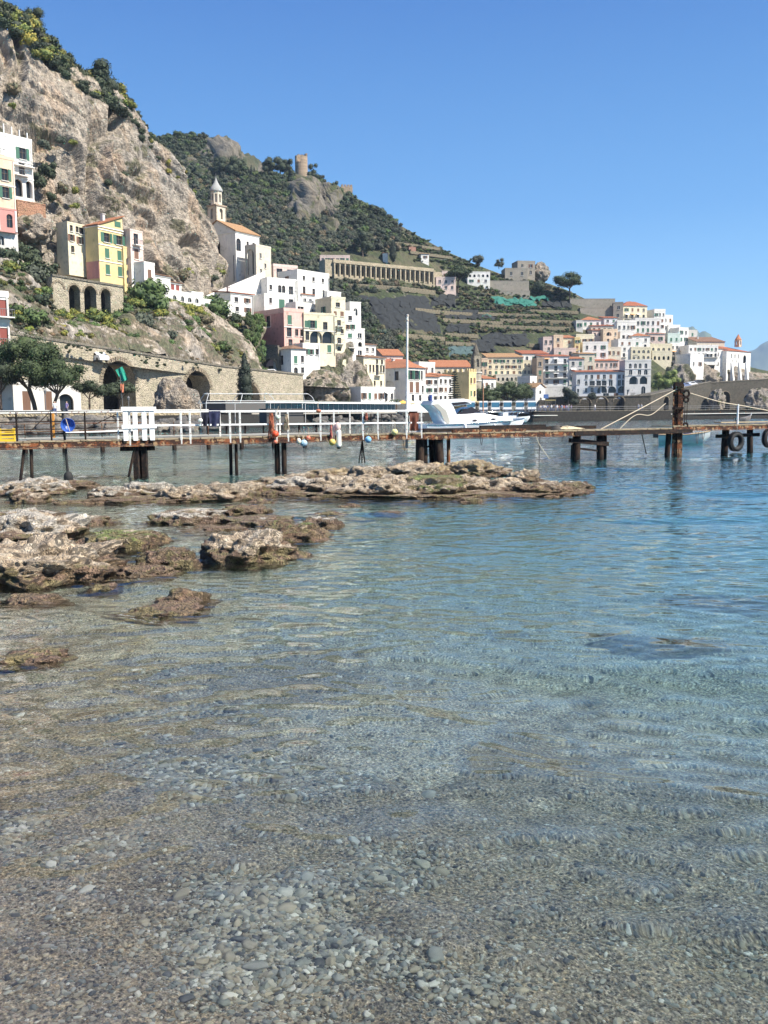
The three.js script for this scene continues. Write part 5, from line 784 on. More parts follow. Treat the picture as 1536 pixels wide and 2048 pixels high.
{ const tf = []; for (let k = 0; k < 60; k++) { const px = rr(60, 680), py = wallTopPy(px) + 3 + 26 * rnd() * rnd(); tf.push(oneBush('oak', at(px, py, wallD(px) - .15), rr(.18, .5), .9)); } growth('wall_plants', 'tufts of plants growing out of the viaduct masonry', 'plants', 'oak', tf); }
const ord = (n) => ['first', 'second', 'third', 'fourth', 'fifth', 'sixth', 'seventh', 'eighth', 'ninth', 'tenth', 'eleventh', 'twelfth', 'thirteenth', 'fourteenth', 'fifteenth', 'sixteenth', 'seventeenth', 'eighteenth', 'nineteenth', 'twentieth', 'twenty first'][n];
const ranked = (list, what) => { const c = {}; return list.slice().sort((a, b) => a[0] - b[0]).map((q) => { const n = c[q[3]] = (c[q[3]] ?? -1) + 1; return [...q, `${ord(n)} ${what[q[3]]}, counted from the left`]; }); };
const CL = { oak: 'dark bush clinging to the tall cliff', broom: 'yellow green bush clinging to the tall cliff', dry: 'dry brown bush clinging to the tall cliff', olive: 'grey bush clinging to the tall cliff' };
for (const [px, py, s, k, label] of ranked(slopeShrubs, SL)) shrub(k, onBank(px, py, .1), s * 1.3, label, 'shrubs on the rocky slope');
const cliffShrubs = [[34, 192, 2.2, 'dry'], [26, 214, .9, 'broom'], [90, 350, 2.3, 'oak'], [80, 372, 2.2, 'oak'], [126, 388, 2.0, 'dry'], [150, 386, 1.2, 'broom'], [104, 400, 1.4, 'oak'], [150, 415, .9, 'broom'], [88, 296, 1.6, 'olive'], [125, 285, 1.2, 'olive'], [146, 288, .9, 'broom'], [215, 370, 1.2, 'oak'], [248, 355, 1.3, 'oak'], [257, 238, 1.6, 'oak'], [262, 215, 1.5, 'broom'], [282, 280, 1.2, 'oak'], [268, 250, 1.4, 'oak'], [365, 560, 2.0, 'dry'], [375, 548, 1.4, 'broom'], [438, 548, 1.6, 'broom'], [428, 560, 1.4, 'oak'], [30, 110, .8, 'olive'], [325, 362, .8, 'olive']];
for (const [px, py, s, k, label] of ranked(cliffShrubs, CL)) shrub(k, at(px, py, cliffD(px, py) - 2), s, label, 'bushes on the cliff');
{ const o = [], b = []; for (let k = 0; k < 420; k++) { const px = rr(-120, 385), t = rnd() * rnd(), py = cliffTop(px) + 6 - 14 * (1 - t) + t * 26, p = at(px, py, cliffD(px, py) + 2 - t * 6); if (px > 250 && rnd() < .5) continue; (rnd() < .72 ? o : b).push(oneBush('oak', p, rr(.8, 1.9) * (px < 240 ? 1.2 : .7))); } growth('cliff_top_scrub', 'dark scrub along the top edge of the cliff', 'scrub', 'oak', o); growth('cliff_top_broom', 'yellow green broom along the top edge of the cliff', 'scrub', 'broom', b);
  const c = [], d = []; for (let k = 0; k < 1500; k++) { const px = rr(-100, 520), v = Math.pow(rnd(), .8); (rnd() < .5 ? c : d).push(oneBush('olive', bankFn(px, v).add(V(0, .1, 0)), rr(.3, .8), .8)); } growth('slope_scrub', 'low grey green scrub over the rocky slope', 'scrub', 'olive', c); { const e = []; for (let k = 0; k < 190; k++) { const px = rr(-60, 500), v = .08 + .9 * Math.pow(rnd(), .8); if (fbm2(px * .02, v * 3, 2) > -.08) e.push(oneBush('fresh', bankFn(px, v).add(V(0, .2, 0)), rr(.7, 1.5), .9)); } growth('slope_bushes', 'thicket of green bushes over the rocky slope', 'bushes', 'fresh', e); const br = []; for (let k = 0; k < 110; k++) { const px = rr(-20, 500), v = .05 + .8 * rnd(); if (fbm2(px * .03 + 5, v * 4, 2) > 0) br.push(oneBush('broom', bankFn(px, v).add(V(0, .15, 0)), rr(.5, 1.15), .9)); } growth('slope_broom', 'patches of yellow green broom over the rocky slope', 'bushes', 'broom', br); } growth('slope_dry_scrub', 'low dry scrub over the rocky slope', 'scrub', 'dry', d); }
roundTree(at(200, 208, cliffD(200, 200) + 2), 9.5, 9.5, 'oak', 'big dark oak on the cliff edge', 'trees on the cliff', 'oak_tree'); roundTree(at(62, 60, cliffD(62, 62) + 2), 5, 5, 'oak', 'dark oak high on the cliff at the left', 'trees on the cliff', 'oak_tree');
// ---------------------------------------------------------------- shore rocks in the shallows
const shoreMat = new THREE.MeshStandardMaterial({ vertexColors: true, map: mapped(rockGrain, 2.2), bumpMap: mapped(rockRough, 1.7), bumpScale: .10, roughness: .85 });
const SH = { tan: [.68, .535, .37], pale: [.81, .71, .56], grey: [.57, .465, .345], dark: [.15, .115, .085], algae: [.25, .17, .09], red: [.20, .11, .065], olive: [.24, .20, .08], green: [.20, .27, .05] };
// px, py: where its front meets the water, w, h: its size there; opt.top: colour of the crown
function shoreRock(px, py, w, h, label, opt = {}) {
  const foot = onLevel(px, py, 0), d = -foot.z, m = d / F, W = w * m / 2 * 1.25, D = W * (opt.deep ?? .75), H = Math.max(.05, at(px, py - h * .78, d + D * .6).y), sv = opt.s ?? px * .13, sink = opt.sink ?? .45 + H * .3;
  const g = mergeVertices(new THREE.IcosahedronGeometry(1, opt.detail ?? (w > 120 ? 26 : w > 60 ? 18 : 11)).deleteAttribute('normal').deleteAttribute('uv')), p = g.attributes.position, C = new Float32Array(p.count * 3), v = V(), q = V();
  const cz = -D * .62, hy = (H + sink) / 1.75;
  for (let i = 0; i < p.count; i++) {
    v.fromBufferAttribute(p, i); const flat = opt.flat ?? 0;
    let k = 1 + .46 * fbm3(v.x * 1.1 + sv, v.y * 1.1, v.z * 1.1, 2) + .09 * ridge3(v.x * 2.1 + sv, v.y * 2.1, v.z * 2.1 + sv, 3); q.set(v.x * W * k, v.y * hy * k, v.z * D * k);
    const rough = Math.min(.15, W * .11); k = rough * (.7 * ridge3(q.x * 1.7 + sv, q.y * 2.4, q.z * 1.7, 3) + .45 * fbm3(q.x * 5, q.y * 6, q.z * 5 + sv, 3) - .35 * Math.max(0, n3(q.x * 4.5, q.y * 4.5, q.z * 4.5 + sv) - .35)); q.addScaledVector(v, k);
    if (flat && q.y > hy * (1 - flat)) q.y = hy * (1 - flat) + (q.y - hy * (1 - flat)) * .25;
    q.y += hy - sink - hy * .02; q.z += cz; p.setXYZ(i, q.x, q.y, q.z);
  }
  { let mx = 0, my = 0; for (let i = 0; i < p.count; i++) if (p.getY(i) > -.1) { mx = Math.max(mx, Math.abs(p.getX(i))); my = Math.max(my, p.getY(i)); } const fx = W / (mx || W), fy = H / (my || H); for (let i = 0; i < p.count; i++) p.setXYZ(i, p.getX(i) * fx, p.getY(i) * (p.getY(i) > 0 ? fy : 1), p.getZ(i)); }
  g.computeVertexNormals(); const nn = g.attributes.normal;
  for (let i = 0; i < p.count; i++) {
    q.fromBufferAttribute(p, i); const a = fbm3(q.x * 1.1 + sv, q.y * 1.1, q.z * 1.1, 3), b = fbm3(q.x * 4 + sv, q.y * 4, q.z * 4, 3), e = fbm3(q.x * 2 + 9, q.y * 2 + sv, q.z * 2, 3);
    let c = mixc(SH.tan, SH.grey, clamp(.45 + a * 1.8, 0, 1)); c = mixc(c, SH.pale, clamp(b * 2 + (opt.pale ?? 0), 0, .85)); c = mixc(c, SH.dark, clamp(-b * 2.6 - .5 + (opt.dark ?? 0), 0, .7));
    if (opt.top === 'pale' && q.y > H * .5 + e * .5) c = mixc(c, [.74, .69, .60], .85);
    if (opt.top === 'green' && nn.getY(i) > .3 && q.y > H * .25 + e * .5) c = mixc(c, e > -.05 ? SH.green : SH.olive, .85);
    if (opt.top === 'yellow' && e > -.12 && q.y > H * .4) c = mixc(c, [.56, .42, .19], .6);
    const line = (opt.weed ?? .13) + .13 * e + .05 * b; if (q.y < line) c = mixc(c, b > .12 ? SH.red : a > 0 ? SH.algae : SH.olive, .86);
    C.set(c, i * 3);
  }
  g.setAttribute('color', new THREE.BufferAttribute(C, 3)); boxUV(g);
  const o = mesh('shore_rock', g, shoreMat); o.position.copy(foot); o.rotation.y = opt.turn ?? rr(-.25, .25); return tag(o, label, 'rock', 'rocks along the shallows');
}
const SR = [
  [170, 1148, 330, 16, 'weedy brown ledge joining the biggest rock to its neighbours', { weed: .26, flat: .4, deep: .4 }], [820, 994, 560, 18, 'long low shelf along the front of the outer reef', { flat: .4, deep: .25, detail: 34, weed: .1 }], [320, 1004, 340, 16, 'low shelf along the front of the low reef', { flat: .4, deep: .3, detail: 28 }],
  [66, 1162, 330, 124, 'biggest foreground rock with a dark hollow, at the left edge', { dark: .15, weed: .2, deep: .8 }],
  [60, 1078, 210, 74, 'pale rounded rock behind the biggest one', { top: 'pale' }],
  [30, 1044, 130, 34, 'low pale rock at the left edge behind the rounded one', { top: 'pale' }],
  [225, 1096, 170, 46, 'flat rock topped with bright green algae', { top: 'green', flat: .35 }],
  [150, 1050, 130, 22, 'low grey ledge between the pale rocks and the pool', { flat: .3 }],
  [368, 1044, 150, 34, 'smooth whitish slab at the edge of the rock pool', { top: 'pale', flat: .3, pale: .3 }],
  [500, 1046, 150, 18, 'long low whitish ledge beside the smooth slab', { top: 'pale', flat: .4, pale: .3 }],
  [478, 1122, 205, 82, 'cone shaped pitted rock in the middle of the shallows', { dark: .08, weed: .16, deep: .8 }],
  [580, 1080, 160, 46, 'brown sloping rock right of the cone shaped one', { weed: .2, top: 'green' }],
  [642, 1054, 78, 26, 'small dark rock with a white top at the outer end', { top: 'pale', dark: .2 }],
  [325, 1136, 115, 50, 'rusty brown rock in front of the green topped one', { weed: .3 }],
  [272, 1154, 130, 30, 'low red brown weedy rock beside the biggest one', { weed: .6 }],
  [205, 1178, 60, 14, 'tiny weedy rock at the foot of the biggest one', { weed: .5 }],
  [372, 1205, 120, 38, 'isolated rock awash in front of the others', { weed: .24, top: 'yellow' }],
  [330, 1228, 170, 14, 'dark weedy shelf barely awash before the isolated rock', { weed: .6 }],
  [62, 1206, 120, 24, 'dark red weedy rock awash at the lower left', { weed: .6 }],
  [45, 1325, 150, 6, 'flat brown weed covered stone under the surface at the left edge', { weed: 1, sink: .3 }],
  [330, 1108, 100, 16, 'flat weedy rock between the green topped and the cone rock', { weed: .5 }],
  [425, 1062, 120, 14, 'red brown weedy ledge below the smooth slab', { weed: .6 }],
  [50, 990, 150, 46, 'pale boulder at the far left by the pier', { top: 'pale' }], [55, 1004, 90, 26, 'grey boulder in front of the pale one at the far left', {}], [130, 976, 110, 20, 'low brown rock between the far left boulder and the reef', { weed: .25 }],
  [215, 998, 100, 34, 'leftmost boulder of the low reef', { top: 'pale' }], [290, 992, 110, 38, 'second boulder of the low reef', { top: 'pale' }], [365, 1002, 130, 46, 'tall rugged boulder of the low reef', {}], [440, 1000, 130, 46, 'grey boulder near the right end of the low reef', {}], [488, 988, 90, 34, 'rightmost boulder of the low reef', { dark: .1 }],
  [545, 970, 90, 24, 'low rock joining the two reefs', {}], [540, 990, 40, 14, 'little pointed rock in the gap between the reefs', { weed: .2 }], [515, 1006, 50, 12, 'little weedy rock in the gap between the reefs', { weed: .4 }], [485, 1028, 110, 24, 'low brown rock behind the whitish ledge', { weed: .3 }],
  [615, 984, 150, 44, 'left end of the long outer reef', { top: 'pale' }], [690, 990, 170, 54, 'broad pitted boulder of the long outer reef', {}], [775, 992, 170, 56, 'broad low boulder in the middle of the outer reef', {}], [860, 990, 170, 52, 'ledge with a greenish top in the outer reef', { top: 'green', flat: .2 }], [940, 985, 140, 48, 'dark cleft boulder of the outer reef', { dark: .12 }], [1010, 985, 120, 40, 'low wave cut boulder right of the dark cleft', {}],
  [735, 962, 90, 40, 'round boulder on the back of the outer reef', {}], [822, 955, 110, 44, 'peaked boulder under the pier trestle', {}], [872, 952, 80, 36, 'yellow tinged boulder beside the pier trestle', { top: 'yellow' }], [950, 952, 130, 44, 'big ochre boulder at the back of the outer reef', { top: 'yellow' }], [1050, 962, 64, 32, 'small block standing up on the outer reef', {}], [675, 958, 110, 30, 'orange tinged slab at the back of the outer reef', { top: 'yellow' }], [600, 962, 90, 24, 'low slab at the back left of the outer reef', {}],
  [1090, 990, 150, 36, 'brown weedy tip of the outer reef', { weed: .26 }], [1150, 978, 70, 22, 'last pale rock at the outer tip', { top: 'pale', weed: .2 }], [1170, 984, 60, 8, 'weedy stone just beyond the outer tip', { weed: .5 }],
  [942, 1004, 60, 12, 'small brown rock alone before the outer reef', { weed: .3 }], [698, 1014, 44, 10, 'small brown rock in the channel', { weed: .35 }], [660, 1030, 70, 6, 'weedy patch awash in the channel', { weed: 1 }], [780, 1028, 60, 5, 'smaller weedy patch awash in the channel', { weed: 1 }],
];
for (const [px, py, w, h, label, o] of SR) shoreRock(px, py, w, h, label, o);
// boulders lying wholly under water
for (const [px, py, r, label] of [[1290, 1325, .42, 'large brown boulder under water in the right shallows'], [1430, 1230, .5, 'dark boulder deep under water near the right edge']]) {
  const P = onLevel(px, py, -.3), g = mergeVertices(new THREE.IcosahedronGeometry(1, 14).deleteAttribute('normal').deleteAttribute('uv')), p = g.attributes.position, C = new Float32Array(p.count * 3), v = V();
  for (let i = 0; i < p.count; i++) { v.fromBufferAttribute(p, i); const k = r * (1 + .35 * fbm3(v.x + px, v.y, v.z, 3)); p.setXYZ(i, v.x * k * 1.7, v.y * k * .3, v.z * k * 1.2); C.set(mixc([.30, .26, .19], [.44, .38, .29], clamp(.5 + fbm3(v.x * 3, v.y * 3, v.z * 3 + px, 3) * 1.6, 0, 1)), i * 3); }
  g.setAttribute('color', new THREE.BufferAttribute(C, 3)); g.computeVertexNormals(); boxUV(g); const o = mesh('sunken_rock', g, shoreMat); o.position.set(P.x, -bedDepth(P.x, P.z) - r * .12, P.z); tag(o, label, 'rock', 'sunken rocks');
}
const rustTex = dataTex(512, (u, v) => { const a = tn(u, v, 9), b = tn(u, v, 34, 3), c = tn(u, v, 100, 6), k = clamp(.5 + a * 1.2 + b * .8, 0, 1); const r = [lerp(.24, .60, k) + c * .12, lerp(.15, .36, k) + c * .1, lerp(.11, .21, k) + c * .08], q = clamp((tn(u, v, 13, 11) + b * .5 - .12) * 5, 0, 1); return mixc(r, [.74 + c * .1, .64 + c * .1, .50], q * .85); });
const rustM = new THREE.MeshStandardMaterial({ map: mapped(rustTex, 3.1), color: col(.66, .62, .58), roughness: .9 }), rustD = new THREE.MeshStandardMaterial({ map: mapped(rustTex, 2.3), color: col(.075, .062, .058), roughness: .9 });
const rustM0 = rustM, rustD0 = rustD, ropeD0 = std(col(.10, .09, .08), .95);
// ---------------------------------------------------------------- promenade, riprap, docks, boats
{ const t = thing('parapet_wall', 'low pale stone parapet along the left promenade', 'wall', at(100, 830, 108).setY(0)), L = rel0(t), pts = [[-300, 103], [-100, 104.5], [250, 110.5], [425, 118.5]].map(([px, d]) => at(px, 830, d).setY(GY + .3)); pts.slice(1).forEach((p, i) => mesh('wall_panel', beam(L(pts[i]), L(p), .4, .62), masonry(col(.66, .58, .46)), t)); pts.slice(1).forEach((p, i) => mesh('coping', beam(L(pts[i].clone().setY(GY + .66)), L(p.clone().setY(GY + .66)), .55, .1), trimM, t)); }
function rel0(o) { return (p) => p.clone().sub(o.position); }
const ripShapes = [0, 1, 2, 3, 4].map((k) => { const g = mergeVertices(new THREE.IcosahedronGeometry(1, 5).deleteAttribute('normal').deleteAttribute('uv')), p = g.attributes.position, v = V(); for (let i = 0; i < p.count; i++) { v.fromBufferAttribute(p, i); const c = 1 + .3 * fbm3(v.x * .9 + k * 5, v.y * .9, v.z * .9, 2), q = Math.pow(Math.pow(Math.abs(v.x), 4) + Math.pow(Math.abs(v.y), 4) + Math.pow(Math.abs(v.z), 4), -.25); p.setXYZ(i, v.x * q * c, v.y * q * c * .72, v.z * q * c * .85); } g.computeVertexNormals(); return boxUV(g); });
const ripMs = [[.20, .195, .19], [.30, .28, .25], [.44, .39, .32], [.14, .135, .13]].map((c) => new THREE.MeshStandardMaterial({ color: col(...c), map: mapped(rockGrain, 3), bumpMap: mapped(rockRough, 2), bumpScale: .1, roughness: .92 }));
function riprap(px0, px1, dA, dB, n, tones, label, group) { for (let i = 0; i < n; i++) { const u = rnd(), px = lerp(px0, px1, (i + rnd()) / n), d = lerp(dA(px), dB(px), u), o = mesh('boulder', pick(ripShapes), ripMs[pick(tones)]), s = rr(.45, .95); o.position.copy(at(px, 850, d).setY(lerp(1.55, .1, u) - .2)); o.rotation.set(rr(-.5, .5), rr(0, 6.28), rr(-.5, .5)); o.scale.set(s * rr(.9, 1.4), s, s); tag(o, label, 'boulder', group); } }
riprap(-40, 430, (px) => lerp(103, 116, (px + 40) / 470), (px) => lerp(95, 108, (px + 40) / 470), 110, [0, 0, 1, 2], 'grey boulder of the riprap bank below the promenade parapet', 'riprap boulders below the promenade');
riprap(632, 842, (px) => lerp(155, 212, (px - 632) / 210), (px) => lerp(138, 190, (px - 632) / 210), 60, [0, 3, 3, 1], 'dark boulder of the beach bank in front of the restaurant', 'dark boulders on the beach bank');
// steel dock behind the pier
{ const A = at(10, 880, 50), B = at(640, 876, 58), t = thing('steel_dock', 'grey steel pontoon dock with thin rusty rails behind the pier', 'dock', A.clone().setY(0)), L = rel0(t), y = .62, steel = std(col(.27, .30, .33), .5, { metalness: .4 }); A.y = B.y = y; const dir = B.clone().sub(A).normalize();
  mesh('side_beam', beam(L(A), L(B), .12, .24), steel, t); mesh('deck', beam(L(A.clone().add(V(.3, .12, -1))), L(B.clone().add(V(.3, .12, -1))), 1.7, .05), plankMs0(), t); mesh('side_beam', beam(L(A.clone().add(V(.6, 0, -1.9))), L(B.clone().add(V(.6, 0, -1.9))), .12, .24), steel, t);
  for (let k = 0; k < 9; k++) { const p = A.clone().lerp(B, (k + .5) / 9); mesh('pile', rod(L(p.clone().setY(-3)), L(p.clone().setY(y)), .13), rustD0, t); if (k < 6) mesh('rail_post', rod(L(p), L(p.clone().setY(y + .95)), .025), rustM0, t); }
  for (const h of [.5, .93]) mesh('rail', rod(L(A.clone().setY(y + h)), L(A.clone().lerp(B, .4).setY(y + h)), .022), rustM0, t); mesh('white_gangway', beam(L(A.clone().lerp(B, .17).setY(y + .42)), L(A.clone().lerp(B, .37).setY(y + .5)), .5, .08), frameW, t); }
function plankMs0() { return std(col(.34, .32, .28), .9); }
// beach restaurant on stilts and its canopy
{ const A = at(432, 803, 132), B = at(790, 806, 176), d = V(B.x - A.x, 0, B.z - A.z), L = d.length(), t = thing('beach_restaurant', 'low glass fronted beach restaurant standing on stilts', 'restaurant', V(A.x, GY + .2, A.z), Math.atan2(-d.z, d.x)), H = A.y - GY - .2;
  mesh('roof', [boxB(L + 1, .14, 7, L / 2, H, -2.6)], std(col(.30, .33, .31), .8), t); mesh('fascia', [boxB(L + 1, .22, .08, L / 2, H - .2, .92)], frameW, t); mesh('floor', [boxB(L, .25, 6, L / 2, -.25, -2.6)], std(col(.35, .32, .28), .9), t); mesh('back_wall', [boxB(L, H, .2, L / 2, 0, -5)], wallMat('grey'), t);
  const n = 34, gm = std(col(.025, .075, .085), .12); for (let k = 0; k < n; k++) { const w = L / n; unit('pane', w - .08, H * .72, .03, (k + .5) * w, H * .52, 0, gm, t); unit('mullion', .07, H, .07, k * w, H / 2, .02, frameW, t); }
  for (let k = 0; k < 14; k++) mesh('stilt', rod(V(L * (k + .5) / 14, -3.5, .2), V(L * (k + .5) / 14, -.2, .2), .1), rustD0, t); mesh('interior_shade_block', [boxB(9, H + .1, 4, 3, 0, 1)], std(col(.10, .095, .09), .9), t); }  // the near-black box is added to stand in for the shaded restaurant interior
{ const A = at(412, 806, 92), B = at(630, 806, 98), d = V(B.x - A.x, 0, B.z - A.z), L = d.length(), t = thing('canopy_frame', 'bare white tubular canopy frame behind the railing', 'canopy frame', V(A.x, 1.0, A.z), Math.atan2(-d.z, d.x)), y = A.y - 1.0, yt = at(412, 787, 92).y - 1, m = std(col(.60, .60, .59), .45), r = .037;
  for (const z of [0, -2.4]) { mesh('long_tube', rod(V(0, y, z), V(L, y, z), r), m, t); mesh('long_tube', rod(V(.5, yt, z * .6 - .5), V(L - .5, yt, z * .6 - .5), r * .8), m, t); } mesh('long_tube', rod(V(.1, y + .22, 0), V(L - .1, y + .22, 0), r * .7), m, t);
  for (const u of [0, .3, .62, 1]) mesh('hoop', tube([V(L * u, y, 0), V(L * u + (u > .5 ? -.25 : .25), (y + yt) / 2 + .12, -.15), V(L * u + (u > .5 ? -.5 : .5), yt, -.7), V(L * u + (u > .5 ? -.5 : .5), yt, -1.7), V(L * u, y, -2.4)], r * .8, 16, 6), m, t);
  for (const u of [.0, .02, .33, .66, .97, 1]) mesh('post', rod(V(L * u, -1.5, u % .1 ? -2.4 : 0), V(L * u, y, u % .1 ? -2.4 : 0), r), m, t); for (let k = 0; k < 6; k++) mesh('cross_tube', rod(V(L * k / 5, y, 0), V(L * k / 5, y, -2.4), r * .7), m, t);
  const p = thing('raft_platform', 'low dark platform under the tubular canopy', 'platform', V(A.x, 0, A.z), t.rotation.y); mesh('deck', [boxB(L + 1, .2, 4, L / 2, .8, -1.4)], rustD0, p); for (let k = 0; k < 7; k++) mesh('pile', rod(V(L * k / 6, -3, .2), V(L * k / 6, .8, .2), .1), rustD0, p); mesh('kiosk', [boxB(4.2, 1.5, 2, L * .75, 1.0, -2)], std(col(.09, .085, .08), .9), p); }
// ---------------------------------------------------------------- motor yacht
function loftHull(st, m = 14) { // stations: [x, half beam at deck, deck y, keel y, flare]
  const P = [], I = [], n = m * 2 + 1; st.forEach(([x, b, yd, yk, fl]) => { for (let j = 0; j <= 2 * m; j++) { const s = j < m ? -1 : 1, t = j <= m ? j / m : (2 * m - j) / m; P.push(x, lerp(yd, yk, Math.pow(t, .8)), s * b * Math.pow(1 - t, fl)); } });
  for (let i = 0; i + 1 < st.length; i++) for (let j = 0; j < n - 1; j++) { const a = i * n + j, b = a + 1, c = a + n, d = c + 1; I.push(a, b, c, b, d, c); }
  for (let j = 0; j < m; j++) { const a = j, b = j + 1, c = n - 1 - j, d = n - 2 - j; I.push(a, c, b, b, c, d); }   // transom
  for (let i = 0; i + 1 < st.length; i++) { const a = i * n, b = i * n + n - 1, c = a + n, d = b + n; I.push(a, c, b, b, c, d); }        // deck
  const g = new THREE.BufferGeometry(); g.setAttribute('position', new THREE.Float32BufferAttribute(P, 3)); g.setIndex(I); const f = g.toNonIndexed(); f.computeVertexNormals(); return boxUV(f);
}
const gelM = new THREE.MeshPhysicalMaterial({ color: col(.82, .82, .81), roughness: .25, clearcoat: .6 }), navyM = new THREE.MeshPhysicalMaterial({ color: col(.012, .014, .045), roughness: .2, clearcoat: .6 }), tintM = std(col(.03, .022, .028), .08), chromeM = std(col(.75, .75, .76), .2, { metalness: 1 });
{
  const S = at(845, 872, 77).setY(0), t = thing('motor_yacht', 'white motor yacht with a navy hull stripe and raked hardtop', 'yacht', S, .32);
  const sta = [[-.1, 1.35, 1.02, -.25, .28], [1.5, 1.5, 1.02, -.3, .3], [3.5, 1.55, 1.08, -.3, .34], [5.5, 1.45, 1.18, -.25, .42], [7.2, 1.1, 1.27, -.12, .55], [8.4, .6, 1.33, .12, .7], [9.1, .2, 1.38, .55, .8], [9.35, .02, 1.40, 1.1, 1]];
  mesh('hull', loftHull(sta), gelM, t); const band = sta.map(([x, b, yd, yk, f]) => [x, b * .985 + .022, yd - .33 - .02 * x, Math.max(yk + .1, .34 + .05 * x), f * .55]); band[band.length - 1][1] = .03; mesh('navy_stripe', loftHull(band), navyM, t);
  mesh('rub_rail', [1, -1].map((s) => tube(sta.map(([x, b, y]) => V(x, y - .02, s * (b + .015))), .035, 40, 6)), chromeM, t);
  mesh('swim_platform', boxG(.9, .12, 2.3, -.5, .32, 0), gelM, t);
  const prof = (pts, w, bev = .12) => { const s = new THREE.Shape(); pts.forEach(([x, y], i) => i ? s.lineTo(x, y) : s.moveTo(x, y)); const e = new THREE.ExtrudeGeometry(s, { depth: w - bev * 2, bevelEnabled: true, bevelSize: bev * .5, bevelThickness: bev, bevelSegments: 3 }); e.translate(0, 0, -w / 2 + bev); return boxUV(e); };
  mesh('cabin', prof([[1.9, 1.0], [2.0, 1.5], [2.6, 1.72], [3.9, 1.78], [5.0, 1.80], [6.4, 1.55], [7.6, 1.40], [7.7, 1.22]], 2.5), gelM, t);
  mesh('hardtop', prof([[.35, 2.62], [.5, 2.86], [1.5, 2.96], [3.2, 3.0], [3.7, 2.9], [3.85, 2.66], [3.2, 2.62], [2.2, 2.5], [2.55, 1.7], [1.55, 1.05], [1.35, 1.35], [1.0, 2.1]], 2.5, .15), gelM, t);
  mesh('arch_lining', prof([[.42, 2.6], [1.06, 2.08], [1.4, 1.33], [1.75, 1.05], [1.95, 1.2], [1.6, 2.1], [.9, 2.66]], 2.56, .05), std(col(.40, .38, .33), .6), t);
  mesh('windscreen', prof([[2.5, 1.74], [3.5, 2.22], [3.95, 2.38], [5.05, 1.82]], 2.3, .05), tintM, t); mesh('side_window', prof([[2.25, 2.52], [2.1, 2.74], [3.3, 2.82], [3.75, 2.72]], 2.56, .03), tintM, t);
  for (const [x, y] of [[4.15, 1.3], [5.85, 1.38]]) mesh('porthole', new THREE.CylinderGeometry(.1, .1, 2.9 - x * .04, 20).rotateX(Math.PI / 2).scale(2, .7, 1).translate(x, y - .02, 0).scale(1, 1, x > 5 ? .96 : 1), tintM, t);
  for (const s of [-1, 1]) { mesh('bow_rail', tube([V(4.2, 1.9, s * 1.15), V(5.6, 1.98, s * 1.25), V(7.4, 1.95, s * .95), V(8.8, 2.0, s * .3), V(9.4, 1.98, s * .05)], .02, 40, 6), chromeM, t); for (const [x, z] of [[5.2, 1.25], [6.4, 1.2], [7.5, .92], [8.5, .45]]) mesh('stanchion', rod(V(x - .15, 1.3, s * z), V(x + .1, 1.97, s * z), .015), chromeM, t); }
  for (const [x, l] of [[3.1, 'left'], [5.75, 'right']]) { const P = t.localToWorld(V(x, .55, 1.72)), f = thing('fender', `${l} white fender hanging on the yacht side`, 'fender', P, 0, 'yacht fenders'); mesh('body', new THREE.CapsuleGeometry(.13, .45, 6, 14).translate(0, .1, 0), std(col(.8, .8, .78), .4), f); mesh('line', rod(V(0, .45, 0), V(.15, 1.0, -.25), .012), ropeD0, f); }
  const fl = thing('yacht_flag', 'small dark blue flag on the yacht stern', 'flag', t.localToWorld(V(.45, 2.7, .9))); mesh('staff', rod(V(0, 0, 0), V(-.2, .75, 0), .015), chromeM, fl); mesh('cloth', clothG(.3, .5, .04), std(col(.03, .06, .25), .9), fl).position.set(-.08, .7, 0);
}
// other boats
{ const t = thing('sports_boat', 'white sports boat moored beyond the yacht bow', 'boat', at(988, 834, 150).setY(0), .15), st = [[0, 1.2, .9, -.2, .3], [2, 1.25, .95, -.2, .35], [4, 1, 1.1, -.1, .5], [5.5, .4, 1.2, .3, .8], [6, .02, 1.25, .9, 1]]; mesh('hull', loftHull(st), gelM, t); mesh('cabin', boxB(2.2, .9, 1.6, 2.4, .95, 0), gelM, t); mesh('windscreen', boxG(1.4, .45, 1.7, 2.9, 1.6, 0), tintM, t); mesh('rail', tube([V(3.6, 1.7, .8), V(5, 1.75, .5), V(5.9, 1.7, 0)], .025, 16, 5), chromeM, t); }
{ const t = thing('rowing_boat', 'white wooden rowing boat floating behind the hoist post', 'boat', at(1318, 892, 56).setY(0), -.35), st = [[0, .75, .52, -.15, .4], [.9, .85, .5, -.2, .42], [1.8, .7, .55, -.15, .5], [2.5, .35, .64, .0, .7], [2.9, .02, .72, .4, 1]]; mesh('hull', loftHull(st), std(col(.62, .64, .62), .6), t); mesh('gunwale', [1, -1].map((s) => tube(st.map(([x, b, y]) => V(x, y + .02, s * b)), .035, 24, 6)), std(col(.42, .30, .18), .8), t); mesh('thwart', boxG(.25, .04, 1.3, 1.2, .57, 0), plankMs0(), t); mesh('engine', [boxB(.3, .45, .3, -.2, .35, 0)], blackM0(), t); const b = thing('blue_bundle', 'dark blue bundle lying in the rowing boat', 'bundle', t.localToWorld(V(1.6, .6, .2))); mesh('cloth', new THREE.IcosahedronGeometry(.22, 3).scale(1, .7, 1), std(col(.03, .04, .12), .9), b); }
function blackM0() { return std(col(.02, .02, .02), .6); }
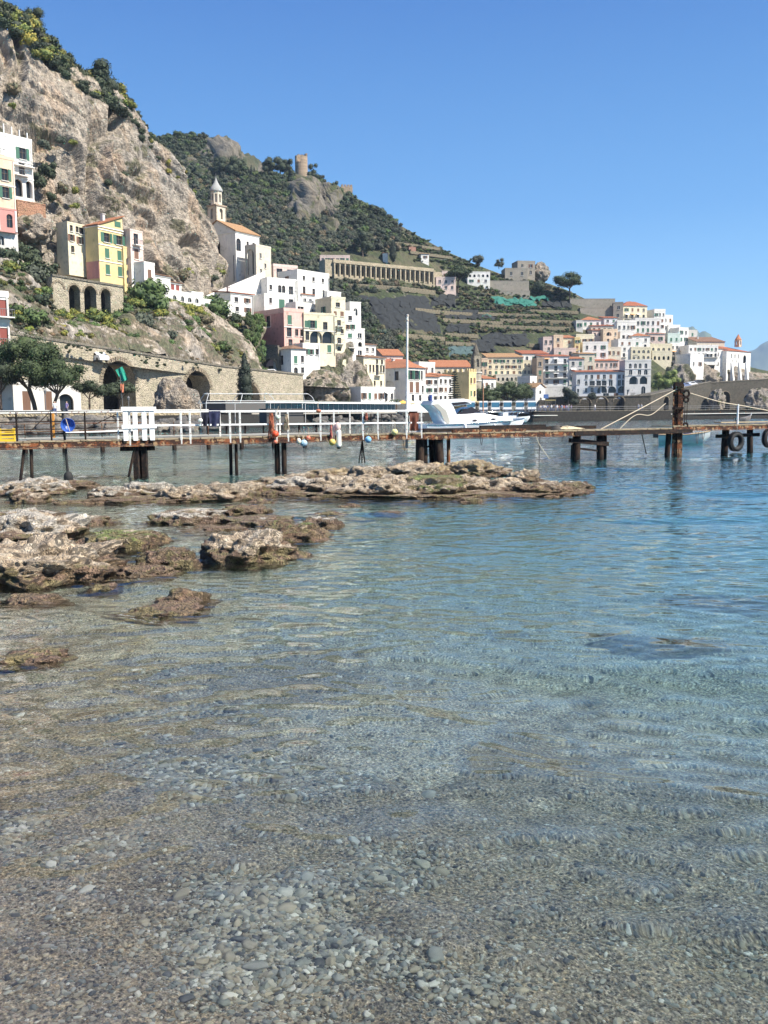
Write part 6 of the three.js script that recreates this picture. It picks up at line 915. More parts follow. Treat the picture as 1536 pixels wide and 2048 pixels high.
{ const t = thing('dinghy', 'dark little boat moored off the quay at the right', 'boat', at(1474, 845, 140).setY(0), .2), st = [[0, .7, .75, -.2, .4], [1, .75, .75, -.2, .4], [1.9, .4, .95, 0, .6], [2.3, .02, 1.25, .7, 1]]; mesh('hull', loftHull(st), std(col(.22, .19, .17), .7), t); mesh('stem_post', rod(V(2.25, 1.0, 0), V(2.4, 1.5, 0), .07), frameW, t); }
{ const t = thing('boat_mast', 'brown wooden mast rising behind the yacht windscreen', 'mast', at(966, 850, 120).setY(.3)); mesh('shaft', rod(V(0, 0, 0), V(0, at(966, 771, 120).y, 0), .10, .07), std(col(.36, .17, .09), .8), t); }
// quay edge: pale kerb line and railing
{ const A = at(1066, 825, 182), B = at(1700, 816, 222); A.y = B.y = GY; const t = thing('quay_kerb', 'pale kerb and mooring line along the dark quay face', 'kerb', A), L = rel0(t); mesh('kerb', beam(L(A.clone().setY(GY - .75)), L(B.clone().setY(GY - .75)), .7, .12), trimM, t); mesh('kerb', beam(L(A.clone().setY(GY + .06)), L(B.clone().setY(GY + .06)), .6, .14), masonG, t); for (let k = 0; k < 12; k++) mesh('bollard', cylG(.14, .18, .4, 10).translate(...L(A.clone().lerp(B, (k + .5) / 12).setY(GY - .7)).toArray()), rustM0, t); const r = thing('quay_railing', 'thin iron railing along the quay', 'railing', A), R = rel0(r); for (const h of [.55, 1.0]) mesh('rail', rod(R(A.clone().add(V(0, h, -14))), R(B.clone().add(V(0, h, -14))), .035), railM, r); for (let k = 0; k < 40; k++) mesh('post', rod(R(A.clone().lerp(B, k / 39).add(V(0, .05, -14))), R(A.clone().lerp(B, k / 39).add(V(0, 1.0, -14))), .03), railM, r); }
// coaches parked on the harbour square
const coachLabels = ['first', 'second', 'third', 'fourth', 'fifth', 'sixth', 'seventh', 'eighth', 'ninth'];
{ let base; [942, 967, 991, 1015, 1040, 1064].forEach((px, i) => { const P = at(px, 822, 266 + i * 1.2).setY(GY), label = `${coachLabels[i]} parked coach from the yacht in the harbour row`; if (!base) { const t = base = thing('coach', label, 'coach', P, .12, 'coaches in the harbour row'), w = 2.5; const b = new THREE.BoxGeometry(w, 2.75, 9, 1, 1, 1); mesh('body', boxUV(b.translate(0, 1.78, -4.5)), gelM, t); unit('windscreen', 2.3, 1.35, .06, 0, 2.05, .02, std(col(.05, .16, .26), .1), t); for (const s of [-1, 1]) { unit('side_glass', .05, 1.0, 8, s * 1.26, 2.25, -4.6, tintM, t); unit('headlight', .3, .18, .06, s * .9, .85, .03, frameW, t); unit('mirror', .22, .5, .15, s * 1.45, 2.4, .25, blackM0(), t); for (const z of [-1.6, -7]) { const wl = mesh('wheel', new THREE.CylinderGeometry(.48, .48, .3, 16).rotateZ(Math.PI / 2), blackM0(), t); wl.position.set(s * 1.1, .48, z); } } unit('bumper', 2.5, .35, .12, 0, .55, .05, std(col(.12, .14, .2), .5), t); } else { const c = base.clone(); c.name = numbered('coach'); c.position.copy(P); c.rotation.y = .12 + rr(-.06, .06); c.userData = { ...base.userData, label }; scene.add(c); } }); }
function car(P, turn, c, label, group) { const t = thing('car', label, 'car', P, turn, group), s = new THREE.Shape(); [[-2, .3], [-2.05, .7], [-1.9, .9], [-1.1, .95], [-.6, 1.42], [.7, 1.45], [1.4, .98], [2.0, .85], [2.1, .55], [2.05, .3]].forEach(([x, y], i) => i ? s.lineTo(x, y) : s.moveTo(x, y)); const e = new THREE.ExtrudeGeometry(s, { depth: 1.4, bevelEnabled: true, bevelSize: .06, bevelThickness: .12, bevelSegments: 2 }); e.translate(0, 0, -.7); mesh('body', boxUV(e), std(col(...c), .25), t); for (const z of [-1, 1]) { const g = new THREE.Shape(); [[-.95, .97], [-.5, 1.36], [.62, 1.38], [1.15, 1.0]].forEach(([x, y], i) => i ? g.lineTo(x, y) : g.moveTo(x, y)); const q = new THREE.ExtrudeGeometry(g, { depth: .02, bevelEnabled: false }); q.translate(0, 0, z * .83 - .01); mesh('side_window', q, tintM, t); for (const x of [-1.3, 1.3]) mesh('wheel', new THREE.CylinderGeometry(.32, .32, .2, 14).rotateX(Math.PI / 2).translate(x, .32, z * .75), blackM0(), t); } return t; }
car(at(541, 747, 200).setY(at(541, 747, 200).y - .6), .2, [.8, .8, .8], 'white car coming out of the road tunnel', 'cars'); { const p = at(194, 696, wallD(194) + 2.2); p.y = at(194, wallTopPy(194) + 2.5, wallD(194) + 1).y - 1.9; car(p, -.75, [.8, .8, .8], 'white car passing along the viaduct road', 'cars'); }
[[1362, .8, .8, .8, 'white'], [1376, .2, .25, .4, 'blue'], [1388, .7, .7, .7, 'silver'], [1400, .1, .1, .1, 'black']].forEach(([px, r, g, b, n]) => { const u = (px - 1300) / 122, d = lerp(314, 332, u), P = at(px, 775, d); P.y = lerp(at(1300, 791, 312).y, at(1422, 764, 330).y, u) + .05; P.z -= 3; car(P, .35, [r, g, b], `${n} car parked on the ramp road`, 'cars'); });
// flags on the promenade
{ const P = at(247, 824, 109).setY(GY), t = thing('flag', 'green flag flying on a thin pole by the promenade', 'flag', P), y = at(247, 752, 109).y - GY; mesh('pole', rod(V(0, 0, 0), V(-.25, y + .1, 0), .035), railM, t); const g = clothG(.9, 1.6, .12); g.rotateZ(.45); mesh('cloth', g, std(col(.02, .28, .19), .9), t).position.set(-.35, y + .9, 0); const u = thing('pennant', 'faded orange and white pennant below the green flag', 'flag', P.clone().add(V(.1, 0, .1))); mesh('cloth', clothG(.4, 1.0, .06), std(col(.62, .22, .12), .9), u).position.set(-.1, y - .9, 0); }
function lampPost(P, h, label) { const t = thing('street_lamp', label, 'street lamp', P, 0, 'promenade lamps'); mesh('pole', rod(V(0, 0, 0), V(0, h, 0), .06, .04), railM, t); mesh('lantern', [cylG(.1, .17, .35, 6, 0, h, 0), cylG(.2, .03, .18, 6, 0, h + .36, 0)], railM, t); }
lampPost(at(92, 824, 109).setY(GY), 2.6, 'old lamp post in front of the white harbour building'); lampPost(at(258, 824, 113).setY(GY), 1.8, 'lamp post right of the flag pole');
[[752, 'left'], [823, 'right']].forEach(([px, n]) => lampPost(at(px + 60, 824, 205).setY(GY), 3.2, `${n} lamp post before the white villa`));
// parasols and awnings on the beach front
[[806, [.70, .42, .08], 'orange'], [822, [.75, .66, .38], 'cream yellow'], [836, [.72, .70, .66], 'white']].forEach(([px, c, n]) => { const t = thing('parasol', `${n} parasol on the beach terrace behind the railing`, 'parasol', at(px, 826, 196).setY(GY), 0, 'beach parasols'); mesh('pole', rod(V(0, 0, 0), V(0, 2.4, 0), .04), frameW, t); mesh('canopy', new THREE.ConeGeometry(1.5, .7, 8, 1, true).translate(0, 2.3, 0), std(col(...c), .9, { side: THREE.DoubleSide }), t); });
{ const P = at(1100, 790, 300), t = thing('awning', 'yellow striped shop awning below the plastered retaining wall', 'awning', P.setY(GY)); mesh('canopy', boxG(3.4, .12, 2, 0, 3.6, 0).rotateX(.0), std(col(.75, .62, .25), .9), t); for (const x of [-1.6, 1.6]) mesh('post', rod(V(x, 0, .9), V(x, 3.6, .9), .05), railM, t); const s = thing('billboard', 'blue poster board above the shop awning', 'sign', at(1092, 790, 301).setY(GY + 4.2)); mesh('panel', boxB(1.6, 1.3, .1), std(col(.06, .13, .36), .7), s); mesh('post', rod(V(0, -4.2, 0), V(0, 0, 0), .06), railM, s); }
// ---------------------------------------------------------------- people
function personG(shirt, legs, skin, hair, pose) {
  const B = [[[0, .92, 0], [0, 1.15, 0], .135, .14], [[0, 1.15, 0], [0, 1.40, 0], .15, .13], [[-.13, 1.42, 0], [.13, 1.42, 0], .075, .075], [[0, 1.42, 0], [0, 1.56, 0], .055, .05], [[0, 1.62, 0], [0, 1.68, .01], .09, .095],
    [[-.09, .92, 0], [-.1 - pose * .04, .5, .03 * pose], .095, .065], [[-.1 - pose * .04, .5, .03 * pose], [-.1 - pose * .06, .06, -.05 * pose], .06, .045], [[.09, .92, 0], [.1 + pose * .02, .5, -.02], .095, .065], [[.1 + pose * .02, .5, -.02], [.11, .06, -.03], .06, .045], [[-.1 - pose * .06, .05, -.05 * pose], [-.11, .04, .12], .045, .035], [[.11, .05, -.03], [.12, .04, .14], .045, .035],
    [[-.2, 1.42, 0], [-.25, 1.14, -.02], .055, .045], [[-.25, 1.14, -.02], [-.20 - .04 * pose, .88, .12], .042, .034], [[.2, 1.42, 0], [.26, 1.14, -.02], .055, .045], [[.26, 1.14, -.02], [.22, .9, .12 + .1 * pose], .042, .034]];
  const R = 30, mc = new MarchingCubes(R, new THREE.MeshStandardMaterial(), false, false, 40000); mc.isolation = 0; const a = V(), b = V(), p = V(), f = mc.field;
  for (let k = 0; k < R; k++) for (let j = 0; j < R; j++) for (let i = 0; i < R; i++) { p.set((i / R - .5) * 2 * .92, .9 + (j / R - .5) * 2 * .95, (k / R - .5) * 2 * .92); let d = 9; for (const [q, w, r0, r1] of B) { a.set(...q); b.set(...w).sub(a); const t = clamp(p.clone().sub(a).dot(b) / b.lengthSq(), 0, 1), e = p.distanceTo(a.addScaledVector(b, t)) - lerp(r0, r1, t), h = clamp(.5 + .5 * (e - d) / .05, 0, 1); d = lerp(e, d, h) - .05 * h * (1 - h); } f[k * R * R + j * R + i] = -d; }
  mc.update(); const n = mc.count, P = new Float32Array(n * 3), C = new Float32Array(n * 3); for (let i = 0; i < n; i++) { const x = mc.positionArray[i * 3] * .92, y = .9 + mc.positionArray[i * 3 + 1] * .95, z = mc.positionArray[i * 3 + 2] * .92; P.set([x, y, z], i * 3); C.set(y > 1.68 || (y > 1.58 && z < -.01) ? hair : y > 1.5 ? skin : y < .95 && Math.abs(x) < .2 ? (y < .1 ? [.05, .05, .05] : legs) : Math.abs(x) > .2 && y < 1.2 ? skin : shirt, i * 3); }
  const g = new THREE.BufferGeometry(); g.setAttribute('position', new THREE.BufferAttribute(P, 3)); g.setAttribute('color', new THREE.BufferAttribute(C, 3)); const m = mergeVertices(g); m.computeVertexNormals(); return m;
}
const clothM = new THREE.MeshStandardMaterial({ vertexColors: true, roughness: .9 });
const skinC = [.50, .32, .23], pgs = [[[.28, .22, .42], [.12, .12, .16]], [[.75, .74, .72], [.10, .14, .28]], [[.45, .08, .08], [.05, .05, .07]], [[.10, .18, .40], [.35, .30, .22]], [[.12, .12, .12], [.14, .16, .24]]].map(([s, l], i) => personG(s, l, skinC, [[.05, .035, .02], [.55, .52, .48], [.12, .07, .03]][i % 3], i % 2));
function person(i, P, turn, label, group) { const o = mesh('person', pgs[i], clothM); o.position.copy(P); o.rotation.y = turn; tag(o, label, 'person', group); }
person(1, at(110, 822, 107.5).setY(GY), .5, 'person in a white top standing by the forked pine', 'people'); person(0, at(134, 822, 108).setY(GY), -.6, 'person in a purple top leaning towards the parapet', 'people');
for (let k = 0; k < 20; k++) person(Math.floor(rnd() * 5), at(1078 + k * 3.4 + rr(-1, 1), 822, 240 + rr(-8, 14)).setY(GY), rr(0, 6.28), 'person in the crowd waiting on the harbour square', 'crowd on the harbour square');
person(1, at(1190, 822, 232).setY(GY), 1, 'person in a white shirt walking before the second sea wall arch', 'people'); person(1, at(1277, 822, 232).setY(GY), -1, 'left of two people in white walking along the quay', 'people'); person(1, at(1283, 822, 233).setY(GY), -1, 'right of two people in white walking along the quay', 'people');
// ---------------------------------------------------------------- the rusty pier
const PA = V(-11.6, 0, -28), PB = V(18.3, 0, -44), pDir = PB.clone().sub(PA).normalize(), pBack = V(pDir.z, 0, -pDir.x).multiplyScalar(-1);   // away from the eye
if (pBack.z > 0) pBack.negate();
const onPier = (px, y = 1.2, back = 0) => { const p = at(px, 850, 30), rx = p.x, rz = p.z, Q = PA.clone().addScaledVector(pBack, back), t = (Q.z * rx - Q.x * rz) / (pDir.x * rz - pDir.z * rx); return Q.addScaledVector(pDir, t).setY(y); };
const pierY = (px, py) => at(px, py, -onPier(px).z).y;
const paintTex = dataTex(512, (u, v) => { const a = tn(u, v, 8), b = tn(u, v, 40, 3), r = a * .7 + b * .6 > .38; return r ? [.55 + .1 * b, .33 + .1 * b, .2] : [.90 + .04 * b, .895 + .04 * b, .87 + .03 * a]; });
const paintM = new THREE.MeshStandardMaterial({ map: mapped(paintTex, .9), roughness: .55 }), whiteM = std(col(.80, .80, .79), .5);
const plankTex = dataTex(512, (u, v) => { const a = tn(u, v * 6, 10), b = tn(u, v, 60, 4), w = .72 + .12 * a + .12 * b; return [w, w * .93, w * .80]; });
const plankMs = [.62, .5, .72].map((k) => new THREE.MeshStandardMaterial({ map: mapped(plankTex, .7), color: col(k, k * .95, k * .88), roughness: .95 }));
const ropeM = std(col(.55, .46, .34), .95), ropeD = std(col(.10, .09, .08), .95), blackM = std(col(.018, .018, .018), .8);
const rel = (o) => (p) => p.clone().sub(o.position);
function pierDeck(t, px0, px1, y, width, beamM, front, gapEvery) {
  const L = rel(t), A = onPier(px0), B = onPier(px1), len = A.distanceTo(B), n = Math.floor(len / .24), k0 = A.clone();
  for (let i = 0; i < n; i++) { const c = k0.clone().addScaledVector(pDir, (i + .5) * len / n), o = mesh(i ? 'plank_' + String(i).padStart(3, '0') : 'plank', plankG, pick(plankMs), t); o.position.copy(c.addScaledVector(pBack, width / 2).setY(y + rr(-.008, .008)).sub(t.position)); o.rotation.y = Math.atan2(-pDir.z, pDir.x) + rr(-.02, .02); o.scale.set(len / n - .018, .045, width * rr(.97, 1.04)); }
  mesh('front_beam', beam(L(onPier(px0, y - .115, .03)), L(onPier(px1, y - .115, .03)), .10, .14), beamM, t); mesh('back_beam', beam(L(onPier(px0, y - .115, width - .05)), L(onPier(px1, y - .115, width - .05)), .10, .17), beamM, t);
  mesh('flange', beam(L(onPier(px0, y - .21, .0)), L(onPier(px1, y - .21, .0)), .16, .025), beamM, t);
}
const plankG = boxUV(new THREE.BoxGeometry(1, 1, 1));
const DY = 1.2;
{ // railed walkway on the left
  const t = thing('pier_walkway', 'rusty steel walkway pier with white railings and plank deck', 'pier', onPier(420, 0)), L = rel(t);
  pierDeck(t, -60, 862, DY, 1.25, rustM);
  const W = 1.2;
  const post = (px, y0, y1, back, r, m, name = 'rail_post') => mesh(name, beam(L(onPier(px, y0, back)), L(onPier(px, y1, back)), r * 2, r * 2), m, t);
  // white railing, near side
  for (const px of [259, 362, 380, 460, 480, 553, 576, 641, 668, 726, 756, 813, 843]) post(px, DY - .18, DY + .92 + (px === 259 ? .06 : 0), .0, .029, paintM);
  for (const y of [.90, .45]) mesh('rail', beam(L(onPier(250, DY + y, .0)), L(onPier(846, DY + y - .04, .0)), .045, .055), whiteM, t);
  for (const px of [300, 440, 560, 700, 820]) post(px, DY - .1, DY + .9, W, .025, paintM);
  mesh('rail', beam(L(onPier(250, DY + .88, W)), L(onPier(846, DY + .86, W)), .04, .04), paintM, t);
  // thin rusty railing at the left end
  for (const px of [-20, 33, 102, 170, 236, 250]) post(px, DY - .1, DY + .9, .05, .022, px > 200 ? paintM : rustD); post(107, DY + .1, DY + .86, .4, .03, std(col(.65, .28, .05), .7));
  for (const [y, b] of [[.88, .05], [.60, .05], [.36, .05], [.22, .05], [.86, W], [.34, W]]) mesh('rail', beam(L(onPier(-60, DY + y, b)), L(onPier(246, DY + y + .02, b)), .03, .035), y === .88 || y === .34 ? paintM : rustD, t);
  mesh('brace', rod(L(onPier(60, DY + .3, W)), L(onPier(100, DY + .9, W)), .015), rustD, t); mesh('brace', rod(L(onPier(165, DY + .3, W)), L(onPier(236, DY + .85, W)), .015), rustD, t);
  // piles
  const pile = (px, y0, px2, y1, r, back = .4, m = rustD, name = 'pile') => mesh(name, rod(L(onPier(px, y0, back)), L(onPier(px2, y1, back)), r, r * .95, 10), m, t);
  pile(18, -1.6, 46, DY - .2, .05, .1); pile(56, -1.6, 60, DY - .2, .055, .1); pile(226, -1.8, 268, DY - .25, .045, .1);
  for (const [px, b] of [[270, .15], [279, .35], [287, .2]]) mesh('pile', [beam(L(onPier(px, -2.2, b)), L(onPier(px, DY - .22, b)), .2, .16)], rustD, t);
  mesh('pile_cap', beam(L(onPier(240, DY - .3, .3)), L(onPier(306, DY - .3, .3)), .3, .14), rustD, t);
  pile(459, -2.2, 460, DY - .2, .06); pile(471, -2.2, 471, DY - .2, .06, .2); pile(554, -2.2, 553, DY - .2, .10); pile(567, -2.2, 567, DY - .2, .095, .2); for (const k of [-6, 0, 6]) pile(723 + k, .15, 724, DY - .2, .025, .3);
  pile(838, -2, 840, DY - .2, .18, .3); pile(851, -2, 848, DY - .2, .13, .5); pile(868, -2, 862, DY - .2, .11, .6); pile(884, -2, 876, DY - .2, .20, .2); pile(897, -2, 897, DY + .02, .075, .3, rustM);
  mesh('brace', rod(L(onPier(842, .55, .4)), L(onPier(884, .95, .3)), .03), rustD, t);
}
{ // plank pier on the right
  const t = thing('plank_pier', 'long open plank pier on rusty beams stretching to the right', 'pier', onPier(1200, 0)), L = rel(t);
  pierDeck(t, 862, 1345, DY - .02, 1.3, rustM); pierDeck(t, 1346, 1640, DY + .08, 1.3, rustM);
  mesh('loose_beam', beam(L(onPier(846, DY + .10, .5)), L(onPier(1190, DY + .10, .7)), .16, .14), rustD, t); mesh('loose_beam', beam(L(onPier(905, DY + .05, .1)), L(onPier(1050, DY + .05, .1)), .14, .12), rustM, t); mesh('loose_beam', beam(L(onPier(960, DY + .2, .6)), L(onPier(1090, DY + .2, .7)), .12, .1), rustD, t); mesh('loose_plank', beam(L(onPier(1435, DY + .2, .5)), L(onPier(1535, DY + .2, .6)), .4, .05), plankMs[2], t); mesh('splice_beam', beam(L(onPier(1150, DY - .14, -.06)), L(onPier(1385, DY - .14, -.06)), .06, .17), rustD, t);
  const pile = (px, y0, px2, y1, r, back = .4) => mesh('pile', rod(L(onPier(px, y0, back)), L(onPier(px2, y1, back)), r, r, 10), rustD, t);
  // trestles: raked legs and a cross beam
  pile(1151, -2, 1154, DY - .2, .17, .3); pile(1146, -2, 1150, .55, .16, .9); pile(1204, -2, 1200, .95, .15, .3); pile(1209, -2, 1208, DY - .2, .13, .9); mesh('cross_beam', beam(L(onPier(1140, .78, .2)), L(onPier(1216, .58, .2)), .16, .18), rustD, t); mesh('cross_beam', beam(L(onPier(1158, .42, .3)), L(onPier(1197, .30, .3)), .06, .08), rustD, t);
  pile(1331, -2, 1338, DY - .2, .12, .4); pile(1447, -2, 1452, DY - .1, .16, .3); pile(1505, -2, 1500, DY - .1, .14, .3); mesh('cross_beam', beam(L(onPier(1434, .78, .25)), L(onPier(1518, .80, .25)), .14, .16), rustD, t); pile(1600, -2, 1600, DY, .15, .3);
  for (const [a, b, dr] of [[1040, 1046, .3], [1122, 1127, .22], [1188, 1192, .2], [1232, 1240, .25], [1392, 1398, .5], [1404, 1410, .3], [960, 966, .25], [806, 812, .4], [700, 716, .15]]) mesh('rope_loop', tube([L(onPier(a, DY - .2, -.02)), L(onPier((a + b) / 2, DY - .25 - dr, -.03)), L(onPier(b, DY - .2, -.02))], .012, 12, 5), ropeD, t);
}
// hoist post with chain
{ const t = thing('hoist_post', 'tall rusty steel hoist post standing through the pier deck', 'post', onPier(1355, 0, .2)), y = pierY(1355, 771); mesh('column', [beam(V(-.10, -2.2, 0), V(-.10, y, 0), .05, .26), beam(V(.10, -2.2, 0), V(.10, y, 0), .05, .26), beam(V(0, -2.2, 0), V(0, y, 0), .2, .04)], rustM, t); mesh('cap', [boxG(.4, .12, .36, 0, y, 0), boxG(.36, .12, .3, 0, y + .1, 0)], rustD, t); mesh('collar', [boxG(.42, .1, .34, 0, y - 1.0, 0)], rustD, t); mesh('arm', [boxG(.34, .1, .12, .28, y - .22, 0)], rustD, t);
  const c = new THREE.Group(); c.name = 'chain_hoist'; t.add(c); mesh('pulley', new THREE.TorusGeometry(.13, .05, 8, 16).translate(.36, y - .36, 0), rustD, c); mesh('pulley', new THREE.TorusGeometry(.1, .05, 8, 16).translate(.36, y - .62, 0), rustD, c); mesh('pulley', new THREE.TorusGeometry(.09, .045, 8, 16).translate(.36, y - 1.75, 0), rustD, c); mesh('hook', new THREE.TorusGeometry(.08, .028, 8, 14, 4.4).translate(.36, y - 2.0, 0), rustD, c); for (const dx of [-.05, .05]) mesh('chain', rod(V(.36 + dx, y - .7, 0), V(.36 + dx, y - 1.7, 0), .014), rustD, c); }
{ const T = onPier(1352, pierY(1355, 778), .2); for (const [p, r, l] of [[[T, onPier(1290, pierY(1290, 812), .2), onPier(1202, DY + .02, .2)], .022, 'pale rope stretched left from the hoist post down to the deck'], [[onPier(1330, pierY(1330, 807), .1), onPier(1300, pierY(1300, 830), .1), onPier(1275, pierY(1275, 829), .1), onPier(1262, pierY(1262, 836), .1), onPier(1240, DY + .02, .1)], .018, 'slack pale rope hanging below the stretched rope'], [[T, onPier(1440, pierY(1440, 804), .2), onPier(1475, pierY(1475, 810), .3), onPier(1560, pierY(1560, 826), .2)], .022, 'pale rope running right from the hoist post over the white pole']]) { const o = mesh('rope', tube(p, r, 40, 6), ropeM); tag(o, l, 'rope', 'mooring ropes'); } }
{ const t = thing('white_pole', 'short white pole on the right end of the pier', 'pole', onPier(1475, DY + .1, .3)); mesh('shaft', rod(V(0, 0, 0), V(0, pierY(1475, 808) - DY - .1, 0), .045), whiteM, t); }
{ const t = thing('mast', 'tall thin white mast standing at the pier', 'mast', onPier(813, DY - .6, 1.3)), h = at(813, 629, -onPier(813, 0, 1.3).z).y - DY + .6; mesh('shaft', rod(V(0, 0, 0), V(.06, h, 0), .052, .04, 10), paintM, t); for (const k of [.95, .985]) mesh('band', rod(V(.06 * k, h * k, 0), V(.06 * k, h * k + .06, 0), .058), std(col(.5, .42, .36), .8), t); }
// things hung on the railing
const pallet = thing('white_pallet', 'white slatted pallet tied upright to the railing', 'pallet', onPier(278, 0, -.08), Math.atan2(-pDir.z, pDir.x));
for (const x of [-.43, -.12, .17, .42]) mesh('slat', boxB(.15, 1.02, .03, x, DY - .03, 0), whiteM, pallet); for (const [y, w] of [[.92, .13], [.36, .12]]) mesh('cross_board', boxB(1.12, w, .03, 0, DY + y, .032), whiteM, pallet);
{ const t = thing('blue_basin', 'round blue plastic basin hung on a dark pole', 'basin', onPier(134, pierY(134, 850), -.05), Math.atan2(-pDir.z, pDir.x)); mesh('bowl', new THREE.LatheGeometry([[0, 0], [.12, .01], [.17, .10], [.205, .16], [.22, .165], [.215, .15], [.165, .075], [0, -.015]].map(([a, b]) => new THREE.Vector2(a, b)), 28).rotateX(Math.PI / 2).translate(0, 0, -.02), std(col(.03, .09, .36), .4), t); mesh('crossed_rope', [rod(V(-.05, .2, .12), V(.06, -.22, .12), .012)], ropeM, t); }
{ const t = thing('dark_pole', 'dark wooden pole carrying the blue basin', 'pole', onPier(129, 0, .1)); mesh('shaft', rod(V(.05, -.2, 0), V(-.05, DY + 1.0, 0), .045, .035), blackM, t); mesh('weed_clump', new THREE.IcosahedronGeometry(.16, 3).scale(.9, 1.3, .9).translate(.05, .05, 0), blackM, t); }
{ const t = thing('yellow_crate', 'yellow plastic fish crate at the left end of the pier', 'crate', onPier(13, DY, .2), Math.atan2(-pDir.z, pDir.x)), m = std(col(.62, .40, .02), .5); for (const y of [.02, .12, .22, .32]) mesh('slat', [boxB(.42, .07, .02, 0, y, .15), boxB(.42, .07, .02, 0, y, -.15), boxB(.02, .07, .3, .21, y, 0), boxB(.02, .07, .3, -.21, y, 0)], m, t); for (const x of [-.2, .2]) for (const z of [-.14, .14]) mesh('corner_post', boxB(.05, .42, .05, x, 0, z), m, t); mesh('base', boxB(.4, .02, .3), m, t); }
const hang = (name, label, px, py, w, h, c, amp, fold = 0) => { const t = thing(name, label, 'cloth', onPier(px, pierY(px, py), -.08), Math.atan2(-pDir.z, pDir.x)), m = std(col(...c), .95, { side: THREE.DoubleSide }); mesh('front_fall', clothG(w, h, amp), m, t); const b = mesh('back_fall', clothG(w * .8, h * .6, amp), m, t); b.position.set(.08, .01, .16 * -1); mesh('saddle', new THREE.CylinderGeometry(.09, .09, w * .9, 10, 1, true, 0, Math.PI).rotateZ(Math.PI / 2).rotateX(-Math.PI / 2).translate(.02, -.02, -.06), m, t); return t; };
hang('navy_overalls', 'navy blue work clothes thrown over the white railing', 430, 822, .42, .52, [.018, .022, .06], .06); hang('navy_trousers', 'dark trousers hanging beside the navy work clothes', 412, 826, .3, .42, [.012, .014, .03], .05); hang('rust_cloth', 'rust brown cloth draped at the right end of the railing', 829, 826, .42, .66, [.13, .042, .024], .07);
function buoy(px, py, r, c, label, opt = {}) { const t = thing('buoy', label, 'buoy', onPier(px, pierY(px, py), opt.back ?? -.12), rr(0, 3)); mesh('float', new THREE.SphereGeometry(r, 22, 16).scale(1, opt.tall ?? 1, 1), std(col(...c), .5), t); mesh('eyelet', rod(V(0, r * (opt.tall ?? 1) * .9, 0), V(0, r * (opt.tall ?? 1) + .05, 0), r * .22, r * .16), std(col(.1, .1, .1), .6), t); mesh('cord', tube([V(0, r * (opt.tall ?? 1), 0), V(.03, r + .12, -.02), V(0, (opt.cord ?? .3) + r, .03)], .01, 8, 5), ropeM, t); }
for (const a of [[550, 868, .12, [.62, .07, .02], 'orange red buoy hanging below the tangled nets'], [550, 884, .07, [.55, .15, .09], 'little faded red float under the orange red buoy'], [616, 876, .085, [.60, .17, .10], 'salmon pink float hanging between the posts'], [597, 882, .08, [.72, .68, .52], 'small cream float beside the light blue buoy', { tall: 1.3 }], [607, 886, .125, [.34, .47, .58], 'light blue buoy left of the yellow one'], [664, 884, .12, [.66, .50, .13], 'yellow buoy next to the long white fender'], [736, 879, .12, [.20, .45, .66], 'sky blue buoy hanging alone on the deck edge'], [789, 864, .12, [.68, .60, .26], 'pale yellow buoy hanging from the middle rail'], [401, 841, .075, [.78, .76, .66], 'small white ball float left of the navy clothes'], [556, 835, .09, [.52, .60, .46], 'grey green ball float tied to the top rail'], [637, 822, .1, [.36, .12, .06], 'rust brown float sitting on the top rail', { tall: .7, back: 0 }]]) buoy(...a);
{ const t = thing('fender', 'long white boat fender hanging on the pier with a dark foot', 'fender', onPier(677, pierY(677, 897), -.15)); mesh('body', new THREE.CapsuleGeometry(.095, .46, 6, 16).translate(0, .36, 0), std(col(.80, .78, .70), .45), t); mesh('foot', cylG(.05, .075, .08, 12, 0, -.01, 0), blackM, t); mesh('cloth_wrap', new THREE.SphereGeometry(.11, 12, 10).scale(1, 1.5, .8).translate(-.03, .78, 0), std(col(.70, .52, .46), .9), t); }
function tangle(px, py, w, h, c, label) { const t = thing('net_bundle', label, 'net', onPier(px, pierY(px, py), -.08)), G = []; for (let k = 0; k < 26; k++) { const p = []; for (let i = 0; i < 5; i++) p.push(V(rr(-.5, .5) * w * (.4 + .6 * i / 4), -h * (i / 4) * rr(.8, 1.1), rr(-.07, .07))); G.push(tube(p, rr(.008, .018), 12, 4)); } mesh('cords', G, std(col(...c), .95), t).userData.kind = 'stuff'; }
tangle(543, 826, .26, .8, [.40, .13, .07], 'orange fishing net bundled over the railing'); tangle(573, 828, .22, .55, [.34, .27, .19], 'brown rope bundle hanging from the top rail'); tangle(733, 826, .12, .25, [.36, .12, .08], 'small red brown cord tied on the top rail'); tangle(662, 850, .1, .55, [.40, .12, .10], 'red cord hanging beside the long white fender');
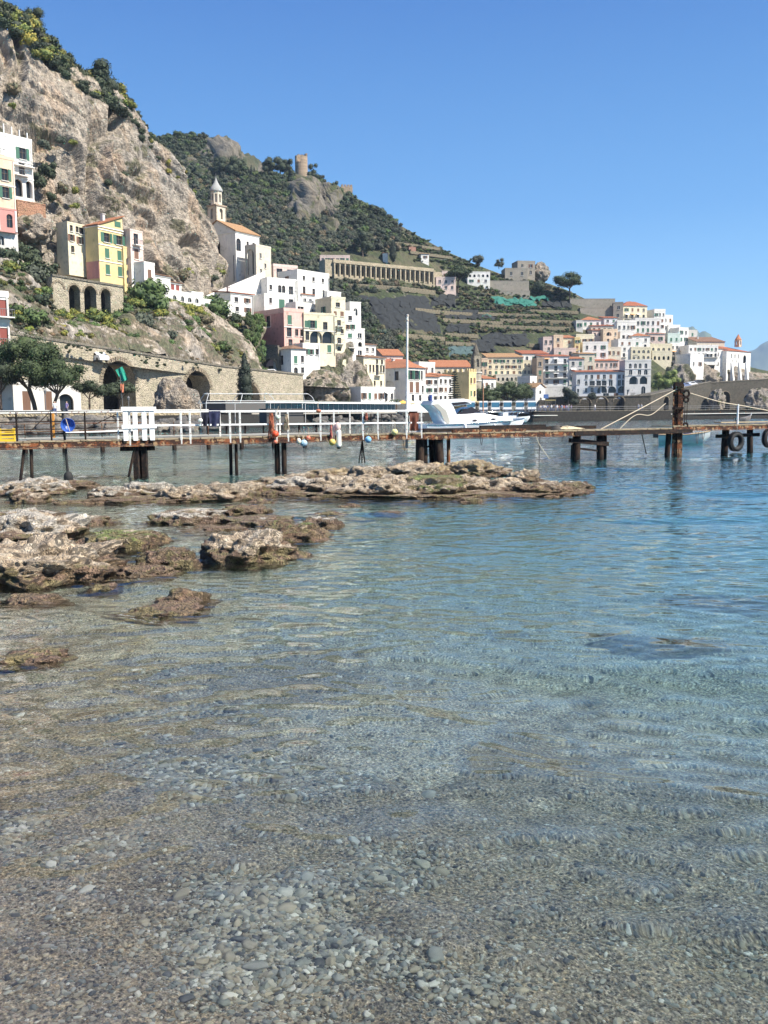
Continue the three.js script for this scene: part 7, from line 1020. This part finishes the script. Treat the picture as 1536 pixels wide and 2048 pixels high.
{ const t = thing('net_heap', 'heap of pale fishing net lying on the plank pier', 'net', onPier(1136, DY, .5)), G = []; for (let k = 0; k < 60; k++) { const p = []; for (let i = 0; i < 6; i++) { const a = rr(0, 6.28), q = Math.sqrt(rnd()); p.push(V(Math.cos(a) * q * .75, .02 + .16 * (1 - q) * rnd() + .02, Math.sin(a) * q * .3)); } G.push(tube(p, .018, 14, 4)); } mesh('cords', G, std(col(.60, .50, .34), .95), t).userData.kind = 'stuff'; const d = thing('coiled_net', 'dark coil of net beside the pale heap', 'net', onPier(1112, DY, .5)); mesh('coil', [0, 1, 2].map((k) => new THREE.TorusGeometry(.2 - k * .04, .04, 6, 16).rotateX(Math.PI / 2).translate(0, .04 + k * .06, 0)), ropeD, d); }
for (const [px, py, l] of [[1473, 883, 'truck tyre hung as a fender on the right trestle'], [1540, 876, 'truck tyre fender cut by the right picture edge']]) { const t = thing('tyre', l, 'tyre', onPier(px, pierY(px, py), -.12), Math.atan2(-pDir.z, pDir.x), 'tyre fenders'); mesh('tread', new THREE.TorusGeometry(.34, .105, 14, 36).scale(1, 1, 1.15), blackM, t); const r = []; for (let k = 0; k < 36; k++) { const a = k / 36 * 6.283; r.push(boxG(.05, .03, .2).translate(0, .44, 0).applyMatrix4(new THREE.Matrix4().makeRotationZ(a))); } mesh('lugs', r, blackM, t).userData.kind = 'stuff'; mesh('rope', tube([V(0, .42, 0), V(.03, .6, .02), V(0, .8, 0)], .012, 8, 5), ropeM, t); }
{ const g = tube([onPier(1072, DY - .2, -.1), onPier(1078, .7, -.1), onPier(1100, .05, -.2)], .02, 20, 6); tag(mesh('rope', g, ropeM), 'pale rope trailing from the plank pier into the water', 'rope', 'mooring ropes'); const h = tube([onPier(1080, DY - .2, -.05), onPier(1079, .5, -.05), onPier(1079, -.3, -.05)], .016, 12, 6); tag(mesh('rope', h, ropeD), 'dark rope hanging straight from the plank pier to the reef', 'rope', 'mooring ropes'); const k = rod(onPier(1284, DY - .2, -.05), onPier(1294, .1, -.1), .025, .02); tag(mesh('boat_hook', k, blackM), 'dark stick leaning from the plank pier into the water', 'pole'); }
renderer.render(scene, camera);
